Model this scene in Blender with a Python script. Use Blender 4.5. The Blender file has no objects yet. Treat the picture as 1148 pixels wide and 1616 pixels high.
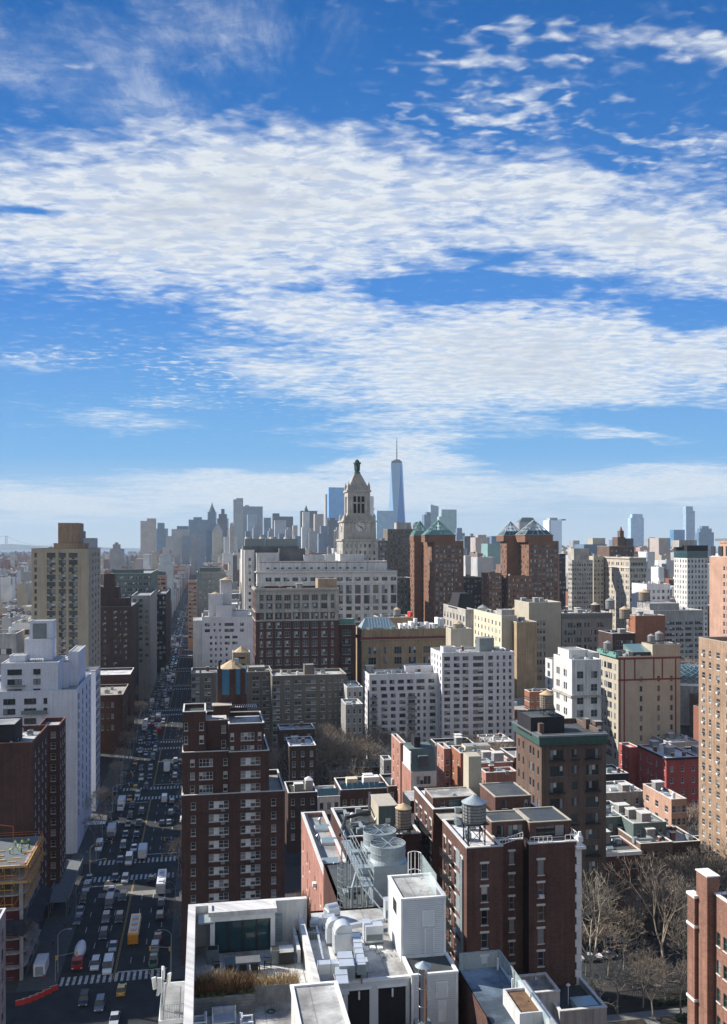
import bpy, math, random
from math import sin, cos, pi, radians as R
from mathutils import Vector, Matrix
random.seed(7)
SC = bpy.context.scene
COL = SC.collection
# ------------------------------------------------------------------ camera, sky, sun, exposure
EYE, FPX, CX, HY = 93.5, 1400.0, 574.0, 857.0      # eye height (m), focal length / centre column / horizon row of the 1148x1616 frame
TH = math.atan(252 / 1400)                           # street grid against the view axis
cT, sT = cos(TH), sin(TH)
cam = bpy.data.objects.new('camera', bpy.data.cameras.new('camera'))
COL.objects.link(cam); SC.camera = cam
cam.location = (0, 0, EYE); cam.rotation_euler = (R(90), 0, 0)
cam.data.sensor_width = 36; cam.data.sensor_fit = 'AUTO'
cam.data.lens = 36 * FPX / 1616
cam.data.shift_y = (HY - 808) / 1616
cam.data.clip_start = 0.5; cam.data.clip_end = 60000
SUN_AZ, SUN_EL = 70.0, 34.0                           # degrees left of the view axis, height
SC.view_settings.view_transform = 'Standard'; SC.view_settings.look = 'None'
SC.view_settings.gamma = 1; SC.view_settings.exposure = 0.72
SC.cycles.volume_bounces = 0
SC.cycles.max_bounces = 6; SC.cycles.diffuse_bounces = 2; SC.cycles.glossy_bounces = 2
SC.cycles.transmission_bounces = 3; SC.cycles.transparent_max_bounces = 8
SC.cycles.use_adaptive_sampling = True
sd = Vector((-sin(R(SUN_AZ)) * cos(R(SUN_EL)), cos(R(SUN_AZ)) * cos(R(SUN_EL)), sin(R(SUN_EL))))
sun = bpy.data.objects.new('sun', bpy.data.lights.new('sun', 'SUN'))
COL.objects.link(sun)
sun.data.energy = 5.0; sun.data.angle = R(0.55); sun.data.color = (1.0, 0.94, 0.85)
sun.rotation_euler = sd.to_track_quat('Z', 'Y').to_euler()
class NG:
 def __init__(s, nt): s.nt = nt; s.N = nt.nodes; s.L = nt.links
 def n(s, t, **kw):
  x = s.N.new(t)
  for k, v in kw.items(): setattr(x, k, v)
  return x
 def put(s, sock, v):
  if isinstance(v, bpy.types.NodeSocket): s.L.new(v, sock)
  elif v is not None:
   if sock.type == 'RGBA' and len(v) == 3: v = (*v, 1)
   sock.default_value = v
 def m(s, op, a, b=None, c=None, clamp=False):
  x = s.n('ShaderNodeMath', operation=op, use_clamp=clamp)
  for i, v in enumerate((a, b, c)):
   if v is not None: s.put(x.inputs[i], v)
  return x.outputs[0]
 def v(s, op, a, b=None, c=None):
  x = s.n('ShaderNodeVectorMath', operation=op)
  for i, q in enumerate((a, b, c)):
   if q is not None: s.put(x.inputs[i], q)
  return x.outputs['Value'] if op in ('LENGTH', 'DOT_PRODUCT') else x.outputs[0]
 def xyz(s, a, b=0.0, c=0.0):
  x = s.n('ShaderNodeCombineXYZ')
  for i, q in enumerate((a, b, c)): s.put(x.inputs[i], q)
  return x.outputs[0]
 def sep(s, a):
  x = s.n('ShaderNodeSeparateXYZ'); s.put(x.inputs[0], a); return x.outputs
 def noise(s, vec, scale, detail=3, rough=.5, dist=0.0, out=0):
  x = s.n('ShaderNodeTexNoise'); s.put(x.inputs['Vector'], vec)
  x.inputs['Scale'].default_value = scale; x.inputs['Detail'].default_value = detail
  x.inputs['Roughness'].default_value = rough; x.inputs['Distortion'].default_value = dist
  return x.outputs[out]
 def mr(s, v, a, b, c=0.0, d=1.0, smooth=False):
  x = s.n('ShaderNodeMapRange', interpolation_type='SMOOTHSTEP' if smooth else 'LINEAR')
  s.put(x.inputs[0], v)
  for i, q in enumerate((a, b, c, d)): s.put(x.inputs[i + 1], q)
  return x.outputs[0]
 def mix(s, f, a, b, mode='MIX'):
  x = s.n('ShaderNodeMix', data_type='RGBA', blend_type=mode)
  s.put(x.inputs[0], f); s.put(x.inputs[6], a); s.put(x.inputs[7], b)
  return x.outputs[2]
def world():
 w = bpy.data.worlds.new("World"); SC.world = w; w.use_nodes = True
 g = NG(w.node_tree); bg = w.node_tree.nodes['Background']
 sky = g.n('ShaderNodeTexSky', sky_type='NISHITA', sun_disc=False)
 sky.sun_elevation = R(SUN_EL); sky.sun_rotation = R(-SUN_AZ); sky.altitude = 100
 sky.air_density = 1.0; sky.dust_density = 0.4; sky.ozone_density = 2.5
 d = g.n('ShaderNodeTexCoord').outputs['Generated']
 X, Y, Z = g.sep(d)
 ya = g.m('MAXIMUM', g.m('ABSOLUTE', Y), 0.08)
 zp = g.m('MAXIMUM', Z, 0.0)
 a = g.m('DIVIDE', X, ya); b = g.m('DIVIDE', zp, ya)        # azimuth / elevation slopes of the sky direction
 # wind-drawn cloud sheet: plane projection gives the true perspective of the cloud deck
 iz = g.m('DIVIDE', 1.0, g.m('ADD', zp, 0.05))
 q = g.xyz(g.m('MULTIPLY', X, iz), g.m('MULTIPLY', Y, iz), 0.0)
 wob = g.v('SCALE', g.v('SUBTRACT', g.noise(q, 1.1, 4, .6, out=1), (.5, .5, .5))); wob.node.inputs['Scale'].default_value = 1.0
 U = 1 / 1400.0
 ab = g.xyz(a, b, 0.0)
 wv = g.v('MULTIPLY', wob, (240 * U, 62 * U, 0))
 ab = g.v('ADD', ab, wv)
 ax, ay, _ = g.sep(ab)
 sh = {}
 def sheared(k):
  if k not in sh: sh[k] = g.xyz(ax, g.m('MULTIPLY_ADD', ax, k, ay), 0.0)
  return sh[k]
 def blob(x, y, rx, ry, k=0.0, amp=1.0):
  cx_, cy_ = (x - CX) * U, (HY - y) * U
  cy_ += k * cx_
  p = g.v('MULTIPLY_ADD', sheared(k), (1 / (rx * U), 1 / (ry * U), 0), (-cx_ / (rx * U), -cy_ / (ry * U), 0))
  return g.m('MULTIPLY', g.m('SUBTRACT', 1.0, g.v('LENGTH', p), clamp=True), amp)
 def union(bl):
  r = bl[0]
  for x in bl[1:]: r = g.m('SMOOTH_MAX', r, x, 0.15)
  return r
 dens = union([blob(*x) for x in [
  (330, 330, 660, 180, 0, 1.9), (980, 360, 420, 120, 0, 1.6), (640, 385, 300, 60, .1, 1.1), (60, 370, 420, 95, 0, 1.3), (800, 300, 560, 95, 0, 1.4), (1130, 400, 260, 150, 0, 1.3),
  (500, 500, 330, 110, .22, 1.3), (820, 570, 500, 145, 0, 1.9), (620, 732, 280, 48, 0, 1.5), (480, 600, 260, 70, .22, 1.1), (1100, 560, 330, 120, 0, 1.4),
  (700, 660, 330, 50, 0, 1.1), (640, 705, 330, 40, 0, 1.2), (960, 685, 260, 22, 0, .9), (170, 660, 230, 30, .12, .8),
  (60, 565, 190, 34, 0, .62), (260, 632, 150, 20, .1, .55), (1060, 765, 460, 60, 0, 1.35), (500, 778, 660, 62, 0, 1.4), (60, 795, 420, 50, .05, 1.2),
  (700, 100, 130, 14, 0, 1.0), (980, 55, 160, 34, 0, .8), (1110, 70, 110, 50, 0, 1.0), (1090, 235, 190, 60, 0, .62),
  ]])
 cir = union([blob(*x) for x in [(60, 90, 360, 170, 0, 1.0), (330, 40, 330, 130, 0, .95), (200, 165, 200, 90, 0, 1.1), (20, 120, 140, 26, 0, 1.5)]])
 hole = union([blob(*x) for x in [
  (725, 458, 190, 34, 0, 1.35), (80, 328, 150, 16, 0, .8), (850, 395, 150, 26, 0, .6), (1110, 490, 120, 34, 0, 1.1),
  (1060, 660, 240, 26, 0, 1.2), (880, 715, 230, 32, 0, 1.4), (310, 715, 340, 34, 0, 1.5), (980, 255, 110, 22, 0, .8)]])
 n1 = g.noise(g.v('MULTIPLY', q, (1.0, 1.5, 1)), 2.2, 6, .62, .3)
 n2 = g.noise(g.v('MULTIPLY', q, (1.0, 1.25, 1)), 8.5, 3, .55, .5)
 n3 = g.noise(g.v('MULTIPLY', ab, (3.0, 14, 1)), 3.5, 5, .6, .6)
 far = g.mr(b, 0.03, 0.26)
 t = g.m('SUBTRACT', dens, g.m('MULTIPLY', hole, 1.25))
 t = g.m('ADD', t, g.m('MULTIPLY', g.m('SUBTRACT', n1, .5), 1.2))
 t = g.m('ADD', t, g.m('MULTIPLY', g.m('SUBTRACT', n2, .5), g.m('MULTIPLY_ADD', far, 1.15, .25)))
 t = g.m('ADD', t, g.m('MULTIPLY', g.m('SUBTRACT', n3, .5), .7)); t = g.m('ADD', t, g.m('MULTIPLY', g.m('SUBTRACT', g.noise(g.v('MULTIPLY', q, (1, 1.4, 1)), 15.0, 2, .5, .3), .5), g.m('MULTIPLY_ADD', far, .75, .1)))
 cl = g.mr(t, .10, 1.05, 0, 1, True)
 wv2 = g.noise(g.v('MULTIPLY', g.v('ADD', q, g.v('MULTIPLY', wob, (.25, .25, 0))), (1.0, .45, 1)), 4.2, 8, .7, .35)
 pf = union([blob(*x) for x in [(790, 175, 240, 75, 0, 1.0), (770, 100, 230, 34, 0, 1.0), (900, 50, 260, 40, 0, 1.0), (1110, 70, 110, 45, 0, 1.3), (1090, 235, 200, 70, 0, .9), (330, 590, 260, 60, .22, .7), (60, 560, 170, 30, 0, .8), (270, 632, 130, 18, .1, .8), (900, 290, 330, 50, 0, .8)]])
 n5 = g.noise(g.v('MULTIPLY', g.v('ADD', q, g.v('MULTIPLY', wob, (.12, .12, 0))), (1.0, 1.3, 1)), 17.0, 2.5, .5, .2)
 puff = g.m('MULTIPLY', g.m('MULTIPLY', g.mr(g.m('ADD', g.m('MULTIPLY', pf, .75), g.m('MULTIPLY', g.m('SUBTRACT', n5, .5), 3.6)), .2, 1.35, 0, 1, True), g.mr(pf, 0, .35)), .9)
 cl2 = g.m('MULTIPLY', g.mr(g.m('ADD', g.m('MULTIPLY', cir, .55), g.m('MULTIPLY', g.m('SUBTRACT', wv2, .5), 1.9)), .12, 1.0, 0, 1, True), g.mr(cir, 0, .4, 0, .62))
 cl = g.m('MAXIMUM', g.m('MULTIPLY', cl, .97), g.m('MAXIMUM', cl2, puff))
 rip = g.noise(g.v('MULTIPLY', g.v('ADD', q, g.v('MULTIPLY', wob, (.15, .15, 0))), (1.0, 1.7, 1)), 12.0, 4, .62, .3)
 thin = g.m('MULTIPLY', g.mr(rip, .40, .60, 1, 0, True), g.mr(t, .5, 2.0, .50, .10))
 cl = g.m('MULTIPLY', cl, g.m('SUBTRACT', 1.0, thin))
 core = g.mr(t, .55, 1.9, 0, 1, True)
 n4 = g.noise(g.v('MULTIPLY', q, (1, 1.3, 1)), 7.0, 5, .62, .3)
 sh1 = g.mr(n4, .3, .72, 0, 1)
 white = g.mix(g.m('MULTIPLY', core, g.m('MULTIPLY_ADD', sh1, -.75, .95, clamp=True)), (7.8, 8.2, 8.5), (5.2, 5.6, 6.2))
 grad = g.mix(g.mr(b, .27, .60), (.50, 2.35, 6.4), (.06, 1.15, 4.0)); grad = g.mix(g.mr(b, .10, .27), (1.45, 4.0, 7.3), grad); grad = g.mix(g.mr(b, 0, .10), (5.6, 6.6, 7.2), grad)
 pale = g.mix(.05, grad, g.mix(1.0, sky.outputs[0], (.4, .9, 1.5), 'MULTIPLY'))
 col = g.mix(cl, pale, white)
 col = g.mix(g.mr(Y, -.05, -.5, 0, .85), col, g.mix(g.mr(n1, .35, .65), (3.2, 3.8, 4.4), (5.4, 5.6, 5.8)))   # unseen broken cloud added to the sky behind the camera as fill light
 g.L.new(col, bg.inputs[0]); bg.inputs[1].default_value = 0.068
world()
# ------------------------------------------------------------------ materials
MATS = {}
def principled(name, rough=.7, spec=.3, metal=0.0):
 m = bpy.data.materials.new(name); m.use_nodes = True
 g = NG(m.node_tree); b = m.node_tree.nodes['Principled BSDF']
 b.inputs['Roughness'].default_value = rough; b.inputs['Specular IOR Level'].default_value = spec; b.inputs['Metallic'].default_value = metal
 MATS[name] = m
 return m, g, b
def wallmat(name, col, brick=0.0, var=.22, streak=.25, rough=.85, bs=1.0):
 """masonry: mottled, rain-streaked colour with an optional brick bond"""
 m, g, b = principled(name, rough, .25)
 o = g.n('ShaderNodeTexCoord').outputs['Object']
 x, y, z = g.sep(o)
 p = g.xyz(g.m('ADD', x, y), z, 0.0)
 n = g.noise(p, .16, 6, .66); var = var * 1.6; n = g.mr(n, .3, .7, 1 - var, 1 + var * .7)
 st = g.noise(g.v('MULTIPLY', p, (1.6, .07, 1)), 1.0, 4, .6); st = g.mr(st, .35, .7, 1.0, 1 - streak * 1.5)
 c = g.mix(1.0, col, g.xyz(n, n, n), 'MULTIPLY'); c = g.mix(1.0, c, g.xyz(st, st, st), 'MULTIPLY')
 cn = g.noise(p, 1.7, 3, .7); c = g.mix(1.0, c, g.xyz(g.mr(cn, .3, .7, .9, 1.1), g.mr(cn, .3, .7, .93, 1.05), 1.0), 'MULTIPLY')
 if brick:
  br = g.n('ShaderNodeTexBrick'); g.put(br.inputs['Vector'], p)
  br.inputs['Scale'].default_value = 1; br.inputs['Brick Width'].default_value = .42 * bs; br.inputs['Row Height'].default_value = .15 * bs
  br.inputs['Mortar Size'].default_value = .018 * bs; br.inputs['Color1'].default_value = (1.18, 1.12, 1.1, 1)
  br.inputs['Color2'].default_value = (.72, .74, .78, 1); br.inputs['Mortar'].default_value = (1.15, 1.25, 1.3, 1); br.inputs['Bias'].default_value = -.1
  c = g.mix(brick, c, g.mix(1.0, c, br.outputs[0], 'MULTIPLY'))
  bp = g.n('ShaderNodeBump'); bp.inputs['Strength'].default_value = .25; bp.inputs['Distance'].default_value = .02
  g.L.new(br.outputs[1], bp.inputs['Height']); bp.invert = True; g.L.new(bp.outputs[0], b.inputs['Normal'])
 g.L.new(c, b.inputs['Base Color'])
 return m
def plain(name, col, rough=.6, metal=0.0, var=.12, sc=1.5, spec=.4):
 m, g, b = principled(name, rough, spec, metal)
 o = g.n('ShaderNodeTexCoord').outputs['Object']
 n = g.mr(g.noise(o, sc, 4, .6), .3, .7, 1 - var, 1 + var)
 g.L.new(g.mix(1.0, col, g.xyz(n, n, n), 'MULTIPLY'), b.inputs['Base Color'])
 return m
def roofmat(name, col, dirt_or_sheen, wet=.5):
 m, g, b = principled(name, .7, .4)
 o = g.n('ShaderNodeTexCoord').outputs['Object']
 x, y, z = g.sep(o)
 n = g.noise(o, .16, 6, .65, .4); n2 = g.noise(o, 1.3, 4, .7)
 c = g.mix(g.mr(n, .42, .60, 0, 1), col, dirt_or_sheen); c = g.mix(g.mr(g.noise(o, .7, 5, .75, 1.2), .56, .66, 0, .55), c, tuple(v * .45 for v in dirt_or_sheen))
 seam = g.m('LESS_THAN', g.m('FRACT', g.m('MULTIPLY', x, .42)), .035)
 c = g.mix(g.m('MULTIPLY', seam, .35), c, (.05, .05, .05))
 k = g.mr(n2, .3, .7, .8, 1.15); c = g.mix(1.0, c, g.xyz(k, k, k), 'MULTIPLY')
 g.L.new(c, b.inputs['Base Color'])
 g.L.new(g.mr(n, .45, .6, .85, 1 - wet), b.inputs['Roughness'])
 return m
def glassmat(name, lo, hi, rough=.06, spec=.6, metal=0.0):
 m, g, b = principled(name, rough, spec, metal)
 r = g.n('ShaderNodeObjectInfo').outputs['Random']
 g.L.new(g.mix(r, lo, hi), b.inputs['Base Color'])
 return m
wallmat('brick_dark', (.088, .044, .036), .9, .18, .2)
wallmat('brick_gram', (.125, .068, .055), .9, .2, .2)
wallmat('brick_red', (.20, .085, .065), .8)
wallmat('brick_pink', (.42, .215, .165), .8, .15)
wallmat('brick_orange', (.31, .13, .075), .5, .12, .15, bs=2)
wallmat('brick_brown', (.15, .10, .078), .9, .15)
wallmat('brick_brownlight', (.36, .25, .17), .9, .15)
wallmat('brick_tan', (.40, .30, .19), .6, .15)
wallmat('brick_greyb', (.17, .15, .125), .7, .12, .2)
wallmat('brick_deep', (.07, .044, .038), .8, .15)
wallmat('brick_salmon', (.48, .30, .22), .6, .12, .15)
wallmat('red_paint', (.42, .085, .075), 0, .12, .15)
wallmat('red_trim', (.20, .045, .045), 0, .1, .1)
wallmat('white_brick', (.68, .71, .77), .25, .06, .12)
wallmat('white_grey', (.68, .68, .70), .25, .08, .14)
wallmat('white_stone', (.70, .69, .66), 0, .10, .25)
wallmat('cream', (.68, .62, .47), 0, .08, .2)
wallmat('tan_stucco', (.46, .42, .33), 0, .08, .12)
wallmat('tan_tower', (.44, .38, .285), .3, .07, .12)
wallmat('limestone', (.50, .475, .425), 0, .16, .35)
wallmat('grey_stone', (.34, .33, .30), 0, .1, .25)
wallmat('grey_dark', (.16, .16, .165), 0, .15, .2)
wallmat('concrete', (.44, .43, .41), 0, .15, .3)
wallmat('stucco_grey', (.30, .30, .29), 0, .12, .2)
wallmat('green_grey', (.12, .16, .155), 0, .1, .15)
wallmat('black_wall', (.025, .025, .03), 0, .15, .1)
roofmat('roof_white', (.72, .72, .72), (.42, .42, .41), .3)
roofmat('roof_grey', (.36, .36, .355), (.22, .22, .215), .5)
roofmat('roof_dark', (.075, .085, .085), (.045, .05, .052), .6)
roofmat('roof_tan', (.40, .38, .33), (.26, .24, .21), .4)
roofmat('roof_pale', (.52, .52, .50), (.22, .21, .195), .4)
plain('coping', (.60, .59, .56), .7)
plain('coping_dark', (.16, .15, .14), .7)
plain('coping_tan', (.42, .38, .31), .7)
plain('trim_white', (.74, .74, .73), .6)
plain('frame_white', (.62, .63, .63), .5)
plain('frame_grey', (.30, .31, .32), .5)
plain('frame_dark', (.03, .032, .035), .5)
plain('frame_green', (.03, .13, .10), .5)
plain('blind', (.50, .49, .46), .5)
plain('blind_grey', (.22, .235, .25), .35)
plain('steel', (.42, .44, .46), .35, .8, .15, 3)
plain('galv', (.33, .38, .40), .5, .35, .15, 1.2)
plain('galv_dark', (.20, .23, .24), .5, .4, .15, 1.2)
plain('chrome', (.72, .72, .72), .12, 1.0, .1, 1)
plain('iron', (.022, .022, .024), .6)
plain('ac_white', (.66, .66, .65), .5)
plain('wood_tank', (.30, .25, .20), .85, 0, .25, 3)
plain('wood_cone', (.50, .37, .22), .8, 0, .2, 2)
plain('grey_tank', (.30, .31, .31), .6, .2, .2, 2)
plain('copper', (.14, .30, .26), .7, 0, .2, 1.0)
plain('copper_dark', (.035, .085, .075), .7, 0, .25, 1.0)
plain('blue_panel', (.04, .16, .27), .5)
plain('rubber', (.02, .02, .02), .8)
plain('yellow', (.72, .36, .04), .6)
plain('orange', (.75, .20, .04), .6)
plain('safety_red', (.50, .03, .02), .5)
plain('hivis', (.50, .75, .22), .6)
plain('skin', (.45, .28, .2), .6)
plain('denim', (.04, .05, .09), .8)
plain('jacket', (.05, .05, .055), .8)
plain('bark', (.27, .22, .17), .9, 0, .3, 2)
plain('bark_dark', (.17, .145, .12), .9, 0, .3, 2)
plain('bark_pale', (.42, .37, .28), .9, 0, .35, 2)
plain('asphalt', (.034, .038, .041), .9, 0, .28, .25, .2)
plain('sidewalk', (.075, .077, .077), .85, 0, .2, .5)
plain('paint_white', (.45, .45, .43), .7, 0, .6, 1.2)
plain('paint_yellow', (.42, .28, .08), .7, 0, .3, 1.5)
plain('earth', (.035, .03, .022), .95, 0, .35, .3)
plain('lawn', (.05, .048, .026), .95, 0, .3, .3)
plain('hedge', (.02, .028, .015), .95, 0, .4, 2)
plain('path_grey', (.20, .195, .18), .9, 0, .15, 1)
plain('gravel_city', (.045, .043, .04), .95, 0, .3, .02)
plain('water', (.10, .16, .22), .35, 0, .05, .001)
plain('hill', (.07, .09, .10), .95, 0, .2, .002)
plain('hill_low', (.12, .115, .10), .95, 0, .35, .01)
glassmat('glass', (.012, .016, .02), (.055, .07, .085))
glassmat('glass_teal', (.02, .055, .065), (.03, .075, .085), .05, .8)
glassmat('glass_blue', (.06, .20, .50), (.07, .22, .54), .2, .6)
glassmat('glass_pale', (.26, .42, .60), (.30, .45, .62), .2, .6)
glassmat('glass_green', (.14, .22, .21), (.16, .24, .23), .15, .8)
glassmat('skylight', (.30, .40, .42), (.38, .48, .50), .1, .8)
def clearglass(name, col=(.75, .9, .9), a=.25):
 m, g, b = principled(name, .03, .6)
 b.inputs['Base Color'].default_value = (*col, 1); b.inputs['Alpha'].default_value = a
 return m
clearglass('glass_rail')
wallmat('brick_zeck', (.21, .11, .068), .5, .12, .15, bs=2)
wallmat('brick_corner', (.27, .145, .105), .9, .15)
wallmat('cream_tower', (.50, .45, .37), 0, .1, .2)
def citymat(name, wu, wv, fu, fv, glassc=(.03, .04, .055), rough=.8, vband=False):
 """far facades: metre UVs cut window openings into the wall colour, roofs (facing up) get a membrane tone"""
 m, g, b = principled(name, rough, .3)
 uv = g.n('ShaderNodeUVMap').outputs[0]
 at = g.n('ShaderNodeAttribute'); at.attribute_name = 'Col'
 u, v, _ = g.sep(uv)
 U = g.m('DIVIDE', u, wu); V = g.m('DIVIDE', v, wv)
 mu = g.m('LESS_THAN', g.m('ABSOLUTE', g.m('SUBTRACT', g.m('FRACT', U), .5)), fu * .5)
 mv = g.m('LESS_THAN', g.m('ABSOLUTE', g.m('SUBTRACT', g.m('FRACT', V), .5)), fv * .5)
 w = g.m('MULTIPLY', mu, mv)
 nz = g.sep(g.n('ShaderNodeNewGeometry').outputs['Normal'])[2]
 wall = g.m('LESS_THAN', nz, .3)
 w = g.m('MULTIPLY', w, wall)
 wn = g.n('ShaderNodeTexWhiteNoise'); wn.noise_dimensions = '2D'
 g.L.new(g.xyz(g.m('FLOOR', U), g.m('FLOOR', V), 0.0), wn.inputs['Vector'])
 k = wn.outputs['Value']
 gc = g.mix(g.m('GREATER_THAN', k, .8), glassc, tuple(min(1, c * 5 + .08) for c in glassc))
 n = g.mr(g.noise(g.n('ShaderNodeNewGeometry').outputs['Position'], .05, 4, .6), .3, .7, .82, 1.15)
 wc = g.mix(1.0, at.outputs['Color'], g.xyz(n, n, n), 'MULTIPLY')
 g.L.new(g.mix(w, wc, gc), b.inputs['Base Color'])
 g.L.new(g.m('MULTIPLY_ADD', w, -.6 * rough, rough), b.inputs['Roughness'])
 return m
citymat('city', 3.0, 3.3, .42, .52)
citymat('city_office', 7.0, 8.0, .62, .55)
citymat('city_band', 9.0, 8.0, 1.1, .45)
citymat('city_strip', 6.5, 90.0, .45, .9, (.05, .07, .09))
citymat('city_glass', 1.8, 4.0, .86, .8, (.12, .15, .19), .5)
# ------------------------------------------------------------------ mesh helpers
def setp(o, label=None, cat=None, group=None, kind=None):
 if label: o['label'] = label
 if cat: o['category'] = cat
 if group: o['group'] = group
 if kind: o['kind'] = kind
 return o
class MB:
 def __init__(s): s.v = []; s.f = []; s.m = []; s.sm = set()
 def quad(s, a, b, c, d, mi=0):
  n = len(s.v); s.v += [tuple(a), tuple(b), tuple(c), tuple(d)]; s.f.append((n, n + 1, n + 2, n + 3)); s.m.append(mi)
 def poly(s, pts, mi=0):
  n = len(s.v); s.v += [tuple(p) for p in pts]; s.f.append(tuple(range(n, n + len(pts)))); s.m.append(mi)
 def box(s, x0, y0, z0, x1, y1, z1, mi=0, skip=''):
  n = len(s.v)
  s.v += [(x0, y0, z0), (x1, y0, z0), (x1, y1, z0), (x0, y1, z0), (x0, y0, z1), (x1, y0, z1), (x1, y1, z1), (x0, y1, z1)]
  F = {'b': (0, 3, 2, 1), 't': (4, 5, 6, 7), 'n': (0, 1, 5, 4), 'e': (1, 2, 6, 5), 's': (2, 3, 7, 6), 'w': (3, 0, 4, 7)}
  for k, q in F.items():
   if k in skip: continue
   s.f.append(tuple(n + i for i in q)); s.m.append(mi)
  return s
 def cyl(s, cx, cy, z0, z1, r0, r1=None, n=16, mi=0, cap=True, cap2=None):
  r1 = r0 if r1 is None else r1
  b = len(s.v)
  for k in range(n):
   a = 2 * pi * k / n
   s.v.append((cx + r0 * cos(a), cy + r0 * sin(a), z0)); s.v.append((cx + r1 * cos(a), cy + r1 * sin(a), z1))
  for k in range(n):
   j = (k + 1) % n
   s.f.append((b + 2 * k, b + 2 * j, b + 2 * j + 1, b + 2 * k + 1)); s.m.append(mi)
  if cap:
   if r1 > 1e-4: s.f.append(tuple(b + 2 * k + 1 for k in range(n))); s.m.append(mi if cap2 is None else cap2)
   if r0 > 1e-4: s.f.append(tuple(b + 2 * k for k in reversed(range(n)))); s.m.append(mi)
  return s
 def tube(s, p, q, r, r2=None, n=5, mi=0):
  p = Vector(p); q = Vector(q); d = q - p
  if d.length < 1e-6: return s
  r2 = r if r2 is None else r2
  a = d.orthogonal().normalized(); c = d.normalized().cross(a)
  b = len(s.v)
  for k in range(n):
   t = 2 * pi * k / n; e = a * cos(t) + c * sin(t)
   s.v.append(tuple(p + e * r)); s.v.append(tuple(q + e * r2))
  for k in range(n):
   j = (k + 1) % n; s.f.append((b + 2 * k, b + 2 * j, b + 2 * j + 1, b + 2 * k + 1)); s.m.append(mi)
  s.f.append(tuple(b + 2 * k + 1 for k in range(n))); s.m.append(mi)
  s.f.append(tuple(b + 2 * k for k in reversed(range(n)))); s.m.append(mi)
  return s
 def add(s, o, loc=(0, 0, 0), rz=0.0, sc=1.0, mo=0):
  n = len(s.v); c, q = cos(rz), sin(rz)
  s.v += [(loc[0] + (x * c - y * q) * sc, loc[1] + (x * q + y * c) * sc, loc[2] + z * sc) for x, y, z in o.v]
  s.f += [tuple(n + i for i in f) for f in o.f]; s.m += [mo + i for i in o.m]
  return s
 def mesh(s, name, mats, smooth=False):
  me = bpy.data.meshes.new(name); me.from_pydata(s.v, [], s.f)
  for m in mats: me.materials.append(MATS[m] if isinstance(m, str) else m)
  if len(mats) > 1: me.polygons.foreach_set('material_index', s.m)
  if smooth: me.polygons.foreach_set('use_smooth', [True] * len(s.f))
  me.update(); return me
 def build(s, name, mats, parent=None, loc=(0, 0, 0), rz=0.0, smooth=False):
  return link(name, s.mesh(name, [mats] if isinstance(mats, str) else mats, smooth), parent, loc, rz)
def link(name, me, parent=None, loc=(0, 0, 0), rz=0.0, sc=None):
 o = bpy.data.objects.new(name, me); COL.objects.link(o)
 if parent: o.parent = parent
 o.location = loc; o.rotation_euler = (0, 0, rz)
 if sc: o.scale = (sc, sc, sc) if not isinstance(sc, tuple) else sc
 return o
def empty(name, loc=(0, 0, 0), rz=0.0, label=None, cat=None, group=None):
 o = link(name, None, None, loc, rz); o.empty_display_size = .5
 return setp(o, label, cat, group)
def copy_tree(o, loc, rz, parent=None, sc=None):
 c = o.copy(); COL.objects.link(c)
 c.parent = parent
 c.location = loc; c.rotation_euler = (0, 0, rz)
 if sc: c.scale = (sc, sc, sc)
 def kids(src, dst):
  for ch in src.children:
   k = ch.copy(); COL.objects.link(k); k.parent = dst; kids(ch, k)
 kids(o, c)
 return c
# pixel of the photograph -> world
def at(px, py, D): return Vector(((px - CX) / FPX * D, D, EYE - (py - HY) / FPX * D))
def ground(px, py):
 D = FPX * EYE / (py - HY); return Vector(((px - CX) / FPX * D, D, 0))
AV0 = Vector((-53.3, 188.4, 0)); Vv = Vector((cT, sT, 0)); Uu = Vector((-sT, cT, 0))
def av(t, k, z=0.0):                                  # avenue coordinates: t across (right +), k along (away +)
 p = AV0 + Vv * t + Uu * k; p.z = z; return p
def tk(p):
 d = Vector((p[0], p[1], 0)) - AV0; return d.dot(Vv), d.dot(Uu)
def solve_v(P, px):                                   # distance along v from P until it shows at column px
 m = (px - CX) / FPX; return (m * P.y - P.x) / (cT - m * sT)
def solve_u(P, px):
 m = (px - CX) / FPX; return (P.x - m * P.y) / (m * cT + sT)
FOOT = []                                             # footprints of everything built by hand (t0,t1,k0,k1)
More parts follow.
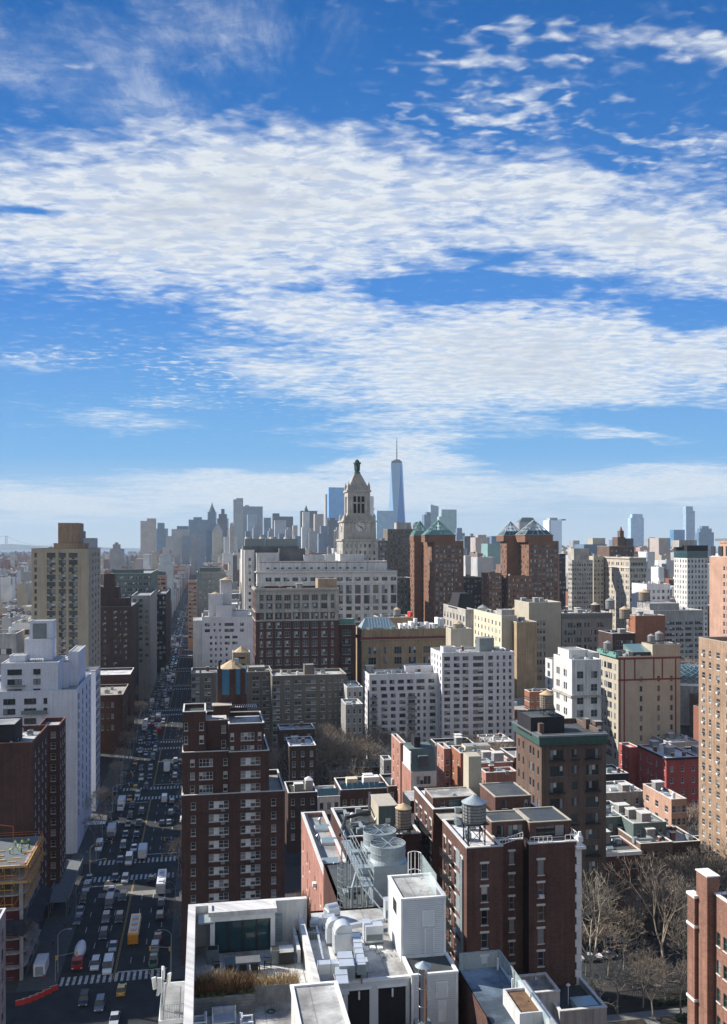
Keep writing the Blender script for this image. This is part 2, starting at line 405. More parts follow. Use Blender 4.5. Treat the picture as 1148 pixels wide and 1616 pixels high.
# ------------------------------------------------------------------ windows
WM = {}
def winmb(w, h, st, var, D):
 """frame, meeting rails, glass, blinds; opening's lower left corner at the origin, inwards +y"""
 b = MB(); fr = .07 if D < 260 else .10
 if st[0] in 'dpfk':
  n = int(st[1]) if len(st) > 1 and st[1].isdigit() else 1
  y0, y1 = .10, .17
  b.box(0, y0, 0, fr, y1, h, 0); b.box(w - fr, y0, 0, w, y1, h, 0)
  b.box(fr, y0, 0, w - fr, y1, fr, 0); b.box(fr, y0, h - fr, w - fr, y1, h, 0)
  for i in range(1, n): b.box(w * i / n - fr * .5, y0 + .003, fr, w * i / n + fr * .5, y1, h - fr, 0)
  if st[0] == 'd': b.box(fr, y0 + .01, h * .5 - .03, w - fr, y1, h * .5 + .03, 0)
  if st[0] == 'f':
   for i in (1, 2): b.box(fr, y0 + .01, h * i / 3 - .025, w - fr, y1, h * i / 3 + .025, 0)
  b.quad((0, .16, 0), (w, .16, 0), (w, .16, h), (0, .16, h), 1)
  for i in range(n):
   k = (var * 7 + i * 3) % 5 if (var + i) % 3 or D < 200 else 0
   x0, x1 = w * i / n + fr * .5, w * (i + 1) / n - fr * .5
   if 'c' in st and n > 2 and i == 1: b.quad((x0, .115, fr), (x1, .115, fr), (x1, .115, h - fr), (x0, .115, h - fr), 0)
   elif k == 1: b.quad((x0, .155, h * .5), (x1, .155, h * .5), (x1, .155, h - fr), (x0, .155, h - fr), 2)
   elif k == 3: b.quad((x0, .155, fr), (x1, .155, fr), (x1, .155, h - fr), (x0, .155, h - fr), 3)
   elif k == 4 and var > 2: b.quad((x0, .155, h * .3), (x1, .155, h * .3), (x1, .155, h - fr), (x0, .155, h - fr), 3)
  if D < 420 and st[-1] != 'x': b.box(-.08, -.07, -.12, w + .08, .12, -.001, 4)
  if 'l' in st: b.box(-.18, -.05, h + .001, w + .18, .05, h + .3, 4)
 else:
  b.quad((0, .12, 0), (w, .12, 0), (w, .12, h), (0, .12, h), 1)
  if var == 2: b.quad((.0, .115, 0), (w, .115, 0), (w, .115, h), (0, .115, h), 3)
  if var == 1: b.quad((0, .115, h * .45), (w, .115, h * .45), (w, .115, h), (0, .115, h), 3)
  if var == 3: b.quad((0.1, .115, .1), (w * .5, .115, .1), (w * .5, .115, h - .1), (.1, .115, h - .1), 2)
 return b
def winmesh(w, h, st, var, D, mats):
 key = (round(w, 2), round(h, 2), st, var, D < 260, D < 420, mats)
 if key not in WM: WM[key] = winmb(w, h, st, var, D).mesh('window', mats)
 return WM[key]
def facade_mesh(mb, o, r, W, z0, z1, rects, rev=.22):
 """one wall plane from z0 to z1 with real openings and reveals. o,r: 2d origin and right direction"""
 nx, ny = r[1], -r[0]                              # outward normal
 P = lambda x, z, d=0.0: (o[0] + r[0] * x - nx * d, o[1] + r[1] * x - ny * d, z)
 xs = sorted({0.0, W} | {round(a, 3) for q in rects for a in (q[0], q[0] + q[2]) if 0 < a < W})
 zs = sorted({z0, z1} | {round(a, 3) for q in rects for a in (q[1], q[1] + q[3]) if z0 < a < z1})
 hole = set()
 for q in rects:
  x0, x1, a, b = round(q[0], 3), round(q[0] + q[2], 3), round(q[1], 3), round(q[1] + q[3], 3)
  for i in range(len(xs) - 1):
   if x0 - 1e-4 <= xs[i] and xs[i + 1] <= x1 + 1e-4:
    for j in range(len(zs) - 1):
     if a - 1e-4 <= zs[j] and zs[j + 1] <= b + 1e-4: hole.add((i, j))
  mb.quad(P(x0, a), P(x0, a, rev), P(x0, b, rev), P(x0, b)); mb.quad(P(x1, a, rev), P(x1, a), P(x1, b), P(x1, b, rev))
  mb.quad(P(x0, b), P(x0, b, rev), P(x1, b, rev), P(x1, b)); mb.quad(P(x0, a, rev), P(x0, a), P(x1, a), P(x1, a, rev))
 for j in range(len(zs) - 1):
  i = 0
  while i < len(xs) - 1:
   if (i, j) in hole: i += 1; continue
   k = i
   while k < len(xs) - 1 and (k, j) not in hole: k += 1
   mb.quad(P(xs[i], zs[j]), P(xs[k], zs[j]), P(xs[k], zs[j + 1]), P(xs[i], zs[j + 1])); i = k
def C(n, w, a=0.0, b=1.0): return [(a + (b - a) * (i + .5) / n, w) for i in range(n)]
class Bld: pass
def bld(label, xl, xr, yt, D, xb=None, dep=18.0, wall='brick_red', N=(), S=(), roof='roof_grey', par=1.0, name='building', cat='building',
  cop='coping', group=None, zlo=0.0, frame='frame_white', glass='glass', sill=None, side=None, z=None, O=None, W=None):
 """a building from the columns of its front edges (xl,xr), the row of its roofline and its distance.
 N / S: window sets of the front and of the visible side: dict(c=columns, t=head below top, f=floor, h=height, n=rows, st=style, lo=lowest)"""
 B = Bld(); B.D = D
 if O is None:
  O = at(xl, yt, D); h = O.z if z is None else z; O.z = 0
 else: h = z
 B.O = O; B.W = solve_v(O, xr) if W is None else W; B.h = h
 if D > 380 and frame == 'frame_white': frame = 'frame_grey'
 side = side or ('E' if (xl + xr) / 2 > 322 else 'W'); B.side = side
 if xb is not None:
  dep = solve_u(O if side == 'E' else O + Vv * B.W, xb)
 B.dep = dep
 B.root = empty(name, O, TH, label, cat, group)
 t0, k0 = tk(O); FOOT.append((t0, t0 + B.W, k0, k0 + dep))
 W = B.W
 def bx(px, y=0.0): return solve_v(O + Uu * y, px)
 def bz(py, x=0.0, y=0.0):
  q = O + Vv * x + Uu * y; return EYE - (py - HY) / FPX * q.y
 B.bx, B.bz = bx, bz
 B.wpos = lambda x, y, zz=0.0: Vector((O.x + cT * x - sT * y, O.y + sT * x + cT * y, zz))
 faces = {'N': ((0, 0), (1, 0), W, 0.0), 'E': ((0, dep), (0, -1), dep, -pi / 2), 'W': ((W, 0), (0, 1), dep, pi / 2), 'S': ((W, dep), (-1, 0), W, pi)}
 mb = MB(); allw = []
 for fn, (o, r, fw, rz) in faces.items():
  spec = N if fn == 'N' else (S if fn == side else ())
  rects = []
  for s in ([spec] if isinstance(spec, dict) else spec):
   st = s.get('st', 'd'); f = s['f']; hh = s['h']; i = 0; lo = s.get('lo', max(zlo, 1.0))
   zt = h - s['t']
   while zt - hh > lo and (s.get('n') is None or i < s['n']):
    for c, w in s['c']:
     xc = c * fw if c <= 1.0 else bx(c)
     if w < 0: w = -w / (FPX / D)
     if xc - w / 2 > .05 and xc + w / 2 < fw - .05 and not (s.get('skip') and s['skip'](i, c)):
      rects.append((round(xc - w / 2, 2), round(zt - hh, 2), round(w, 2), round(hh, 2), st))
    i += 1; zt -= f
  facade_mesh(mb, o, r, fw, 0.0, h, rects)
  for q in rects:
   p = (o[0] + r[0] * q[0], o[1] + r[1] * q[0], q[1]); allw.append((p, rz, q))
 # parapet inner faces + wall top
 e = .3
 mb.box(e, e, h - par, W - e, dep - e, h, 0, skip='tb')
 mb.build('wall', wall, B.root)
 rf = MB(); rf.quad((e, e, h - par), (W - e, e, h - par), (W - e, dep - e, h - par), (e, dep - e, h - par)); rf.build('roof', roof, B.root)
 cp = MB(); g = .05
 if par > 0.05:
  for a in ((-g, -g, W + g, e + g), (-g, dep - e - g, W + g, dep + g), (-g, e + g, e + g, dep - e - g), (W - e - g, e + g, W + g, dep - e - g)):
   cp.box(a[0], a[1], h - .02, a[2], a[3], h + .13)
  cp.build('coping', cop, B.root)
 B.rz = h - par; B.z = h
 mats = (frame, glass, 'blind', 'blind_grey', sill or ('coping' if frame != 'frame_dark' else 'coping_dark'))
 rnd = random.Random(len(label) * 31 + int(xl))
 allw.sort(key=lambda a: -a[0][2])
 rest = MB()
 for i, (p, rz, q) in enumerate(allw):
  var = rnd.choice((0, 1, 2, 3, 4))
  if i < 98: link('window', winmesh(q[2], q[3], q[4], var, D, mats), B.root, p, rz)
  else: rest.add(winmb(q[2], q[3], q[4], var, D), p, rz)
 if rest.v: setp(rest.build('window', mats, B.root), kind='stuff')
 return B
def pbox(B, name, pxl, pxr, pyt, y0, dep, mat, z0=None, win=None, roof=None, **k):
 """a box part on a building's roof, its front set y0 behind the main front"""
 x0, x1 = B.bx(pxl, y0), B.bx(pxr, y0); z1 = B.bz(pyt, x0, y0); z0 = B.rz if z0 is None else z0
 m = MB().box(x0, y0, z0, x1, y0 + dep, z1, 0, skip='t')
 m.quad((x0, y0, z1), (x1, y0, z1), (x1, y0 + dep, z1), (x0, y0 + dep, z1), 1)
 e = .18
 if x1 - x0 > 2 and z1 - z0 > 1.5:                  # little parapet lip
  m.box(x0 - .04, y0 - .04, z1, x1 + .04, y0 + e, z1 + .22, 0); m.box(x0 - .04, y0 + dep - e, z1, x1 + .04, y0 + dep + .04, z1 + .22, 0)
  m.box(x0 - .04, y0 + e, z1, x0 + e, y0 + dep - e, z1 + .22, 0); m.box(x1 - e, y0 + e, z1, x1 + .04, y0 + dep - e, z1 + .22, 0)
 o = m.build(name, [mat, roof or 'roof_grey'], B.root)
 return x0, x1, z1, o
def band(B, z, hgt, out, mat='coping', name='cornice', faces='NS', x0=0.0, x1=None):
 x1 = B.W if x1 is None else x1; m = MB(); e = -.02
 m.box(x0 - (out if B.side == 'E' and 'S' in faces and x0 == 0 else 0), -out, z, x1 + (out if B.side == 'W' and 'S' in faces else 0), e * 0 - .002, z + hgt)
 if 'S' in faces:
  if B.side == 'E': m.box(-out, -.002, z, -.002, B.dep, z + hgt)
  else: m.box(B.W + .002, -.002, z, B.W + out, B.dep, z + hgt)
 return m.build(name, mat, B.root)
# ------------------------------------------------------------------ roof clutter
PROTO = {}
def ac_unit():
 m = MB(); m.box(-.8, -.5, .25, .8, .5, 1.3, 0); m.box(-.7, -.4, 0, -.5, .4, .25, 1); m.box(.5, -.4, 0, .7, .4, .25, 1)
 m.cyl(0, 0, 1.3, 1.45, .42, .42, 12, 1); m.box(-.6, -.52, .4, .6, -.5, 1.15, 1)
 return m.mesh('rooftop_unit', ['galv', 'galv_dark'])
def vent():
 m = MB(); m.cyl(0, 0, 0, .9, .18, .18, 8, 0); m.cyl(0, 0, .9, 1.2, .32, .05, 8, 0); return m.mesh('vent', ['steel'])
def skyl():
 m = MB(); m.box(-1, -.7, 0, 1, .7, .35, 0, skip='t'); m.quad((-1, -.7, .35), (1, -.7, .35), (.0, 0, .75), (0, 0, .75), 1)
 m.poly([(-1, -.7, .35), (1, -.7, .35), (1, 0, .8), (-1, 0, .8)], 1); m.poly([(1, .7, .35), (-1, .7, .35), (-1, 0, .8), (1, 0, .8)], 1)
 m.poly([(-1, -.7, .35), (-1, 0, .8), (-1, .7, .35)], 0); m.poly([(1, -.7, .35), (1, .7, .35), (1, 0, .8)], 0)
 return m.mesh('skylight', ['ac_white', 'skylight'])
def chim():
 m = MB(); m.box(-.5, -.35, 0, .5, .35, 1.6, 0); m.box(-.6, -.45, 1.6, .6, .45, 1.75, 1); m.cyl(-.2, 0, 1.75, 2.05, .13, .1, 8, 2); m.cyl(.2, 0, 1.75, 2.05, .13, .1, 8, 2)
 return m.mesh('chimney', ['brick_red', 'coping', 'wood_tank'])
def hatch():
 m = MB(); m.box(-1.3, -1.1, 0, 1.3, 1.1, 2.4, 0); m.box(-1.45, -1.25, 2.4, 1.45, 1.25, 2.55, 1); m.box(-.45, -1.13, 0.05, .45, -1.1, 2.05, 2)
 return m.mesh('bulkhead', ['stucco_grey', 'coping', 'frame_grey'])
def ducts():
 m = MB(); m.box(-2.2, -.3, .3, 2.2, .3, .85, 0); m.box(1.6, -.3, .3, 2.2, 2.0, .85, 0); m.box(-2.5, -.5, 0, -1.5, .5, 1.2, 0)
 return m.mesh('duct', ['galv'])
def tanklet():
 m = MB(); m.cyl(0, 0, .4, 1.8, .55, .55, 10, 0); m.cyl(0, 0, 1.8, 2.05, .55, .1, 10, 0); m.box(-.4, -.4, 0, .4, .4, .4, 0); return m.mesh('tank', ['ac_white'])
CL = {'rooftop_unit': ac_unit(), 'vent': vent(), 'skylight': skyl(), 'chimney': chim(), 'bulkhead': hatch(), 'duct': ducts(), 'tank': tanklet()}
def clutter(B, n, seed=0, kinds=('rooftop_unit', 'vent', 'skylight', 'chimney', 'bulkhead', 'duct', 'tank'), x0=.06, x1=.94, y0=.05, y1=.9, sc=1.0):
 rd = random.Random(seed * 131 + n + int(B.W * 10)); used = []
 for _ in range(n * 4):
  if len(used) >= n: break
  x = B.W * rd.uniform(x0, x1); y = B.dep * rd.uniform(y0, y1); k = rd.choice(kinds)
  if any(abs(x - a) < 2.6 and abs(y - b) < 2.4 for a, b in used): continue
  if x < 1.8 or x > B.W - 1.8 or y < 1.6 or y > B.dep - 1.6: continue
  used.append((x, y)); link(k, CL[k], B.root, (x, y, B.rz), rd.choice((0, pi / 2, pi)), sc=rd.uniform(.85, 1.25) * sc)
def water_tower(P, r, hgt, leg, label, tank='wood_tank', cone='wood_cone', rings=True):
 """P: where the legs stand"""
 t = empty('water_tower', P, TH, label, 'water tower')
 m = MB(); m.cyl(0, 0, leg, leg + hgt, r * .97, r, 20);
 for i in range(20):
  a = 2 * pi * i / 20; m.tube((r * .985 * cos(a), r * .985 * sin(a), leg), (r * 1.0 * cos(a), r * 1.0 * sin(a), leg + hgt), .03, n=4)
 m.build('tank', tank, t)
 if rings:
  m = MB()
  for i in range(6):
   zz = leg + hgt * (i + .4) / 6; m.cyl(0, 0, zz, zz + .07, r * 1.02, r * 1.02, 20, cap=False)
  m.build('hoop', 'iron', t)
 MB().cyl(0, 0, leg + hgt, leg + hgt + r * .62, r * 1.08, .05, 20).build('roof', cone, t)
 m = MB(); q = r * .72
 m.box(-r, -r, leg - .18, r, r, leg - .002)
 m.build('platform', 'iron', t)
 for sx in (-1, 1):
  for sy in (-1, 1): MB().tube((sx * q, sy * q, 0), (sx * q, sy * q, leg - .19), .1, n=4).build('leg', 'iron', t)
 m = MB()
 for a, b in (((-q, -q), (q, -q)), ((q, -q), (q, q)), ((q, q), (-q, q)), ((-q, q), (-q, -q))):
  m.tube((*a, .1), (*b, leg - .3), .04, n=4); m.tube((*b, .1), (*a, leg - .3), .04, n=4)
 m.build('brace', 'iron', t)
 return t
# ------------------------------------------------------------------ the setting: ground, streets, water, hills
def sheet(name, pts, z, mat, kind='structure'):
 m = MB(); m.poly([(p[0], p[1], z) for p in pts]); return setp(m.build(name, mat), kind=kind)
sheet('ground', [(-9000, -300), (9000, -300), (9000, 5600), (-9000, 5600)], 0, 'gravel_city')
sheet('water', [(-14000, 5600), (14000, 5600), (14000, 16500), (-14000, 16500)], -.5, 'water')
def avr(name, t0, t1, k0, k1, z, mat, top=None):
 m = MB(); a, b, c, d = av(t0, k0), av(t1, k0), av(t1, k1), av(t0, k1)
 if top is None: m.poly([(p.x, p.y, z) for p in (a, b, c, d)])
 else:
  lo = [(p.x, p.y, 0) for p in (a, b, c, d)]; hi = [(p.x, p.y, top) for p in (a, b, c, d)]
  m.poly(hi)
  for i in range(4): m.quad(lo[i], lo[(i + 1) % 4], hi[(i + 1) % 4], hi[i])
 return setp(m.build(name, mat), kind='structure')
HW = 11.5                                             # half width of the roadway
CR = [-9.0, 67.3, 145.8, 225.5, 306, 391.5, 472, 551, 630, 709, 788, 867, 946, 1025, 1104, 1183]   # centres of the cross streets
avr('road', -HW, HW, -170, 2600, .004, 'asphalt')
for i, k in enumerate(CR):
 hw = 6.2 if i else 8.5
 setp(avr('cross_street', -400, -HW, k - hw, k + hw, .004, 'asphalt')); setp(avr('cross_street', HW, 420, k - hw, k + hw, .004, 'asphalt'))
edges = [-170] + [v for i, k in enumerate(CR) for v in (k - (6.2 if i else 8.5), k + (6.2 if i else 8.5))] + [1500]
for i in range(0, len(edges), 2):
 for t0, t1 in ((-19.5, -HW), (HW, 18.0)): avr('sidewalk', t0, t1, edges[i], edges[i + 1], 0, 'sidewalk', .14)
# markings
m = MB()
for k0, k1 in zip(edges[::2], edges[1::2]):
 for t in (-.16, .12):
  a, b, c, d = av(t, k0 + 2), av(t + .13, k0 + 2), av(t + .13, k1 - 2), av(t, k1 - 2); m.poly([(p.x, p.y, .009) for p in (a, b, c, d)])
setp(m.build('yellow_centre_line', 'paint_yellow'), kind='structure')
m = MB(); mw = MB()
def rect(mm, t0, t1, k0, k1, z=.009): mm.poly([(p.x, p.y, z) for p in (av(t0, k0), av(t1, k0), av(t1, k1), av(t0, k1))])
for k0, k1 in zip(edges[::2], edges[1::2]):
 if k0 > 900: break
 for t in (-8.9, -5.9, -3.0, 3.0, 5.9, 8.9):
  k = k0 + 9
  while k < k1 - 8:
   rect(m, t - .08, t + .08, k, k + 3); k += 9
 rect(mw, -HW + .4, -.6, k1 - 5.6 + 0, k1 - 5.1); rect(mw, .6, HW - .4, k0 + 5.1, k0 + 5.6)
for i, k in enumerate(CR):
 hw = 6.2 if i else 8.5
 if i > 12: break
 for s in (-1, 1):
  t = -HW + .5; kc = k + s * (hw + .3 if i else hw + 3.1)
  # bars run with the traffic
  while t < HW - .5:
   rect(mw, t, t + .62, kc - 1.9, kc + 1.9, .010); t += 1.25
  for tt in (-HW - 2.2, HW + .2):               # crossings over the side street
   kk = k - hw + .6
   while kk < k + hw - .6:
    rect(mw, tt, tt + 2.6, kk, kk + .55, .010) if False else None; kk += 1.2
setp(m.build('lane_line', 'paint_white'), kind='structure'); setp(mw.build('crosswalk', 'paint_white'), kind='structure')
m = MB(); rect(m, -8.5, 10.5, 47.5, 50.6, .008); setp(m.build('road_patch', 'path_grey'), kind='structure')
# hills beyond the harbour
rd = random.Random(3)
def ridge(x0, x1, y, hs, mat, n=70):
 m = MB(); pts = []
 for i in range(n + 1):
  x = x0 + (x1 - x0) * i / n
  z = hs * (.55 + .35 * sin(i * .21 + hs) + .2 * sin(i * .57 + 2) + .06 * rd.random()); pts.append((x, max(6, z)))
 for (xa, za), (xb, zb) in zip(pts, pts[1:]):
  m.quad((xa, y, -1), (xb, y, -1), (xb, y + 400, zb), (xa, y + 400, za)); m.quad((xa, y + 400, za), (xb, y + 400, zb), (xb, y + 1500, -1), (xa, y + 1500, -1))
 return setp(m.build('hills', mat), kind='structure')
ridge(-9000, -800, 12500, 70, 'hill'); ridge(-400, 9000, 8200, 55, 'hill'); ridge(-2600, -700, 10000, 42, 'hill_low'); ridge(-5200, -3330, 6900, 30, 'hill_low')
# ------------------------------------------------------------------ tall and mid-distance buildings, left of the avenue
AP = 'apartment_building'
# tan tower
b = bld('tall tan apartment tower with three dark window columns, far left edge', 50, 140, 866, 345, xb=159, wall='tan_tower', name=AP, cat='apartment building', zlo=30,
  N=[dict(c=[(81, 3.2), (98.6, 2.6), (116, 3.2)], t=1.6, f=2.83, h=1.75, st='p2', n=30, lo=22), dict(c=[(56.5, .9)], t=1.6, f=2.83, h=1.6, st='d', n=30, lo=22)],
  S=[dict(c=[(.10, 1.2)], t=1.6, f=2.83, h=1.5, st='d', lo=22), dict(c=[(.34, 3), (.58, 3), (.82, 3)], t=1.6, f=2.83, h=1.5, st='p2', lo=22)], frame='frame_dark', cop='coping_dark')
for c in (73, 90, 107, 125):
 x = b.bx(c); MB().box(x - .35, -.3, 20, x + .35, -.003, b.h - .8).build('pier', 'tan_tower', b.root)
m = MB()
for c in (81, 98.6, 116):
 for i in range(26):
  x = b.bx(c); z = b.h - 1.6 - 1.75 - .75 - i * 2.83; m.box(x - .55, -.28, z, x + .55, -.003, z + .55)
setp(m.build('air_conditioner', 'frame_dark', b.root), kind='stuff')
pbox(b, 'bulkhead', 92, 126, 826, 5, 12, 'brick_brownlight'); pbox(b, 'bulkhead', 85, 133, 858, 4, 15, 'brick_brownlight')
clutter(b, 6, 1, ('rooftop_unit', 'vent', 'tank'))
# white terraced apartment house, far left
W1 = dict(c=[(11, 1.2), (16.5, 1.2), (22, 1.2), (27.5, 1.2)], t=4, f=3.0, h=1.6, n=16, lo=12)
b = bld('white brick apartment house with stepped terraces, left edge', -40, 122, 1093, 262, dep=34, wall='white_brick', name=AP, cat='apartment building', frame='frame_dark', cop='white_brick', zlo=8, par=.9,
  N=[dict(c=[(9, 1.3), (15.4, 1.3), (21, 1.3)], t=2.2, f=2.95, h=1.7, n=14, st='d', lo=8), dict(c=[(42, 1.3), (48, 1.3), (54, 1.3), (72, 1.1)], t=2.2, f=2.95, h=1.7, n=14, lo=8)],
  S=[dict(c=[(.12, 2.4), (.38, 2.4), (.65, 2.4), (.88, 2.0)], t=1.6, f=2.95, h=1.9, st='p2', lo=8)])
x0, x1, z1, o = pbox(b, 'penthouse', 2, 92, 1048, 1.2, 16, 'white_brick')
m = MB()
for c in (12, 17.5, 23, 28.5, 53, 58):
 for i in range(3): m.add(winmb(1.15, 1.7, 'd', (int(c) + i) % 5, 300), (b.bx(c, 1.2), 1.02, z1 - 3.4 - 2.95 * i))
setp(m.build('window', ['frame_dark', 'glass', 'blind', 'blind_grey', 'coping'], b.root), kind='stuff')
pbox(b, 'penthouse', 96, 108, 1046, 10, 14, 'white_brick'); pbox(b, 'penthouse', 108, 124, 1030, 14, 18, 'white_brick')
pbox(b, 'bulkhead', 39, 83, 1010, 9, 6, 'white_brick', z0=z1); pbox(b, 'bulkhead', 47, 84, 981, 12, 6, 'white_brick', z0=z1); pbox(b, 'bulkhead', 15, 40, 1036, 5, 6, 'white_brick', z0=z1)
m = MB(); xa = b.bx(52, 11.9); xb_ = b.bx(74, 11.9); m.box(xa, 11.9, b.bz(1008, xa, 12), xb_, 11.97, b.bz(984, xa, 12)); m.build('louvre', 'galv_dark', b.root)
rb = random.Random(5); m = MB()
for i in range(7): x = b.bx(50 + i * 3.0, 4); m.cyl(x, 4 + rb.random() * 2, z1, z1 + .8, .35, .35, 8); m.cyl(x, 4.4, z1 + .8, z1 + 1.1, .5, .1, 8)
m.build('vent', 'ac_white', b.root)
m = MB(); xa = b.bx(8, 0); m.box(xa, -.5, b.bz(1085), b.bx(40), 1.15, b.bz(1085) + .12); m.build('awning', 'galv_dark', b.root)
m = MB(); m.box(b.bx(35), -1.3, b.bz(1129), b.bx(76), -.01, b.bz(1129) + .15); m.box(b.bx(35), -1.3, b.bz(1129) + .15, b.bx(76), -1.24, b.bz(1129) + 1.1); m.build('balcony', 'galv_dark', b.root)
b = bld('pale blue-white apartment slab with a window strip beside the white terraced house', 128, 151.5, 1060, 308, xb=158, wall='white_brick', name=AP, cat='apartment building', frame='frame_dark', cop='coping_dark', zlo=6,
  S=[dict(c=[(.2, 3), (.5, 3), (.8, 3)], t=2, f=2.95, h=1.8, st='p2')], N=[dict(c=[(130.5, .8)], t=2, f=2.95, h=1.4)])
b = bld('white loft building with ribbon windows behind the terraced house', 19, 62, 984, 352, dep=20, wall='white_brick', cat='building', zlo=30, frame='frame_dark',
  N=dict(c=[(27, 2.2), (41, 3.8), (54, 3.6)], t=2.5, f=3.7, h=1.9, st='p4', lo=30))
clutter(b, 8, 3)
b = bld('low grey mechanical penthouse left of the white loft building', -30, 26, 1001, 330, dep=16, wall='concrete', zlo=30, roof='roof_pale', N=dict(c=[(3, 4), (10, 4), (18, 4)], t=5.5, f=9, h=2.2, n=1, st='s'))
clutter(b, 9, 4, ('tank', 'vent', 'rooftop_unit'))
# dark red brick slab with flat roof
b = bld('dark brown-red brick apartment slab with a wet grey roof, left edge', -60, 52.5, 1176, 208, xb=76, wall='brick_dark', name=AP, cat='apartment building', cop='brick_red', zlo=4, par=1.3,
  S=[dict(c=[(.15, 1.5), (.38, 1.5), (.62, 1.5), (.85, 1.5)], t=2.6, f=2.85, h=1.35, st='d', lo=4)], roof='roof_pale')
pbox(b, 'bulkhead', -20, 24, 1146, 3, 9, 'black_wall'); clutter(b, 6, 2, ('tank', 'rooftop_unit', 'vent'), x0=.5)
b2 = bld('narrow red brick wing with one column of white-framed windows behind the brick slab', 60, 94, 1146, 232, xb=104, wall='brick_dark', name=AP, cat='apartment building', cop='brick_red', zlo=4, par=1.0,
  N=dict(c=[(84.5, 1.25)], t=1.6, f=2.85, h=1.6, st='d', lo=4), S=[dict(c=[(.25, 1.3), (.55, 1.3), (.82, 1.3)], t=2, f=2.85, h=1.35, st='d', lo=4)], roof='roof_pale')
# brown stepped building and its neighbours down the avenue
b = bld('brown brick apartment house with stepped top beyond the tan tower', 150, 209, 958, 480, xb=233, wall='brick_deep', name=AP, cat='apartment building', zlo=8, cop='coping_dark', frame='frame_dark',
  N=dict(c=[(165, 1.9), (182, 1.9), (190, 1.0), (198, 1.9)], t=2.2, f=3.1, h=1.6, st='d2', lo=20), S=dict(c=C(6, 1.8), t=2.2, f=3.1, h=1.6, st='d2', lo=8))
pbox(b, 'setback', 157, 205, 945, 3, 12, 'brick_deep'); pbox(b, 'setback', 158, 188, 927, 5, 10, 'brick_deep'); pbox(b, 'bulkhead', 164, 181, 907, 6, 7, 'brick_deep')
clutter(b, 5, 1)
b = bld('dark brick block with a bright white roof beside the avenue', 140, 206, 1066, 432, dep=24, wall='brick_dark', cat='building', roof='roof_white', zlo=8, cop='trim_white', S=dict(c=C(5, 1.2), t=3, f=3.4, h=1.6, lo=8))
b = bld('low dark brick house with arched windows on the avenue corner', 140, 194, 1098, 396, xb=203, wall='brick_dark', cat='building', zlo=6, cop='coping_tan', roof='roof_tan',
  N=dict(c=[(162, 1.2), (170.5, .9), (178, 1.2)], t=3.2, f=5.1, h=2.2, lo=6, st='d'), S=dict(c=C(4, 1.3), t=3, f=5, h=2, lo=6))
clutter(b, 5, 6, ('rooftop_unit', 'vent'))
b = bld('green-grey office building with ribbon windows beyond the brown stepped house', 176, 238, 905, 580, xb=249, wall='green_grey', cat='office building', zlo=20, frame='frame_grey',
  N=dict(c=C(5, 4.2), t=2, f=3.9, h=2.1, st='p4', lo=30), S=dict(c=C(6, 3.5), t=2, f=3.9, h=2.1, st='p3', lo=10))
pbox(b, 'setback', 176, 225, 899, 8, 14, 'green_grey')
b = bld('teal glass and steel slab fronting the avenue', 208, 237, 940, 530, xb=248, wall='stucco_grey', cat='building', zlo=8, frame='frame_grey', glass='glass_teal', S=dict(c=C(8, 2.6), t=1, f=3.3, h=2.6, st='p2', lo=8), N=dict(c=C(3, 2.2), t=2, f=3.3, h=1.8, lo=20))
b = bld('pinkish banded building with a curved dark roof', 237, 262, 908, 700, dep=30, wall='brick_salmon', cat='building', zlo=10, N=dict(c=C(3, 3.4), t=2, f=3.6, h=1.8, st='s'))
m = MB();
for i in range(8):
 a0, a1 = pi * i / 8, pi * (i + 1) / 8; cx_ = b.W / 2; r = b.W / 2
 m.quad((cx_ - r * cos(a0), 0, b.h + 3.5 * sin(a0)), (cx_ - r * cos(a1), 0, b.h + 3.5 * sin(a1)), (cx_ - r * cos(a1), 20, b.h + 3.5 * sin(a1)), (cx_ - r * cos(a0), 20, b.h + 3.5 * sin(a0)))
m.poly([(b.W / 2 - b.W / 2 * cos(pi * i / 8), 0, b.h + 3.5 * sin(pi * i / 8)) for i in range(9)]); m.build('vault_roof', 'green_grey', b.root)
b = bld('dark navy glass building at the bend of the avenue', 246, 262, 938, 640, xb=270, wall='black_wall', cat='building', zlo=8, frame='frame_grey', S=dict(c=C(5, 3), t=1.5, f=3.6, h=2.2, st='s'), N=dict(c=C(3, 2), t=1.5, f=3.6, h=2.2, st='s'))
# right of the avenue, beyond the brick tower
b = bld('white stepped apartment house with small dark windows beside the avenue', 319, 400, 974, 520, dep=30, wall='white_grey', name=AP, cat='apartment building', zlo=12, par=.8, frame='frame_dark',
  N=[dict(c=[(327.5, 3.0), (362, 5.4), (382, 2.2)], t=3.6, f=3.5, h=1.8, n=2, st='p3'), dict(c=[(339, 1.1), (347.5, 1.1)], t=3.6, f=3.5, h=1.5, n=2),
           dict(c=[(333.5, 1.4), (341, 1.1), (349, 1.1)], t=11.2, f=3.5, h=1.6, lo=12), dict(c=[(358, 1.2)], t=18, f=3.5, h=1.6, lo=12), dict(c=[(359, 3), (371, 3)], t=11.2, f=3.5, h=1.6, n=2, st='p2')])
pbox(b, 'wing', 305, 319, 980, .5, 24, 'white_stone', z0=0); pbox(b, 'penthouse', 341, 367, 956, 5, 14, 'white_grey'); pbox(b, 'bulkhead', 330, 352, 938, 8, 8, 'white_grey'); pbox(b, 'bulkhead', 348, 366, 915, 14, 8, 'white_grey')
pbox(b, 'penthouse', 367, 392, 965, 7, 14, 'white_grey'); clutter(b, 7, 2)
for c, yy, r in ((340, 938, 3.6), (357, 915, 3.6)):
 m = MB(); x = b.bx(c, 12); z = b.bz(yy, x, 12); m.cyl(x, 12, z, z + 1.6, r, .1, 12); m.build('roof', 'wood_cone', b.root)
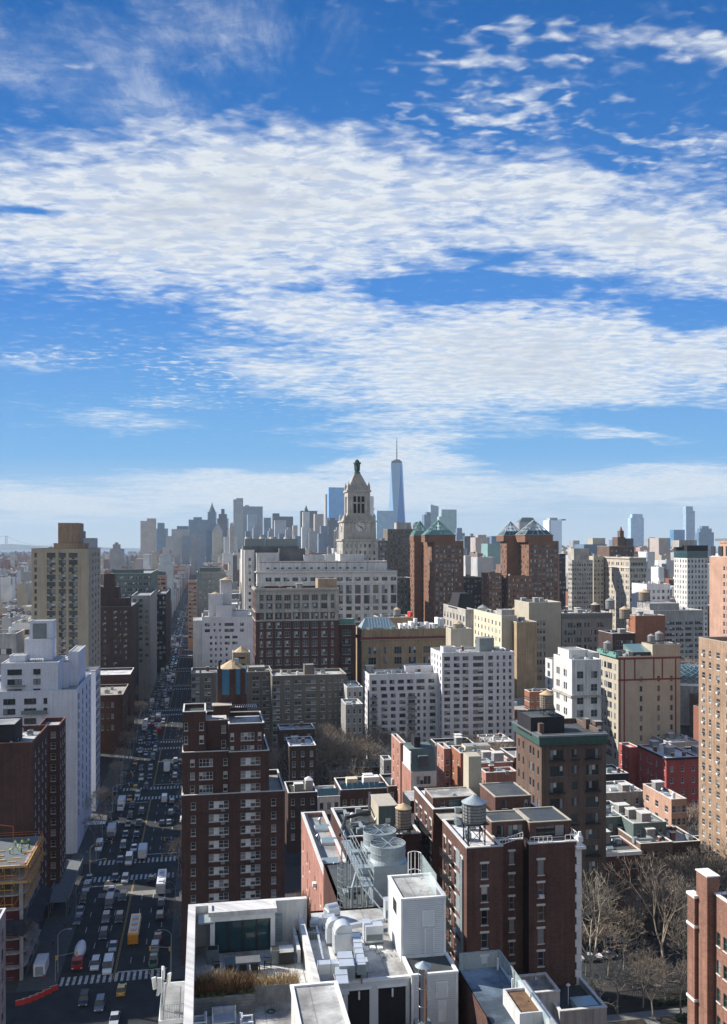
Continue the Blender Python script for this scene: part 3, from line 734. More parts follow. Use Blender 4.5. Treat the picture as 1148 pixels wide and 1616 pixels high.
b = bld('pale teal glass building right of the avenue', 311, 357, 903, 660, dep=30, wall='stucco_grey', cat='office building', zlo=25, glass='glass_green', frame='frame_white',
  N=dict(c=C(6, 3.0), t=1.5, f=4.2, h=3.0, st='k2'))
pbox(b, 'setback', 316, 350, 896, 6, 14, 'green_grey'); clutter(b, 5, 9)
b = bld('small round-fronted red and white striped building on the avenue', 297, 311, 917, 780, dep=24, wall='brick_salmon', cat='building', zlo=8, N=dict(c=C(1, 6.5), t=1.6, f=3.6, h=1.7, st='p3'))
# brown-grey slab in front of it
G3 = [(411, 3.0), (434, 2.6), (454, 1.9), (470.5, 3.0), (491, 4.2), (509.5, 2.0), (521, 1.0), (530, .8), (539, 1.9)]
b = bld('wide grey-brown brick apartment slab with open balconies in the centre', 430, 547, 1067, 358, dep=17, wall='brick_greyb', name=AP, cat='apartment building', zlo=8, cop='coping_tan', frame='frame_grey', roof='roof_pale',
  N=[dict(c=G3[2:], t=1.9, f=2.88, h=1.45, st='d2', lo=8), dict(c=[(436.5, 2.8)], t=1.9, f=2.88, h=1.7, st='p2', lo=8)])
pbox(b, 'bulkhead', 481, 496, 1050, 4, 5, 'brick_greyb'); clutter(b, 9, 4, ('tank', 'vent', 'rooftop_unit'))
b = bld('left wing of the grey-brown slab with stacked balconies facing the avenue', 302, 430, 1063, 364, dep=17, wall='brick_greyb', name=AP, cat='apartment building', zlo=10, cop='coping_tan', frame='frame_grey', roof='roof_grey',
  N=[dict(c=[(309, 3.2)], t=1.4, f=2.88, h=2.1, st='p2', lo=14), dict(c=[(328, 2.6), (404, 3), (420, 2.8)], t=1.9, f=2.88, h=1.5, st='d2', lo=14)])
pbox(b, 'bulkhead', 392, 419, 1054, 5, 8, 'brick_greyb'); clutter(b, 8, 6)
for i in range(9):
 z = b.h - 3.9 - 2.88 * i; m = MB(); m.box(b.bx(303), -1.1, z, b.bx(315), -.01, z + .14); m.box(b.bx(303), -1.1, z + .14, b.bx(315), -1.04, z + 1.0); m.build('balcony', 'stucco_grey', b.root)
b = bld('small tan brick roof house with a conical copper cap', 368, 395, 1030, 400, dep=8, wall='brick_tan', cat='building', zlo=30, N=dict(c=[(381, 3.4)], t=2, f=3, h=1.0, st='s', lo=32))
MB().cyl(b.W / 2, 4, b.h, b.h + 2.4, 3.6, .1, 8).build('roof', 'wood_cone', b.root)
# dark red building with stone top
GW = [(413, 1.4), (425.5, 2.6), (440, 2.6), (454, 2.6), (468.5, 2.6), (482.5, 2.6), (497, 2.6), (512, 2.6), (525, 1.3)]
b = bld('dark red brick office block with a grey stone crown, centre', 404, 535, 929, 400, xb=399.5, wall='brick_dark', cat='office building', zlo=30, cop='coping_tan', frame='frame_grey',
  N=[dict(c=GW, t=15.4 + 3.9 * 0, f=4.15, h=2.7, st='d3', lo=30), dict(c=GW, t=3.3, f=3.7, h=2.3, n=2, st='d3'), dict(c=GW, t=11.3, f=4.1, h=2.8, n=1, st='d3')], S=dict(c=C(3, 1.4), t=3, f=4.1, h=2.2, lo=30))
# stone cladding of the crown: strips between the windows
m = MB(); zt = b.h; xs = sorted([(b.bx(c) - w / 2 - .15, b.bx(c) + w / 2 + .15) for c, w in GW]); e = -.12
m.box(-.12, e, zt - 2.9, b.W + .12, -.003, zt); m.box(-.12, e, zt - 10.9, b.W + .12, -.003, zt - 9.6); m.box(-.12, e, zt - 14.7, b.W + .12, -.003, zt - 14.2)
px_ = -.12
for a, c in xs + [(b.W + .12, 0)]:
 m.box(px_, e, zt - 9.6, a, -.003, zt - 2.9)
 if (px_ > 0): m.box(px_ + .2, e, zt - 14.2, a - .2, -.003, zt - 10.9)
 px_ = c
for a, c in xs: m.box(a, e + .02, zt - 6.7, c, -.003, zt - 5.85)
m.build('stone_crown', 'limestone', b.root)
band(b, b.h - 1.0, .8, .7, 'limestone'); band(b, b.h - 10.9, .5, .5, 'limestone'); band(b, b.h - 14.8, .35, .4, 'limestone')
pbox(b, 'bulkhead', 502, 532, 914, 5, 9, 'brick_tan'); clutter(b, 5, 3)
b = bld('dark red brick annex with wide arched windows', 535, 562, 986, 418, dep=20, wall='brick_dark', zlo=20, cat='building', frame='frame_grey', N=dict(c=[(547.5, 3.8)], t=2.4, f=4.4, h=2.8, st='d3', lo=20), roof='roof_tan')
pbox(b, 'greenhouse', 536, 560, 978, 3, 8, 'copper')
# tan school-like building with green copper trims
b = bld('tan brick building with a red-tiled cornice and pale roof lights, centre', 571, 712, 994, 425, xb=560, wall='brick_tan', zlo=15, cat='building', frame='frame_grey', cop='coping_tan', roof='roof_pale',
  N=[dict(c=[(588, 3.9), (608, 1.2), (628.5, 3.6), (651, 3.6), (674, 3.6), (695, 1.3)], t=8.4, f=5.0, h=3.4, st='d3', lo=12)], S=dict(c=C(3, 1.2), t=8, f=5, h=3, lo=12))
band(b, b.h - 4.6, 1.0, .9, 'red_trim'); band(b, b.h - 5.1, .5, .5, 'coping_tan')
m = MB()
for i in range(15): x = b.W * (i + .5) / 15; m.box(x - .55, -.35, b.h - 3.6, x + .55, -.003, b.h + .5)
m.build('battlement', 'brick_tan', b.root)
m = MB()
for i, w in ((.12, 3), (.2, 2), (.33, 2.4), (.62, 3.4), (.85, 3)): m.box(b.W * i, .5, b.rz, b.W * i + w, 3.5, b.rz + 2.0)
m.build('roof_light', 'glass_green', b.root)
m = MB(); x0 = b.W * .03; x1 = b.W * .42; zz = b.rz
m.quad((x0, 8, zz + 1), (x1, 8, zz + 1), (x1 - 3, 13, zz + 6), (x0 + 3, 13, zz + 6)); m.quad((x0, 8, zz), (x1, 8, zz), (x1, 8, zz + 1), (x0, 8, zz + 1)); m.quad((x0, 18, zz), (x1, 18, zz), (x1 - 3, 13, zz + 6), (x0 + 3, 13, zz + 6)); m.poly([(x1, 8, zz + 1), (x1, 18, zz + 1), (x1 - 3, 13, zz + 6)]); m.poly([(x0, 8, zz + 1), (x0, 18, zz + 1), (x0 + 3, 13, zz + 6)])
m.build('glass_roof', 'skylight', b.root)
m = MB()
for i in range(13): x = x0 + (x1 - x0) * i / 12; m.tube((x, 7.95, zz + 1), (max(x0 + 3, min(x1 - 3, x)), 12.95, zz + 6), .12, n=4)
m.build('glazing_bar', 'galv', b.root)
m = MB(); rb = random.Random(4)
for i in range(9): x = b.W * (.45 + .55 * i / 9); m.box(x, 4 + rb.random() * 5, b.rz, x + 1.5, 11, b.rz + rb.uniform(2.5, 6))
m.build('chimney', 'trim_white', b.root); clutter(b, 8, 4)
b = bld('blank tan stucco lift tower behind the white slab', 712, 745, 993, 400, dep=9, wall='tan_stucco', zlo=20, cat='building', xb=704); water_tower(b.wpos(4.6, 4.5, b.rz), 2.3, 2.4, .6, 'squat tan water tank on the blank stucco lift tower', 'coping_tan')
# white apartment slab, two heights
WC = [(591, 2.0), (605.5, 2.5), (619, 2.1), (633, 2.6), (647.5, 2.6), (664, 3.5), (681, 2.6), (693.5, 1.1)]
b = bld('wide white brick apartment slab with rows of dark windows, lower left part', 583, 700, 1065, 372, xb=573, wall='white_grey', name=AP, cat='apartment building', zlo=6, frame='frame_dark', roof='roof_pale',
  N=[dict(c=WC, t=2.4, f=2.84, h=1.5, n=2, st='d2'), dict(c=[(591, 2.0), (607, 2.5), (621, 2.1), (635.5, 2.6), (650, 2.9), (661, 1.1), (670.5, 1.1), (683, 2.4), (696, 1.1)], t=8.2, f=2.84, h=1.5, st='d2', lo=6)],
  S=dict(c=C(4, 1.2), t=2.4, f=2.84, h=1.4, lo=6))
pbox(b, 'bulkhead', 640, 690, 1052, 9, 6, 'white_grey'); clutter(b, 9, 3)
m = MB()
for i in range(10):
 for c, w in ((650, 1.9), (590, 1.5)):
  z = b.h - 8.2 - 2.1 - 2.84 * i; x = b.bx(c)
  if z < 4: continue
  m = MB(); m.box(x - w, -1.1, z, x + w, -.01, z + .15); m.box(x - w, -1.1, z + .15, x + w, -1.04, z + 1.0); m.build('balcony', 'galv_dark', b.root)
b = bld('taller right part of the white apartment slab with a grid of dark windows', 698, 812, 1031, 371, xb=680, wall='white_grey', name=AP, cat='apartment building', zlo=6, frame='frame_dark', roof='roof_grey', par=.8,
  N=[dict(c=[(706, 2.5), (721, 2.5), (735, 2.5), (755, 4.5), (774.5, 2.0), (786, 1.0), (796, .9), (805.5, 1.1)], t=1.5, f=2.84, h=1.55, st='d2', lo=6)], S=dict(c=C(4, 1.4), t=1.6, f=2.84, h=1.5, lo=6))
pbox(b, 'bulkhead', 757, 780, 1008, 8, 6, 'galv_dark'); pbox(b, 'bulkhead', 700, 720, 1022, 6, 5, 'white_grey'); clutter(b, 10, 6)
for x in (.57,): MB().box(b.W * x, -.25, 3, b.W * x + .5, -.003, b.h - .3).build('pier', 'trim_white', b.root)
# cream lit loft, tan party wall
b = bld('cream loft building with a blank tan party wall, right of centre', 792, 816, 972, 442, xb=748, wall='cream', zlo=15, cat='loft building', par=1.2,
  S=[dict(c=C(8, 1.7), t=3.2, f=4.0, h=2.1, st='s', n=3), dict(c=C(8, 1.7), t=16.5, f=4.0, h=2.1, st='s', lo=12)])
MB().box(-.04, -.12, 0, b.W, -.003, b.h).build('party_wall', 'tan_stucco', b.root); pbox(b, 'bulkhead', 792, 812, 963, 3, 8, 'concrete'); clutter(b, 4, 1)
b = bld('plain brown brick building beside the tan party wall', 816, 848, 982, 436, dep=24, wall='brick_tan', zlo=15, cat='building'); clutter(b, 6, 2)
b = bld('grey-tan loft with windows down one side only', 835, 886, 951, 470, dep=22, wall='tan_stucco', zlo=18, cat='loft building', frame='frame_dark', N=dict(c=[(848.5, 1.2), (853.5, 1.2), (859, 1.2)], t=9.7, f=4.15, h=2.5, st='s'))
clutter(b, 7, 5)
b = bld('long grey-tan office block with a white roof edge, right of centre', 887, 967, 968, 478, dep=20, wall='grey_stone', zlo=15, cat='office building', frame='frame_dark', roof='roof_white', cop='trim_white',
  N=dict(c=[(x + d, 1.15) for x in (893, 907, 924, 940) for d in (0, 5, 9)] + [(952, 1.1), (958, 1.1)], t=5.2, f=4.0, h=2.5, st='s', lo=12))
band(b, b.h - 2.9, 2.2, .3, 'coping_dark'); clutter(b, 9, 7)
b = bld('low dark building with bay windows between the office block and the red brick wall', 967, 1003, 1000, 440, dep=16, wall='brick_deep', zlo=10, cat='building', frame='frame_grey', N=dict(c=[(978, 3.8), (993, 3.8)], t=3.5, f=4.2, h=2.6, st='p4', lo=10)); clutter(b, 4, 2)
b = bld('blank orange-red brick building, right of centre', 1003, 1050, 972, 452, xb=992, wall='brick_orange', zlo=10, cat='building', N=dict(c=[(1040, .9)], t=5, f=4.2, h=1.2, st='s')); clutter(b, 4, 12)
# ornate mansard building
b = bld('tan stone building with arched windows and a dark mansard tower', 735, 750, 962, 500, xb=700, wall='limestone', zlo=20, cat='building', S=[dict(c=C(7, 2.6), t=4, f=5, h=3.2, st='s')], roof='roof_dark')
m = MB(); zz = b.rz; y0, y1 = b.dep * .35, b.dep * .75
x0 = -.2; m.poly([(x0, y0, zz), (x0, y1, zz), (x0 + 2.5, y1 - 2, zz + 9), (x0 + 2.5, y0 + 2, zz + 9)]); m.poly([(x0, y0, zz), (x0 + 2.5, y0 + 2, zz + 9), (9, y0 + 2, zz + 9), (11, y0, zz)]); m.poly([(x0 + 2.5, y0 + 2, zz + 9), (x0 + 2.5, y1 - 2, zz + 9), (9, y1 - 2, zz + 9), (9, y0 + 2, zz + 9)]); m.poly([(11, y0, zz), (9, y0 + 2, zz + 9), (9, y1 - 2, zz + 9), (11, y1, zz)])
m.build('mansard_roof', 'black_wall', b.root)
b = bld('long low building with white roof stripes behind the mansard tower', 752, 835, 976, 505, dep=24, wall='grey_dark', zlo=20, cat='building', roof='roof_white', N=dict(c=C(10, 1.8), t=3, f=4, h=2, st='s')); clutter(b, 9, 5)
water_tower(b.wpos(5.5, 5, b.rz), 3.0, 5.2, 1.5, 'left of two grey water tanks beside the mansard tower', 'grey_tank', 'grey_tank'); water_tower(b.wpos(25, 6, b.rz), 2.3, 4, 1.2, 'wooden water tank at the foot of the right brick tower')
water_tower(b.wpos(19, 6, b.rz), 2.2, 3.6, 1.2, 'tan water tank beside the wooden one at the foot of the right brick tower', 'coping_tan', 'coping_tan')
b = bld('low brick roof house with a lone water tank before the left brick tower', 600, 652, 975, 520, dep=20, wall='brick_tan', zlo=30, cat='building', N=dict(c=C(6, 1.4), t=4, f=4, h=1.8, st='s')); clutter(b, 6, 5)
water_tower(b.wpos(b.bx(630.5), 6, b.rz), 2.1, 3.6, 1.8, 'pale water tank standing before the left brick tower', 'grey_tank', 'wood_cone'); pbox(b, 'roof_shed', 648, 652, 966, 2, 8, 'safety_red')
# big white building with clock tower
CE = [410 + 14.1 * i for i in range(1, 16)]
b = bld('wide white stone office block with paired window bays, centre', 406, 627, 902, 600, xb=398, wall='white_stone', zlo=20, cat='office building', frame='frame_dark',
  N=[dict(c=[(c, 3.9) for c in CE], t=4.2, f=5.0, h=2.6, n=1, st='p3'), dict(c=[(c, 3.9) for c in CE], t=9.6, f=5, h=6.0, n=1, st='f2'), dict(c=[(c, 3.9) for c in CE], t=16.6, f=5, h=6.0, n=1, st='f2'),
           dict(c=[(c, 3.9) for c in CE], t=24.4, f=4.6, h=2.6, n=1, st='p3'), dict(c=[(c, 3.9) for c in CE], t=29.5, f=6, h=4.8, lo=18, st='f2')], S=dict(c=C(2, 1.5), t=4.2, f=5.0, h=3, lo=20, st='s'))
band(b, b.h - .9, .9, 1.1, 'white_stone'); band(b, b.h - 8.4, .5, .35, 'white_stone'); band(b, b.h - 23.6, .5, .4, 'white_stone'); band(b, b.h - 28.2, .4, .3, 'white_stone')
m = MB()
for i in range(17):
 x = b.bx(403 + 14.1 * i)
 if .6 < x < b.W - .6: m.box(x - .45, -.4, b.h - 23.2, x + .45, -.003, b.h - 8.6)
m.build('pier', 'white_stone', b.root)
x0, x1, z1, o = pbox(b, 'attic', 409, 611, 886, 3, 14, 'white_stone', roof='roof_white')
m = MB()
for i in range(14): x = x0 + 5 + i * 5.0; m.box(x, 2.93, b.rz + 2.6, x + 1.9, 2.98, b.rz + 3.6)
m.build('vent_slot', 'frame_dark', b.root)
m = MB(); m.box(x0, 2.9, z1 - 1.0, x1, 2.97, z1 - .7);
for q in (.33, .52, .68, .84): m.box(x0 + (x1 - x0) * q, 2.9, b.rz, x0 + (x1 - x0) * q + .25, 2.97, z1 - 1)
m.build('rain_pipe', 'red_trim', b.root)
pbox(b, 'penthouse', 405, 441, 873, 6, 12, 'white_stone'); pbox(b, 'penthouse', 480, 513, 876, 6, 12, 'white_stone'); pbox(b, 'penthouse', 537, 575, 875, 6, 12, 'white_stone')
x0, x1, z1, o = pbox(b, 'machine_room', 441, 482, 866, 12, 12, 'grey_dark'); clutter(b, 10, 4)
b = bld('tall pale stone slab carrying a long grey machine deck', 386, 402, 868, 612, xb=380, wall='white_stone', zlo=20, cat='office building', frame='frame_dark', N=dict(c=[(394.5, 1.5)], t=5.5, f=4.7, h=2, st='s'))
b = bld('dark louvred machine deck with round fans above the white office block', 384, 472, 862, 622, dep=20, wall='grey_dark', zlo=60, cat='office building', cop='galv_dark')
m = MB(); m.box(b.bx(387), 1, b.rz, b.bx(418), 12, b.rz + 6.2); m.box(b.bx(421), 1, b.rz, b.bx(470), 12, b.rz + 6.2); m.build('cooling_deck', 'galv_dark', b.root)
m = MB()
for c in (393, 416, 432, 455): m.cyl(b.bx(c), 5, b.rz + 6.2, b.rz + 7.6, 2.8, 2.4, 14)
m.build('fan_housing', 'coping_tan', b.root)
# ------------------------------------------------------------------ clock tower
def clock_tower():
 D = 640; s = FPX / D
 b = bld('ornate pale stone clock tower with a green lantern on a stepped pyramid top', 541, 597, 851, D, xb=532, wall='limestone', name='clock_tower', cat='clock tower', zlo=55, frame='frame_dark', cop='limestone',
   N=[dict(c=C(7, 1.5, .04, .96), t=3.4, f=5.0, h=2.6, st='s', lo=55)], S=dict(c=C(4, 1.4), t=3.4, f=5.0, h=2.6, st='s', lo=55))
 band(b, b.h - 1.2, 1.2, .8, 'limestone')
 W, dp = b.W, b.dep; cx, cy = W / 2, dp / 2
 def blk(name, w, z0, z1, mat='limestone', d=None, yo=None):
  d = w if d is None else d
  return MB().box(cx - w / 2, cy - d / 2, z0, cx + w / 2, cy + d / 2, z1).build(name, mat, b.root)
 zf = lambda y: b.bz(y, cx, 4)
 z1, z2, z3, z4, z5, z6 = zf(822), zf(812), zf(776), zf(771), zf(746), zf(723)
 Wc = 23.5
 blk('clock_stage', Wc, b.h, z1); blk('cornice', Wc + 1.8, z1 - .9, z1 + .2)
 for sx in (-1, 1):
  for sy in (-1, 1):
   m = MB(); m.cyl(cx + sx * Wc * .46, cy + sy * Wc * .46, b.h, z1 + 3.2, 1.5, 1.1, 8); m.cyl(cx + sx * Wc * .46, cy + sy * Wc * .46, z1 + 3.2, z1 + 5.4, 1.3, .1, 8)
   m.build('corner_turret', 'limestone', b.root)
 m = MB(); n = 5
 for i in range(n):
  w = Wc - 2.2 - i * .9; zz = z1 + .2 + i * (z2 - z1) / n; m.box(cx - w / 2, cy - w / 2, zz, cx + w / 2, cy + w / 2, zz + (z2 - z1) / n)
 m.build('stepped_base', 'limestone', b.root)
 # belfry: corner piers and columns around a dark core
 Wb = 16.5; zb = z2 + 1.0
 m = MB(); m.box(cx - Wb / 2, cy - Wb / 2, z2, cx + Wb / 2, cy + Wb / 2, zb); m.box(cx - Wb / 2, cy - Wb / 2, z3 - 3.2, cx + Wb / 2, cy + Wb / 2, z3)
 for sx in (-1, 1):
  for sy in (-1, 1): m.box(cx + sx * Wb / 2 - (0 if sx < 0 else 4.1), cy + sy * Wb / 2 - (0 if sy < 0 else 4.1), zb, cx + sx * Wb / 2 + (4.1 if sx < 0 else 0), cy + sy * Wb / 2 + (4.1 if sy < 0 else 0), z3 - 3.2)
 m.build('belfry', 'limestone', b.root)
 MB().box(cx - Wb / 2 + 2.2, cy - Wb / 2 + 2.2, zb, cx + Wb / 2 - 2.2, cy + Wb / 2 - 2.2, z3 - 3.2).build('belfry_core', 'black_wall', b.root)
 for fx, fy, ax in ((0, -1, 0), (-1, 0, 1), (1, 0, 1), (0, 1, 0)):
  for q in (-1, 1):
   t = q * 1.45; x = cx + (fx * (Wb / 2 - .8) if ax else t); y = cy + (t if ax else fy * (Wb / 2 - .8))
   MB().cyl(x, y, zb, z3 - 3.2, .62, .52, 10).build('column', 'limestone', b.root)
  m = MB(); zz = zb + (z3 - 3.2 - zb) * .56
  if ax: m.box(cx + fx * (Wb / 2 - .9) - .3, cy - 4, zz, cx + fx * (Wb / 2 - .9) + .3, cy + 4, zz + 1.3)
  else: m.box(cx - 4, cy + fy * (Wb / 2 - .9) - .3, zz, cx + 4, cy + fy * (Wb / 2 - .9) + .3, zz + 1.3)
  m.build('spandrel', 'limestone', b.root)
 blk('cornice', Wb + 1.6, z3, z4 - .9)
 m = MB()
 for sx in (-1, 1):
  for sy in (-1, 1):
   x, y = cx + sx * Wb * .45, cy + sy * Wb * .45; m.box(x - .9, y - .9, z4 - .9, x + .9, y + .9, z4 + 2.4); m.cyl(x, y, z4 + 2.4, z4 + 5.2, .9, .1, 8)
 m.build('urn', 'limestone', b.root)
 # steep stepped pyramid
 m = MB(); n = 13
 for i in range(n):
  t = i / n; w = 15.2 * (1 - t) ** .92 * .78 + 3.6 * 1.0 + 0 * t; zz = z4 - .9 + (z5 - z4 + .9) * t
  m.box(cx - w / 2, cy - w / 2, zz, cx + w / 2, cy + w / 2, zz + (z5 - z4 + .9) / n - .02)
 m.build('pyramid_roof', 'limestone', b.root)
 m = MB(); zz = z5; h = z6 - z5
 m.cyl(cx, cy, zz, zz + h * .12, 2.6, 2.2, 8); m.cyl(cx, cy, zz + h * .12, zz + h * .2, 1.6, 1.6, 8)
 for i in range(8):
  a = pi / 8 + i * pi / 4; m.tube((cx + 1.7 * cos(a), cy + 1.7 * sin(a), zz + h * .18), (cx + 2.1 * cos(a), cy + 2.1 * sin(a), zz + h * .72), .34, .3, 5)
 m.cyl(cx, cy, zz + h * .2, zz + h * .7, 1.1, 1.3, 8); m.cyl(cx, cy, zz + h * .70, zz + h * .80, 3.1, 2.7, 8); m.cyl(cx, cy, zz + h * .80, zz + h * .9, 1.4, 1.7, 8); m.cyl(cx, cy, zz + h * .9, zz + h, 1.7, .4, 8)
 m.build('lantern', 'copper_dark', b.root)
 # clock faces
 zc = zf(831); r = 3.9
 for face in ('N', 'E'):
  def P(a, rr, d):
   if face == 'N': return (cx + rr * sin(a), cy - Wc / 2 - d, zc + rr * cos(a))
   return (cx - Wc / 2 - d, cy - rr * sin(a), zc + rr * cos(a))
  m = MB(); m.poly([P(2 * pi * i / 28, r, .1) for i in range(28)][::-1]); f = m.build('clock_face', 'white_stone', b.root)
  m = MB()
  for i in range(28): a, c = 2 * pi * i / 28, 2 * pi * (i + 1) / 28; m.quad(P(a, r, .18), P(c, r, .18), P(c, r + .45, .18), P(a, r + .45, .18))
  m.build('rim', 'grey_stone', f)
  for i in range(12): a = pi * i / 6; m = MB(); m.tube(P(a, r * .74, .2), P(a, r * .95, .2), .16, n=4); m.build('hour_mark', 'frame_dark', f)
  m = MB(); m.tube(P(R(112), -.8, .3), P(R(112), 2.2, .3), .3, .2, 4); m.tube(P(R(130), 0, .33), P(R(130), 3.3, .33), .22, .14, 4); m.tube(P(R(310), 0, .33), P(R(310), 3.0, .33), .22, .1, 4); m.build('hand', 'frame_dark', f)
clock_tower()
# ------------------------------------------------------------------ the twin brick towers with glass pyramids
def pyramid(b, x0, x1, y0, y1, z0, z1, fr='copper_dark', gl='glass_teal'):
 cx, cy = (x0 + x1) / 2, (y0 + y1) / 2; c = [(x0, y0), (x1, y0), (x1, y1), (x0, y1)]
 zm = z0 + (z1 - z0) * .30; q = .30; A = (cx, cy, z1)
 L = lambda p, t: (p[0] + (cx - p[0]) * t, p[1] + (cy - p[1]) * t, z0 + (z1 - z0) * t)
 m = MB()
 for i in range(4): m.quad((*c[i], z0), (*c[(i + 1) % 4], z0), L(c[(i + 1) % 4], .3), L(c[i], .3))
 p = m.build('glass_pyramid', gl, b.root)
 m = MB(); r = .34
 for i in range(4):
  a, d = c[i], c[(i + 1) % 4]
  m.tube((*a, z0), A, r, n=4); m.tube((*a, z0), (*d, z0), r, n=4)
  for t in (.3, .52, .74): m.tube(L(a, t), L(d, t), r * .7, n=4)
  mid = ((a[0] + d[0]) / 2, (a[1] + d[1]) / 2); m.tube((*mid, z0), A, r * .7, n=4)
  for f in (.25, .75):
   e = (a[0] + (d[0] - a[0]) * f, a[1] + (d[1] - a[1]) * f); m.tube((*e, z0), L(mid, .52), r * .6, n=4)
 m.build('frame', fr, p)
def zeck(label, xA, xB, xC, xE, xF, apA, apB, D, fr, gl, low):
 """xA..: columns: A lit side from/to, A front to, B lit side from/to(front start), front end"""
 w = dict(frame='frame_dark', cop='brick_zeck', zlo=30, par=.7, wall='brick_zeck')
 b = bld(label, xE, xF, 854, D, xb=xC, name=AP, cat='apartment tower', S=dict(c=C(5, 1.5), t=3, f=3.75, h=1.7, st='s', lo=34), N=dict(c=C(7, 2.0, .03, .97), t=3, f=3.4, h=2.1, st='s', lo=34), **w)
 # front clad darker
 # second shaft
 y0 = b.dep
 x0 = b.bx(xC - .5, y0); xw0 = b.bx(xB, y0); x1 = x0 + 16
 z1 = b.bz(854, x0, y0); dA = 14
 m = MB(); wm = []
 rects = [(1.2 + i * 3.4, z1 - 5 - j * 3.75, 1.5, 1.8) for i in range(4) for j in range(18)]
 facade_mesh(m, (xw0, y0 + dA), (0, -1), dA, 0, z1, rects)
 m.box(xw0 + .001, y0, 0, x1, y0 + dA, z1, 0, skip='w')
 m.build('shaft', 'brick_zeck', b.root)
 ww = MB()
 for i, q in enumerate(rects): ww.add(winmb(q[2], q[3], 's', i % 5, D), (xw0, y0 + dA - q[0], q[1]), -pi / 2)
 setp(ww.build('window', ['frame_grey', 'glass', 'blind', 'blind_grey', 'coping'], b.root), kind='stuff')
 zc = b.bz(844, b.W / 2, 4)
 q = b.W * .02
 m = MB(); X0, X1 = b.bx(apB[1], 1.5), b.bx(apB[2], 1.5); d = X1 - X0
 m.box(X0, 1.5, b.rz, X1, 1.5 + d, zc); m.box(X0 - .3, 1.2, zc - .6, X1 + .3, 1.8 + d, zc); m.build('drum', 'brick_zeck', b.root)
 pyramid(b, X0 + .4, X1 - .4, 2, 1 + d, zc + .05, b.bz(apB[0], (X0 + X1) / 2, 1.5 + d / 2), fr, gl)
 Y0 = y0 + 1; X0, X1 = b.bx(apA[1], Y0), b.bx(apA[2], Y0); d = X1 - X0; zc2 = b.bz(845, X0, Y0)
 m = MB(); m.box(X0, Y0, z1 - .1, X1, Y0 + d, zc2); m.build('drum', 'brick_zeck', b.root)
 pyramid(b, X0 + .4, X1 - .4, Y0 + .5, Y0 + d - .5, zc2 + .05, b.bz(apA[0], (X0 + X1) / 2, Y0 + d / 2), fr, gl)
 return b
zeck('left of the twin orange brick towers topped by green-framed glass pyramids', 645, 654, 667, 686, 732, (822, 653, 680), (821, 676, 719), 640, 'copper', 'glass_green', None)
zeck('right of the twin orange brick towers topped by grey-framed glass pyramids', 785, 800, 819, 835, 882, (823, 795, 828), (821, 829, 873), 640, 'galv', 'glass_teal', None)
b = bld('lower orange brick wing with vertical sunlit strips between the twin towers', 772, 792, 905, 615, xb=760, wall='brick_zeck', name=AP, cat='apartment building', zlo=15, cop='brick_zeck', N=dict(c=C(4, 1.6), t=2, f=3.75, h=1.9, st='s', lo=20), S=dict(c=C(3, 1.6), t=2, f=3.75, h=1.9, st='s', lo=20)); clutter(b, 3, 3)
b = bld('low brick connecting block right of the left pyramid tower', 731, 760, 911, 650, dep=18, wall='brick_deep', name=AP, cat='apartment building', zlo=15, N=dict(c=C(5, 1.7), t=2, f=3.75, h=1.9, st='s', lo=20)); clutter(b, 3, 4)
b = bld('lower brick wing standing before the right pyramid tower', 802, 840, 909, 618, xb=792, wall='brick_zeck', name=AP, cat='apartment building', zlo=15, cop='brick_zeck', N=dict(c=C(6, 1.7), t=2, f=3.75, h=1.9, st='s', lo=18), S=dict(c=C(2, 1.6), t=2, f=3.75, h=1.9, st='s', lo=20)); clutter(b, 3, 8)
b = bld('dark brick flank block right of the right pyramid tower', 883, 893, 874, 670, dep=20, wall='brick_deep', name=AP, cat='apartment building', zlo=20, N=dict(c=C(2, 2), t=2, f=3.75, h=1.9, st='s', lo=20))
# behind the clock tower
b = bld('grey-brown brick apartment slab right of the clock tower', 612, 656, 835, 760, dep=20, wall='brick_greyb', name=AP, cat='apartment building', zlo=20, cop='coping_tan', N=dict(c=C(11, 1.2), t=2, f=3.0, h=1.4, st='s', lo=20))
pbox(b, 'bulkhead', 626, 649, 825, 5, 9, 'concrete')
b = bld('dark grey mid-rise tucked behind the clock tower', 596, 614, 853, 720, dep=20, wall='grey_dark', cat='building', zlo=20, N=dict(c=C(4, 3), t=2, f=4.0, h=1.8, st='s', lo=20)); clutter(b, 3, 1)
b = bld('low dark brick block below the grey-brown slab', 626, 650, 912, 690, dep=20, wall='green_grey', cat='building', zlo=10, N=dict(c=C(4, 1.6), t=2, f=4.0, h=1.8, st='s', lo=20)); clutter(b, 3, 5)
# right-hand group
b = bld('cream stone loft tower with a regular grid of windows, right of centre', 994, 1020, 880, 700, xb=950, wall='cream_tower', cat='loft building', zlo=15, frame='frame_dark', N=dict(c=C(6, 2.0), t=3.9, f=4.7, h=2.5, st='s', lo=20), S=dict(c=[(x, 1.8) for i in range(6) for x in ((i + .32) / 6, (i + .68) / 6)], t=3.9, f=4.7, h=2.5, st='s', lo=20))
band(b, b.h - 1, 1, .8, 'cream_tower'); band(b, b.h - 8.4, .6, .5, 'white_stone'); clutter(b, 6, 3)
b = bld('stepped brown tower with a small spire behind the cream loft tower', 962, 1001, 862, 760, dep=24, wall='brick_brown', cat='tower', zlo=40, N=dict(c=C(5, 1.8), t=3, f=4, h=2, st='s', lo=40))
pbox(b, 'setback', 975, 987, 848, 4, 10, 'brick_brown'); x0, x1, z1, o = pbox(b, 'spire_base', 979, 985, 838, 5, 5, 'brick_brown')
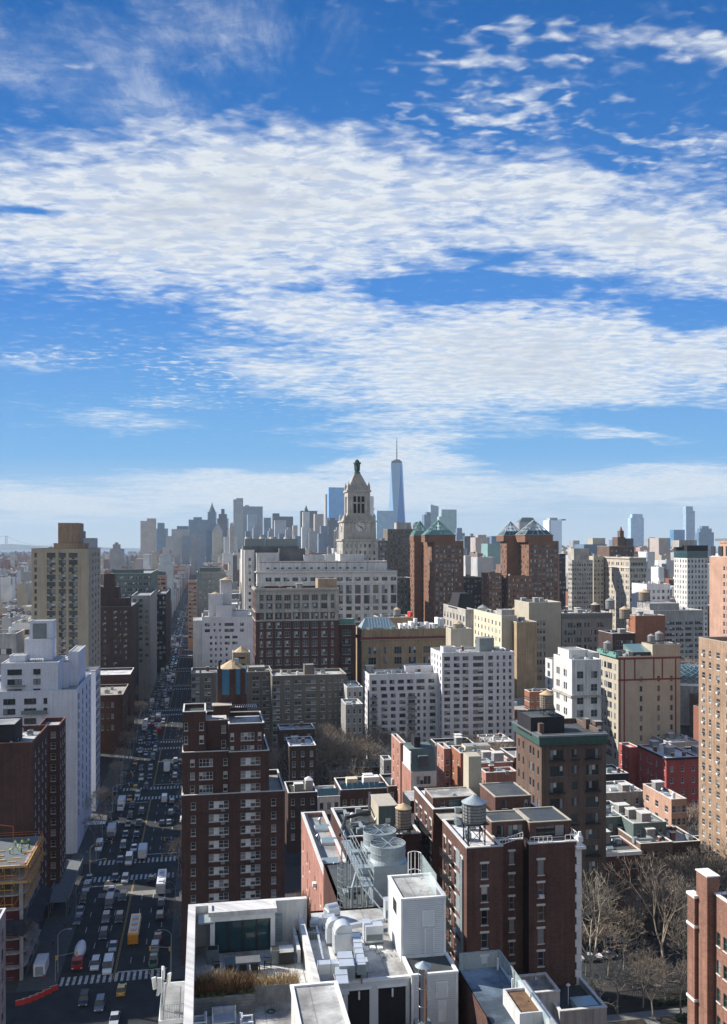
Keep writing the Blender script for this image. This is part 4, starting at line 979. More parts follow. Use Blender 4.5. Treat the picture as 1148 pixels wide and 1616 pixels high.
MB().cyl((x0 + x1) / 2, 7, z1, z1 + 4, 1.6, .3, 8).build('spire', 'brick_orange', b.root); pbox(b, 'bulkhead', 988, 1000, 850, 5, 9, 'grey_dark')
b = bld('beige stone pair of blocks left of the spired tower', 903, 936, 884, 720, dep=22, wall='limestone', cat='building', zlo=15, N=dict(c=C(9, 1.3), t=3, f=3.8, h=1.8, st='s', lo=20), xb=897, S=dict(c=C(4, 1.3), t=3, f=3.8, h=1.8, st='s', lo=20))
pbox(b, 'setback', 906, 930, 866, 4, 12, 'limestone')
b = bld('small tan block between the beige pair and the spired tower', 937, 953, 878, 740, dep=20, wall='tan_stucco', cat='building', zlo=15, N=dict(c=C(3, 1.6), t=3, f=3.8, h=1.8, st='s', lo=20)); clutter(b, 3, 5)
b = bld('white hotel with a dark glass crown, right side', 1085, 1117, 861, 600, xb=1064, wall='white_stone', cat='hotel', zlo=15, frame='frame_dark', cop='frame_dark', N=dict(c=C(6, 1.3), t=9.5, f=3.55, h=2.0, st='s', lo=20), S=dict(c=C(5, 1.3), t=9.5, f=3.55, h=2.0, st='s', lo=20))
band(b, b.h - 3.6, 3.6, .35, 'black_wall', 'crown_band'); band(b, b.h - 8.4, 4.7, .12, 'glass_teal', 'glass_band'); pbox(b, 'bulkhead', 1072, 1100, 853, 5, 10, 'coping_tan' if False else 'concrete')
b = bld('grey concrete college block with broad dark windows, right side', 1032, 1110, 964, 540, dep=28, wall='concrete', cat='building', zlo=8, frame='frame_grey', N=[dict(c=[(1057, 7), (1073, 5.2), (1088, 5.2), (1103, 5.0)], t=6.8, f=3.5, h=2.0, st='p4', lo=8), dict(c=[(1041, 5)], t=6.8, f=3.5, h=2.0, st='p4', lo=8)])
pbox(b, 'upper_storey', 1026, 1072, 953, 5, 16, 'concrete'); clutter(b, 9, 3)
b = bld('pale grey block with round cornice below the white hotel', 1021, 1058, 922, 620, dep=22, wall='white_grey', cat='building', zlo=10, N=dict(c=C(5, 2), t=4, f=4.4, h=2.2, st='s', lo=15)); clutter(b, 8, 9)
b = bld('tall pinkish-orange brick apartment tower at the right edge', 1172, 1215, 880, 330, xb=1120, wall='brick_salmon', name=AP, cat='apartment building', zlo=20, frame='frame_grey', S=[dict(c=[(.46, 1.1), (.56, 1.1), (.80, 1.1), (.88, 1.1)], t=3.5, f=3.05, h=1.7, st='d', lo=20)])
m = MB(); x0 = .5; m.box(.6, 2, b.rz, 9, b.dep * .72, b.rz + 6.5); m.box(.3, 1.7, b.rz + 6.5, 9.3, b.dep * .72 + .3, b.rz + 7.2); m.build('penthouse', 'brick_salmon', b.root)
m = MB()
for i in range(4): m.box(.25, 3.5 + i * 5, b.rz + 1.5, .59, 6.2 + i * 5, b.rz + 5.2)
m.build('arched_recess', 'frame_dark', b.root)
m = MB(); m.box(1.2, 3, b.rz + 7.2, 7, 20, b.rz + 8.2); m.cyl(4, 6, b.rz + 8.2, b.rz + 11.5, 1.4, 1.4, 10); m.cyl(4, 12, b.rz + 8.2, b.rz + 10.5, 1.2, 1.2, 10); m.build('antenna_base', 'galv_dark', b.root)
# white penthouse-roofed loft and cream loft with red trim
b = bld('white stone loft with paired windows and a glass penthouse, right of centre', 903, 949, 1042, 312, xb=874, wall='white_stone', cat='loft building', zlo=10, frame='frame_grey', roof='roof_white', cop='trim_white',
  N=dict(c=[(913.5, 1.25), (918.5, 1.25), (935.5, 1.25), (940.5, 1.25)], t=4.0, f=4.55, h=2.5, st='d', lo=12), S=dict(c=[(.2, 1.3), (.3, 1.3), (.6, 1.3), (.7, 1.3)], t=4.0, f=4.55, h=2.5, st='d', lo=12))
band(b, b.h - 13.2, .8, .6, 'limestone'); pbox(b, 'penthouse', 898, 928, 1027, 8, 10, 'trim_white' if False else 'white_stone'); pbox(b, 'penthouse', 928, 945, 1031, 7, 10, 'white_stone'); clutter(b, 8, 3, ('duct', 'rooftop_unit', 'tank', 'vent'))
b = bld('teal glass and white balcony building behind the white stone loft', 872, 890, 1042, 372, xb=861, wall='trim_white' if False else 'white_stone', cat='building', zlo=10, frame='frame_white', glass='glass_teal', N=dict(c=C(1, 3.6), t=1.5, f=3.4, h=2.6, st='p2'), S=dict(c=C(3, 3), t=1.5, f=3.4, h=2.6, st='p2', lo=10))
b = bld('cream loft with dark red trim bands and a green copper corner cornice', 976, 1074, 1037, 355, xb=946, wall='tan_stucco', cat='loft building', zlo=6, frame='frame_dark', roof='roof_grey', cop='coping_tan',
  N=[dict(c=[(1012, 1.1), (1039.5, 1.1), (1060, 1.1)], t=8, f=3.95, h=2.1, st='d', lo=8)], S=[dict(c=[(.14, 1.6), (.32, 1.9), (.42, 1.9), (.52, 1.9), (.62, 1.9), (.84, 1.7)], t=3.2, f=3.95, h=2.5, st='s', lo=6)])
m = MB(); e = -.10
m.box(-.1, e, b.h - 1.1, b.W, -.003, b.h - .3)
for px in (978, 985, 1001.5, 1031.5, 1045, 1066): x = max(0, b.bx(px)); m.box(x - .1, e, 6 if px in (985, 1066, 978) else b.h - 9.3, x + .42, -.003, b.h - 1.1)
m.box(-.1, e + .012, b.h - 9.6, b.W, -.003, b.h - 8.9); m.build('red_trim', 'red_trim', b.root)
m = MB(); m.box(-.14, -.14, 0, -.003, b.dep, b.h) if False else None
m = MB(); m.box(-.06, -.02, 5, -.003, b.dep, b.h - .1);
m = MB(); dp = b.dep
for i in range(9):
 y = dp * i / 9; m.box(-1.1, y, b.h - .3, -.01, y + dp / 9 - .1, b.h + .9 + .8 * sin(i * 1.1)); m.cyl(-.6, y + .8, b.h + .9, b.h + 2.0, .5, .1, 6)
m.build('copper_cornice', 'copper', b.root)
MB().box(b.bx(1003), 2, b.rz, b.bx(1030), 10, b.rz + 2.5).build('glass_house', 'frame_dark', b.root)
m = MB(); xa, xc = b.bx(1002), b.bx(1032); m.quad((xa, 1.5, b.rz + 2.6), (xc, 1.5, b.rz + 2.6), (xc, 10, b.rz + 5), (xa, 10, b.rz + 5)); m.quad((xa, 1.5, b.rz + 2.5), (xa, 10, b.rz + 2.5), (xa, 10, b.rz + 5), (xa, 1.5, b.rz + 2.6)); m.build('copper_roof', 'glass_green', b.root)
x0, x1, z1, o = pbox(b, 'penthouse', 1030, 1074, 1018, .2, 9, 'tan_stucco'); clutter(b, 10, 3, x1=.55)
water_tower(b.wpos(b.bx(1038), 5, z1), 1.5, 2.4, .8, 'left grey water tank on the cream loft penthouse', 'grey_tank', 'grey_tank'); water_tower(b.wpos(b.bx(1054.5), 7, z1), 1.7, 2.8, 1.2, 'right grey water tank on the cream loft penthouse', 'grey_tank', 'grey_tank')
water_tower(b.wpos(b.bx(984), 14, b.rz), 1.7, 2.9, 2.2, 'grey water tank near the green copper corner of the cream loft', 'grey_tank', 'grey_tank')
b = bld('orange brick house before the white stone loft', 836, 872, 1092, 330, xb=828, wall='brick_orange', cat='house', zlo=8, frame='frame_white', roof='roof_tan', N=dict(c=C(4, 1.1), t=2, f=3.4, h=1.7, st='d', lo=8), S=dict(c=C(3, 1.2), t=2, f=3.4, h=1.7, st='d', lo=8)); clutter(b, 4, 4)
for px, yy, D, r, lab, tk_, cn in ((1017, 945, 470, 2.9, 'wooden water tower on black legs above the orange-red brick building', 'wood_tank', 'wood_cone'), (986, 973, 420, 2.4, 'brown water tower beside the bay-window building', 'wood_tank', 'wood_cone'),
        (963, 958, 470, 2.4, 'pale grey water tower at the end of the long office block', 'grey_tank', 'grey_tank'), (940, 964, 500, 2.5, 'rust brown tank standing on the long office block', 'brick_deep', 'coping_tan')):
 P = at(px, yy, D); water_tower(Vector((P.x, P.y, P.z - 4.5)), r, 4.4, 3.6, lab, tk_, cn)
# glass dome hall
def dome():
 P = at(1085, 1072, 470); z0 = P.z; r = at(1118, 0, 470).x - P.x + 4
 t = empty('domed_hall', (P.x, P.y, 0), TH, 'low glass lattice dome on a pale round hall, right side', 'domed building')
 MB().cyl(0, 0, 0, z0 - 1, r + 1.5, r + 1.5, 28).build('wall', 'concrete', t); MB().cyl(0, 0, z0 - 1, z0, r + 2.2, r + 2.0, 28).build('rim', 'trim_white', t)
 m = MB(); f = MB(); nr = 6; na = 20; hgt = 8.6
 V = lambda i, k: (r * cos(pi / 2 * i / nr) * cos(2 * pi * k / na), r * cos(pi / 2 * i / nr) * sin(2 * pi * k / na), z0 + hgt * sin(pi / 2 * i / nr))
 for i in range(nr):
  for k in range(na):
   m.quad(V(i, k), V(i, k + 1), V(i + 1, k + 1), V(i + 1, k)); f.tube(V(i, k), V(i + 1, k + 1), .13, n=4); f.tube(V(i, k + 1), V(i + 1, k), .13, n=4)
 m.build('glass_dome', 'glass_teal', t); f.build('lattice', 'galv', t)
dome()
# right edge tan-brown apartment house with many air conditioners
b = bld('tan-brown brick apartment house dotted with air conditioners, right edge', 1230, 1290, 1030, 205, xb=1103, wall='brick_brownlight', name=AP, cat='apartment building', frame='frame_white', cop='coping_tan', zlo=3,
  S=[dict(c=[(.07, 1.3), (.16, 1.0), (.27, 1.5), (.40, 1.5), (.52, 1.1), (.63, 1.6), (.78, 1.6), (.92, 1.4)], t=3, f=3.0, h=1.6, st='d', lo=4)])
m = MB(); rb = random.Random(8)
for i in range(60):
 y = b.dep * (1 - rb.choice((.07, .27, .40, .63, .78))) ; z = b.h - 3 - 1.6 - 3.0 * rb.randrange(13); m.box(-.5, y - .35, z + .02, .05, y + .35, z + .5)
setp(m.build('air_conditioner', 'ac_white', b.root), kind='stuff')
b = bld('lower stepped front of the tan-brown apartment house with roof garden', 1160, 1225, 1085, 203, xb=1121, wall='brick_brownlight', name=AP, cat='apartment building', zlo=3, S=dict(c=C(3, 1.4), t=3, f=3, h=1.6, lo=4)) if False else b
# ------------------------------------------------------------------ the far skyline
def cityblock(m, x0, y0, x1, y1, z0, z1, col, cols, uvs, top=True):
 """box with metre uvs and a per-face colour"""
 m.box(x0, y0, z0, x1, y1, z1, 0, skip='b')
 w, d, h = x1 - x0, y1 - y0, z1 - z0
 uvs += [(0, 0), (w, 0), (w, d), (0, d)]; cols.append(col[1])
 for q in (w, d, w, d): uvs += [(0, 0), (q, 0), (q, h), (0, h)]; cols.append(col[0])
def finish(m, name, mat, cols, uvs, parent=None, loc=(0, 0, 0), rz=0.0):
 me = m.mesh(name, [mat]); uv = me.uv_layers.new(name='UVMap'); at_ = me.color_attributes.new('Col', 'FLOAT_COLOR', 'CORNER')
 fu = []; fc = []
 for q in uvs: fu += q
 for c in cols: fc += [c[0], c[1], c[2], 1.0] * 4
 uv.data.foreach_set('uv', fu); at_.data.foreach_set('color', fc)
 return link(name, me, parent, loc, rz)
def sky(xl, xr, yt, D, col, label, mat='city_office', dep=40, parts=(), cat='skyscraper', rc=None, name='skyscraper'):
 O = at(xl, yt, D); h = O.z; O.z = 0; W = solve_v(O, xr)
 t = empty(name, O, TH, label, cat)
 k0 = tk(O); FOOT.append((k0[0], k0[0] + W, k0[1], k0[1] + dep))
 m = MB(); c, u = [], []; cityblock(m, 0, 0, W, dep, 0, h, (col, rc or tuple(x * .6 for x in col)), c, u); finish(m, 'wall', mat, c, u, t)
 for p in parts:
  # (x0,x1 fractions, y0, d, top row, colour, material)
  a, b_, y0, d, yy, cc, mm = p; zz = EYE - (yy - HY) / FPX * D
  m = MB(); c, u = [], []; cityblock(m, W * a, y0, W * b_, y0 + d, h if 0 <= y0 and zz > h else 0, zz, (cc, tuple(x * .6 for x in cc)), c, u); finish(m, 'setback', mm, c, u, t)
 return t, W, h
GY = (.30, .30, .31); PK = (.40, .34, .31); DK = (.06, .07, .09); TN = (.40, .36, .29); BL = (.12, .18, .26); LT = (.55, .55, .54)
S_ = sky
S_(222, 246, 822, 3500, PK, 'pinkish pair of slim towers at the left end of the skyline', 'city_strip', parts=[(.42, 1, 5, 30, 818, PK, 'city_strip')])
S_(247, 265, 834, 3700, BL, 'blue-grey tower beside the pinkish pair', 'city', parts=[(.1, .7, 5, 30, 825, BL, 'city')])
S_(262, 271, 846, 3400, GY, 'small grey block between the blue-grey tower and the wide slab', 'city')
S_(271, 299, 835, 3200, GY, 'wide grey slab with fine horizontal lines, left part of the skyline', 'city_band', parts=[(.3, .95, 5, 30, 830, BL, 'city')])
S_(298, 328, 820, 3900, BL, 'flat-topped blue office block with vertical stripes', 'city_strip', parts=[(.25, .7, 5, 30, 816, BL, 'city')])
t, W, h = S_(328, 342, 808, 4000, BL, 'slender skyscraper with a pointed crown behind the striped block', 'city')
zt = EYE - (792 - HY) / FPX * 4000; MB().cyl(W / 2, 20, h, h + (zt - h) * .6, W * .42, W * .14, 8).build('spire', 'green_grey', t); MB().cyl(W / 2, 20, h + (zt - h) * .6, zt, W * .12, .5, 6).build('antenna', 'green_grey', t)
t, W, h = S_(343, 361, 818, 3900, DK, 'dark tower with a notched angular top', 'city', parts=[(.14, .86, 4, 30, 811, DK, 'city'), (.36, .66, 6, 24, 803, DK, 'city')])
t, W, h = S_(336, 352, 838, 3100, TN, 'cream tower with a pyramid roof', 'city', cat='tower', name='tower')
m = MB(); zt = EYE - (824 - HY) / FPX * 3100; m.poly([(0, 0, h), (W, 0, h), (W / 2, W / 2, zt)]); m.poly([(W, 0, h), (W, W, h), (W / 2, W / 2, zt)]); m.poly([(W, W, h), (0, W, h), (W / 2, W / 2, zt)]); m.poly([(0, W, h), (0, 0, h), (W / 2, W / 2, zt)]); m.build('pyramid_roof', 'limestone', t)
S_(334, 362, 876, 2900, TN, 'low cream block below the pyramid tower', 'city', cat='building', name='building')
S_(354, 375, 847, 3000, LT, 'pale columned municipal block', 'city_strip', parts=[(.3, .7, 8, 20, 834, LT, 'city'), (.42, .58, 12, 12, 826, LT, 'city')], cat='building', name='building')
t, W, h = S_(368.5, 384, 788, 3200, (.36, .38, .40), 'tall steel tower with rippling faces', 'city', dep=30, parts=[(.3, 1, 3, 24, 786, (.36, .38, .4), 'city'), (-.12, 0, 2, 26, 832, (.36, .38, .4), 'city')])
m = MB(); rb = random.Random(2)
for i in range(9): x = W * (i + .2) / 9; m.box(x, -1.0 - rb.random() * 1.5, 0, x + W / 15, -.01, h * rb.uniform(.7, .99))
m.build('ripple_fin', 'steel', t)
S_(384, 415, 799, 4100, (.22, .27, .33), 'broad flat blue-grey bank tower with fine vertical lines', 'city_strip', parts=[(.1, .3, 5, 20, 797, GY, 'city')])
S_(391, 406, 812, 3600, (.28, .36, .46), 'pale blue tower in front of the broad bank tower', 'city_band')
S_(417, 428, 817, 3800, BL, 'narrow blue-grey tower standing alone', 'city_office')
S_(431, 463, 815, 3900, DK, 'dark double-topped office slab', 'city_office', parts=[(.0, .33, 4, 30, 810, DK, 'city_office')])
S_(434, 452, 821, 3500, (.34, .35, .40), 'lighter grey block before the dark double-topped slab', 'city_band')
S_(463, 470, 829, 3700, PK, 'thin brownish stepped tower', 'city')
S_(475, 501, 806, 4000, DK, 'dark blue slab behind the pointed stone tower', 'city_office')
t, W, h = S_(477, 491, 832, 3300, LT, 'white stone skyscraper with a tapering green spire', 'city', dep=30, parts=[(.12, .86, 3, 22, 808, LT, 'city_strip')])
zt = EYE - (797 - HY) / FPX * 3300; z1 = EYE - (808 - HY) / FPX * 3300; MB().cyl(W / 2, 14, z1, zt, W * .3, .4, 8).build('spire', 'copper_dark', t)
S_(497, 511, 811, 3700, PK, 'pinkish grey slab right of the pointed stone tower', 'city_strip')
S_(507, 519, 830, 3400, (.12, .12, .2), 'short purple-dark block on the skyline', 'city')
S_(517, 535, 821, 3600, DK, 'dark block with a stepped roof before the bright blue tower', 'city_strip', parts=[(.2, .7, 4, 20, 817, DK, 'city')])
S_(514, 526, 780, 3900, (.38, .36, .33), 'slim stone-coloured tower left of the bright blue tower', 'city_strip')
S_(519, 544, 769, 3700, (.18, .42, .75), 'bright blue glass tower behind the clock tower', 'city_strip', rc=(.2, .4, .6))
t, W, h = S_(583, 590, 783, 3100, LT, 'jagged stacked glass tower peeking out behind the clock tower', 'city_band', dep=30)
m = MB(); rb = random.Random(6)
for i in range(16): m.box(W, rb.random() * 10, h * (.3 + .043 * i), W + rb.uniform(1, 4), 22, h * (.3 + .043 * i) + 5)
m.build('balcony', 'glass_pale', t)
S_(595, 623, 806, 3600, (.30, .45, .58), 'pale blue glass block left of the tallest tower', 'city_band', rc=(.3, .4, .5))
# the tallest tower: square base, octagonal waist turning to a rotated square top
def tallest():
 D = 3780; O = at(626.5, 857, D); O.z = 0
 t = empty('skyscraper', O, TH + R(24), 'tallest glass skyscraper with chamfered corners and a mast', 'skyscraper')
 a = 31; zt = EYE + (857 - 731) / FPX * D; z0 = 56; m = MB()
 B = [(-a, -a), (a, -a), (a, a), (-a, a)]; T = [(0, -a), (a, 0), (0, a), (-a, 0)]
 T = [(x * .98, y * .98) for x, y in T]
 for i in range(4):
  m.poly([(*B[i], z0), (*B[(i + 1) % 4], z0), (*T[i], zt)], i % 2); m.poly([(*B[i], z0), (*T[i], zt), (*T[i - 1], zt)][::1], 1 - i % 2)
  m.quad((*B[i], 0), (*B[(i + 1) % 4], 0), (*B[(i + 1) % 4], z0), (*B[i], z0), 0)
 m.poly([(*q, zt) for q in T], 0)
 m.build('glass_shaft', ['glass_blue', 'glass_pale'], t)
 m = MB(); q = [(x * .92, y * .92) for x, y in T]
 for i in range(4): m.quad((*q[i], zt), (*q[(i + 1) % 4], zt), (*q[(i + 1) % 4], zt + 9), (*q[i], zt + 9))
 m.poly([(*p, zt + 9) for p in q]); m.build('parapet', 'grey_dark', t)
 MB().cyl(0, 0, zt + 9, zt + 15, 16, 14, 16).build('ring', 'grey_dark', t)
 m = MB(); zm = EYE + (857 - 690) / FPX * D; m.cyl(0, 0, zt + 9, zt + 50, 2.6, 2.0, 8); m.cyl(0, 0, zt + 50, zm, 1.8, .7, 8)
 for f in (.35, .5, .65, .8): m.cyl(0, 0, zt + (zm - zt) * f, zt + (zm - zt) * f + 3, 3.2, 3.2, 8)
 m.build('mast', 'grey_dark', t)
tallest()
S_(614, 636, 852, 3000, (.3, .4, .5), 'low glass block at the foot of the tallest tower', 'city_band')
t, W, h = S_(652, 669, 831, 3700, (.40, .38, .33), 'stone block with a round dome roof', 'city', cat='building', name='building'); m = MB()
for i in range(5): a0, a1 = pi / 2 * i / 5, pi / 2 * (i + 1) / 5; m.cyl(W / 2, 20, h + W * .45 * sin(a0), h + W * .45 * sin(a1), W * .42 * cos(a0), max(.1, W * .42 * cos(a1)), 16)
m.build('dome', 'green_grey', t, smooth=True)
S_(670, 681, 812, 3600, BL, 'curved blue tower left of the slanted glass tower', 'city_band', parts=[(.35, 1, 2, 30, 808, BL, 'city_band')])
t, W, h = S_(680, 692.5, 799, 3600, (.30, .38, .45), 'glass tower with a slanted top beyond the left pyramid tower', 'city_strip')
m = MB(); z1 = h + 8; m.poly([(0, 0, h), (W, 0, h), (0, 0, z1)]); m.poly([(0, 0, h), (0, 40, h), (0, 40, z1), (0, 0, z1)]); m.poly([(0, 0, z1), (0, 40, z1), (W, 40, h), (W, 0, h)]); m.build('slanted_roof', 'glass_pale', t)
S_(697, 721, 804, 3500, (.30, .44, .46), 'greenish glass slab right of the slanted tower', 'city_band', parts=[(-.14, 0, 2, 30, 815, (.3, .44, .42), 'city_band')], rc=(.3, .4, .4))
S_(721, 734, 841, 3300, BL, 'low blue block with a chamfered top', 'city_office', parts=[(.1, .7, 4, 20, 833, BL, 'city')])
S_(733, 751, 851, 2300, DK, 'dark grey block between the twin brick towers, left one', 'city', cat='building', name='building', parts=[(.1, .6, 4, 20, 846, DK, 'city')])
S_(751, 773, 848, 2000, PK, 'pinkish brown block between the twin brick towers', 'city', cat='building', name='building', parts=[(.2, .8, 4, 20, 844, PK, 'city')])
S_(770, 790, 858, 1700, (.18, .3, .3), 'greenish block left of the right brick tower', 'city_office', cat='building', name='building')
S_(776, 796, 846, 2400, BL, 'blue-grey slab directly left of the right brick tower', 'city_office', cat='building', name='building')
t, W, h = S_(820, 846, 824, 2600, (.30, .31, .33), 'grey tower with a sloping crown behind the right pyramids', 'city'); m = MB(); m.poly([(0, 0, h), (W, 0, h), (W * .9, 10, h + 14), (W * .25, 10, h + 14)]); m.poly([(0, 0, h), (W * .25, 10, h + 14), (0, 30, h)]); m.poly([(W, 0, h), (W, 30, h), (W * .9, 10, h + 14)]); m.poly([(W * .25, 10, h + 14), (W * .9, 10, h + 14), (W, 30, h), (0, 30, h)]); m.build('crown', 'green_grey', t)
S_(867, 887, 821, 2100, (.36, .44, .48), 'pale glass tower right of the right brick tower', 'city_glass', parts=[(.1, .7, 4, 20, 817, (.36, .44, .48), 'city_band'), (1, 1.35, 2, 30, 819, (.12, .2, .25), 'city_band')], rc=(.5, .5, .5))
S_(922, 958, 859, 1500, BL, 'blue glass office block on the right horizon', 'city_band', cat='building', name='building', parts=[(.45, 1, 6, 20, 849, TN, 'city')])
t, W, h = S_(996, 1016.5, 817, 5200, (.35, .5, .68), 'tall blue tower with a rounded top across the river, right side', 'city_strip', parts=[(.12, .92, 3, 30, 811, (.35, .5, .68), 'city_strip')], rc=(.3, .4, .5))
S_(1023, 1037, 850, 4800, GY, 'small grey tower on the right horizon', 'city', parts=[(.2, .8, 3, 20, 848, GY, 'city')])
S_(1040, 1058, 849, 1900, PK, 'banded brown and white block on the right horizon', 'city_band', cat='building', name='building')
S_(1063.5, 1081, 836, 4800, (.06, .2, .38), 'low dark blue glass tower left of the very tall one', 'city_strip')
S_(1083, 1097, 806, 5000, (.30, .42, .55), 'very tall slim tower on the right horizon', 'city_band', parts=[(0, .8, 2, 30, 799, (.3, .42, .55), 'city_band')], dep=30)
S_(1103, 1127, 840, 4700, (.10, .18, .28), 'rounded dark glass block, far right of the skyline', 'city_band', parts=[(.12, .88, 3, 30, 834, (.1, .18, .28), 'city_band'), (.25, .7, 5, 24, 830, (.1, .18, .28), 'city')])
S_(127, 150, 849, 1500, (.18, .2, .24), 'dark slab half hidden behind the tan tower', 'city_band', cat='building', name='building', parts=[(0, .25, 4, 20, 838, DK, 'city')])
S_(174, 194, 866, 1900, GY, 'stepped stone block right of the tan tower', 'city', cat='building', name='building', parts=[(.2, .75, 4, 20, 859, GY, 'city'), (.35, .6, 5, 14, 856, GY, 'city')])
S_(226, 238, 875, 1250, (.6, .6, .6), 'white slab with dark windows beside the stepped glass block', 'city', cat='building', name='building')
S_(250, 273, 890, 1150, (.45, .5, .52), 'white terraced glass block above the avenue', 'city_band', cat='building', name='building', parts=[(.12, .88, 3, 24, 875, (.45, .5, .52), 'city_band'), (.28, .72, 6, 18, 864, (.5, .52, .52), 'city_band')])
S_(214, 226, 882, 1350, PK, 'pinkish brown block left of the white slab', 'city', cat='building', name='building')
rs = random.Random(19)
for i, (x, w, y) in enumerate(((276, 9, 850), (287, 12, 846), (302, 8, 843), (311, 13, 848), (325, 9, 836), (363, 7, 829), (388, 9, 838), (400, 10, 833), (412, 8, 844), (424, 9, 838), (441, 8, 842), (452, 10, 836), (466, 9, 846), (488, 10, 838), (503, 9, 842), (530, 9, 836), (641, 9, 842), (742, 8, 846), (905, 10, 853), (968, 9, 852))):
 S_(x, x + w, y, 2500 + 60 * i, rs.choice((GY, BL, BL, PK, (.24, .28, .34))), ('slim', 'stubby', 'plain', 'stepped')[i % 4] + ' infill tower in the skyline, ' + ('left end', 'second from the left', 'third from the left', 'fourth from the left', 'under the pointed crown', 'beside the notched tower', 'under the broad bank tower, left', 'under the broad bank tower, right', 'right of the bank tower', 'below the narrow lone tower', 'left foot of the dark double slab', 'right foot of the dark double slab', 'between the double slab and the spire', 'foot of the green spire', 'foot of the pinkish slab', 'left of the clock tower', 'right of the tallest tower', 'between the brick towers', 'right of the brick towers', 'behind the beige pair')[i], ('city', 'city_strip', 'city_band')[i % 3], parts=[(.2, .75, 4, 20, y - 4, GY, 'city')] if i % 2 else ())
# suspension bridge far across the harbour
def bridge():
 D = 15500; P = at(10.3, 857, D)
 t = empty('suspension_bridge', (P.x, P.y, 0), R(4), 'pale suspension bridge on the far left horizon', 'bridge')
 zt = EYE + (857 - 845.5) / FPX * D; m = MB()
 for x in (-13, 13): m.box(x - 6, -4, 0, x + 6, 4, zt)
 m.box(-13, -4, zt - 14, 13, 4, zt - 2); m.box(-13, -4, zt * .5, 13, 4, zt * .5 + 10); m.build('tower', 'grey_stone', t)
 q = 1240; zc = EYE - 8; MB().box(-900, -6, zc - 50, q, 6, zc - 42).build('deck', 'grey_stone', t)
 m = MB(); pts = [(q * f, zt - (zt - (zc - 34)) * (1 - (2 * f - 1) ** 2)) for f in [i / 20 for i in range(21)]]
 for (a, za), (c, zd) in zip(pts, pts[1:]): m.tube((a, 0, za), (c, 0, zd), 3.2, n=4)
 m.tube((0, 0, zt), (-900, 0, zc - 42), 3.2, n=4); m.build('cable', 'grey_stone', t)
bridge()
# ------------------------------------------------------------------ ordinary blocks filling the city
def infill():
 rd = random.Random(11); cand = []
 PAL = [('grey', (.28, .28, .28)), ('brown brick', (.20, .12, .09)), ('red brick', (.26, .11, .08)), ('tan', (.42, .36, .27)), ('white', (.62, .62, .60)), ('pale grey', (.45, .45, .45)), ('dark grey', (.12, .12, .13)), ('cream', (.58, .54, .44)), ('pink brick', (.42, .25, .2))]
 RP = [('white', (.66, .66, .66)), ('grey', (.32, .32, .32)), ('dark', (.08, .09, .09)), ('pale', (.5, .5, .48)), ('tan', (.36, .33, .28))]
 k = 60.0; row = 0
 ks = []
 while k < 5200: ks.append(k); k += 79.5
 for k0 in ks:
  D0 = 188 + k0; tl = -(D0 * .41 + 60) + 50; tr = D0 * .41 + 260
  t = tl - 60
  t = -19.5
  def lots(ta, tb, sgn):
   t = ta
   n = 0
   while abs(t) < abs(tb):
    w = rd.choice((7, 7.5, 9, 12, 15, 18, 24, 30)) * (1 if D0 < 1500 else 1.5)
    for kk, dd in ((k0 + 7, rd.uniform(16, 30)), (k0 + 73 - 30, 29)):
     big = rd.random()
     hgt = rd.choice((12, 14, 16, 18, 20, 22)) if big < .72 else (rd.uniform(24, 42) if big < .94 or D0 < 900 else rd.uniform(45, 78))
     if D0 > 900 and sgn > 0 and big > .8: hgt = rd.uniform(40, 80)
     if D0 < 620: hgt = min(hgt, 22)
     if sgn < 0 and abs(t) > 70: hgt = min(hgt, rd.choice((15, 17, 19, 21))) if big < .93 else min(hgt, 45); w = min(w, 16)
     if D0 > 700 and abs(t) < 60: hgt = rd.uniform(18, 40)
     t0 = t if sgn > 0 else t - w
     cand.append([t0, t0 + w, kk, kk + dd, hgt, rd.choice(PAL), rd.choice(RP), rd.random()])
    t += sgn * (w + (.05 if rd.random() < .93 else 4)); n += 1
    if int(abs(t) / 190) != int(abs(t - sgn * w) / 190) and abs(t) > 60: t += sgn * 22
  lots(-19.5, tl - 40 + -D0 * .2, -1); lots(18.0, tr + D0 * .1, 1)
 out = []
 for c in cand:
  t0, t1, k0, k1, h, pc, rc, r = c
  if any(t0 < f[1] + .5 and t1 > f[0] - .5 and k0 < f[3] + 1 and k1 > f[2] - 1 for f in FOOT): continue
  P = av((t0 + t1) / 2, k0);
  if P.y < 330: continue
  x = CX + P.x / P.y * FPX; top = HY + (EYE - h) / P.y * FPX
  if x < -60 or x > 1210: continue
  if P.y < 372 and 300 < x < 820: continue
  if 1020 < x < 1150 and 330 < P.y < 540: continue
  if P.y > 5300: continue
  c.append((P, x, top)); out.append(c)
 out.sort(key=lambda c: c[8][0].y)
 return out
cands = infill()
UVS = {}
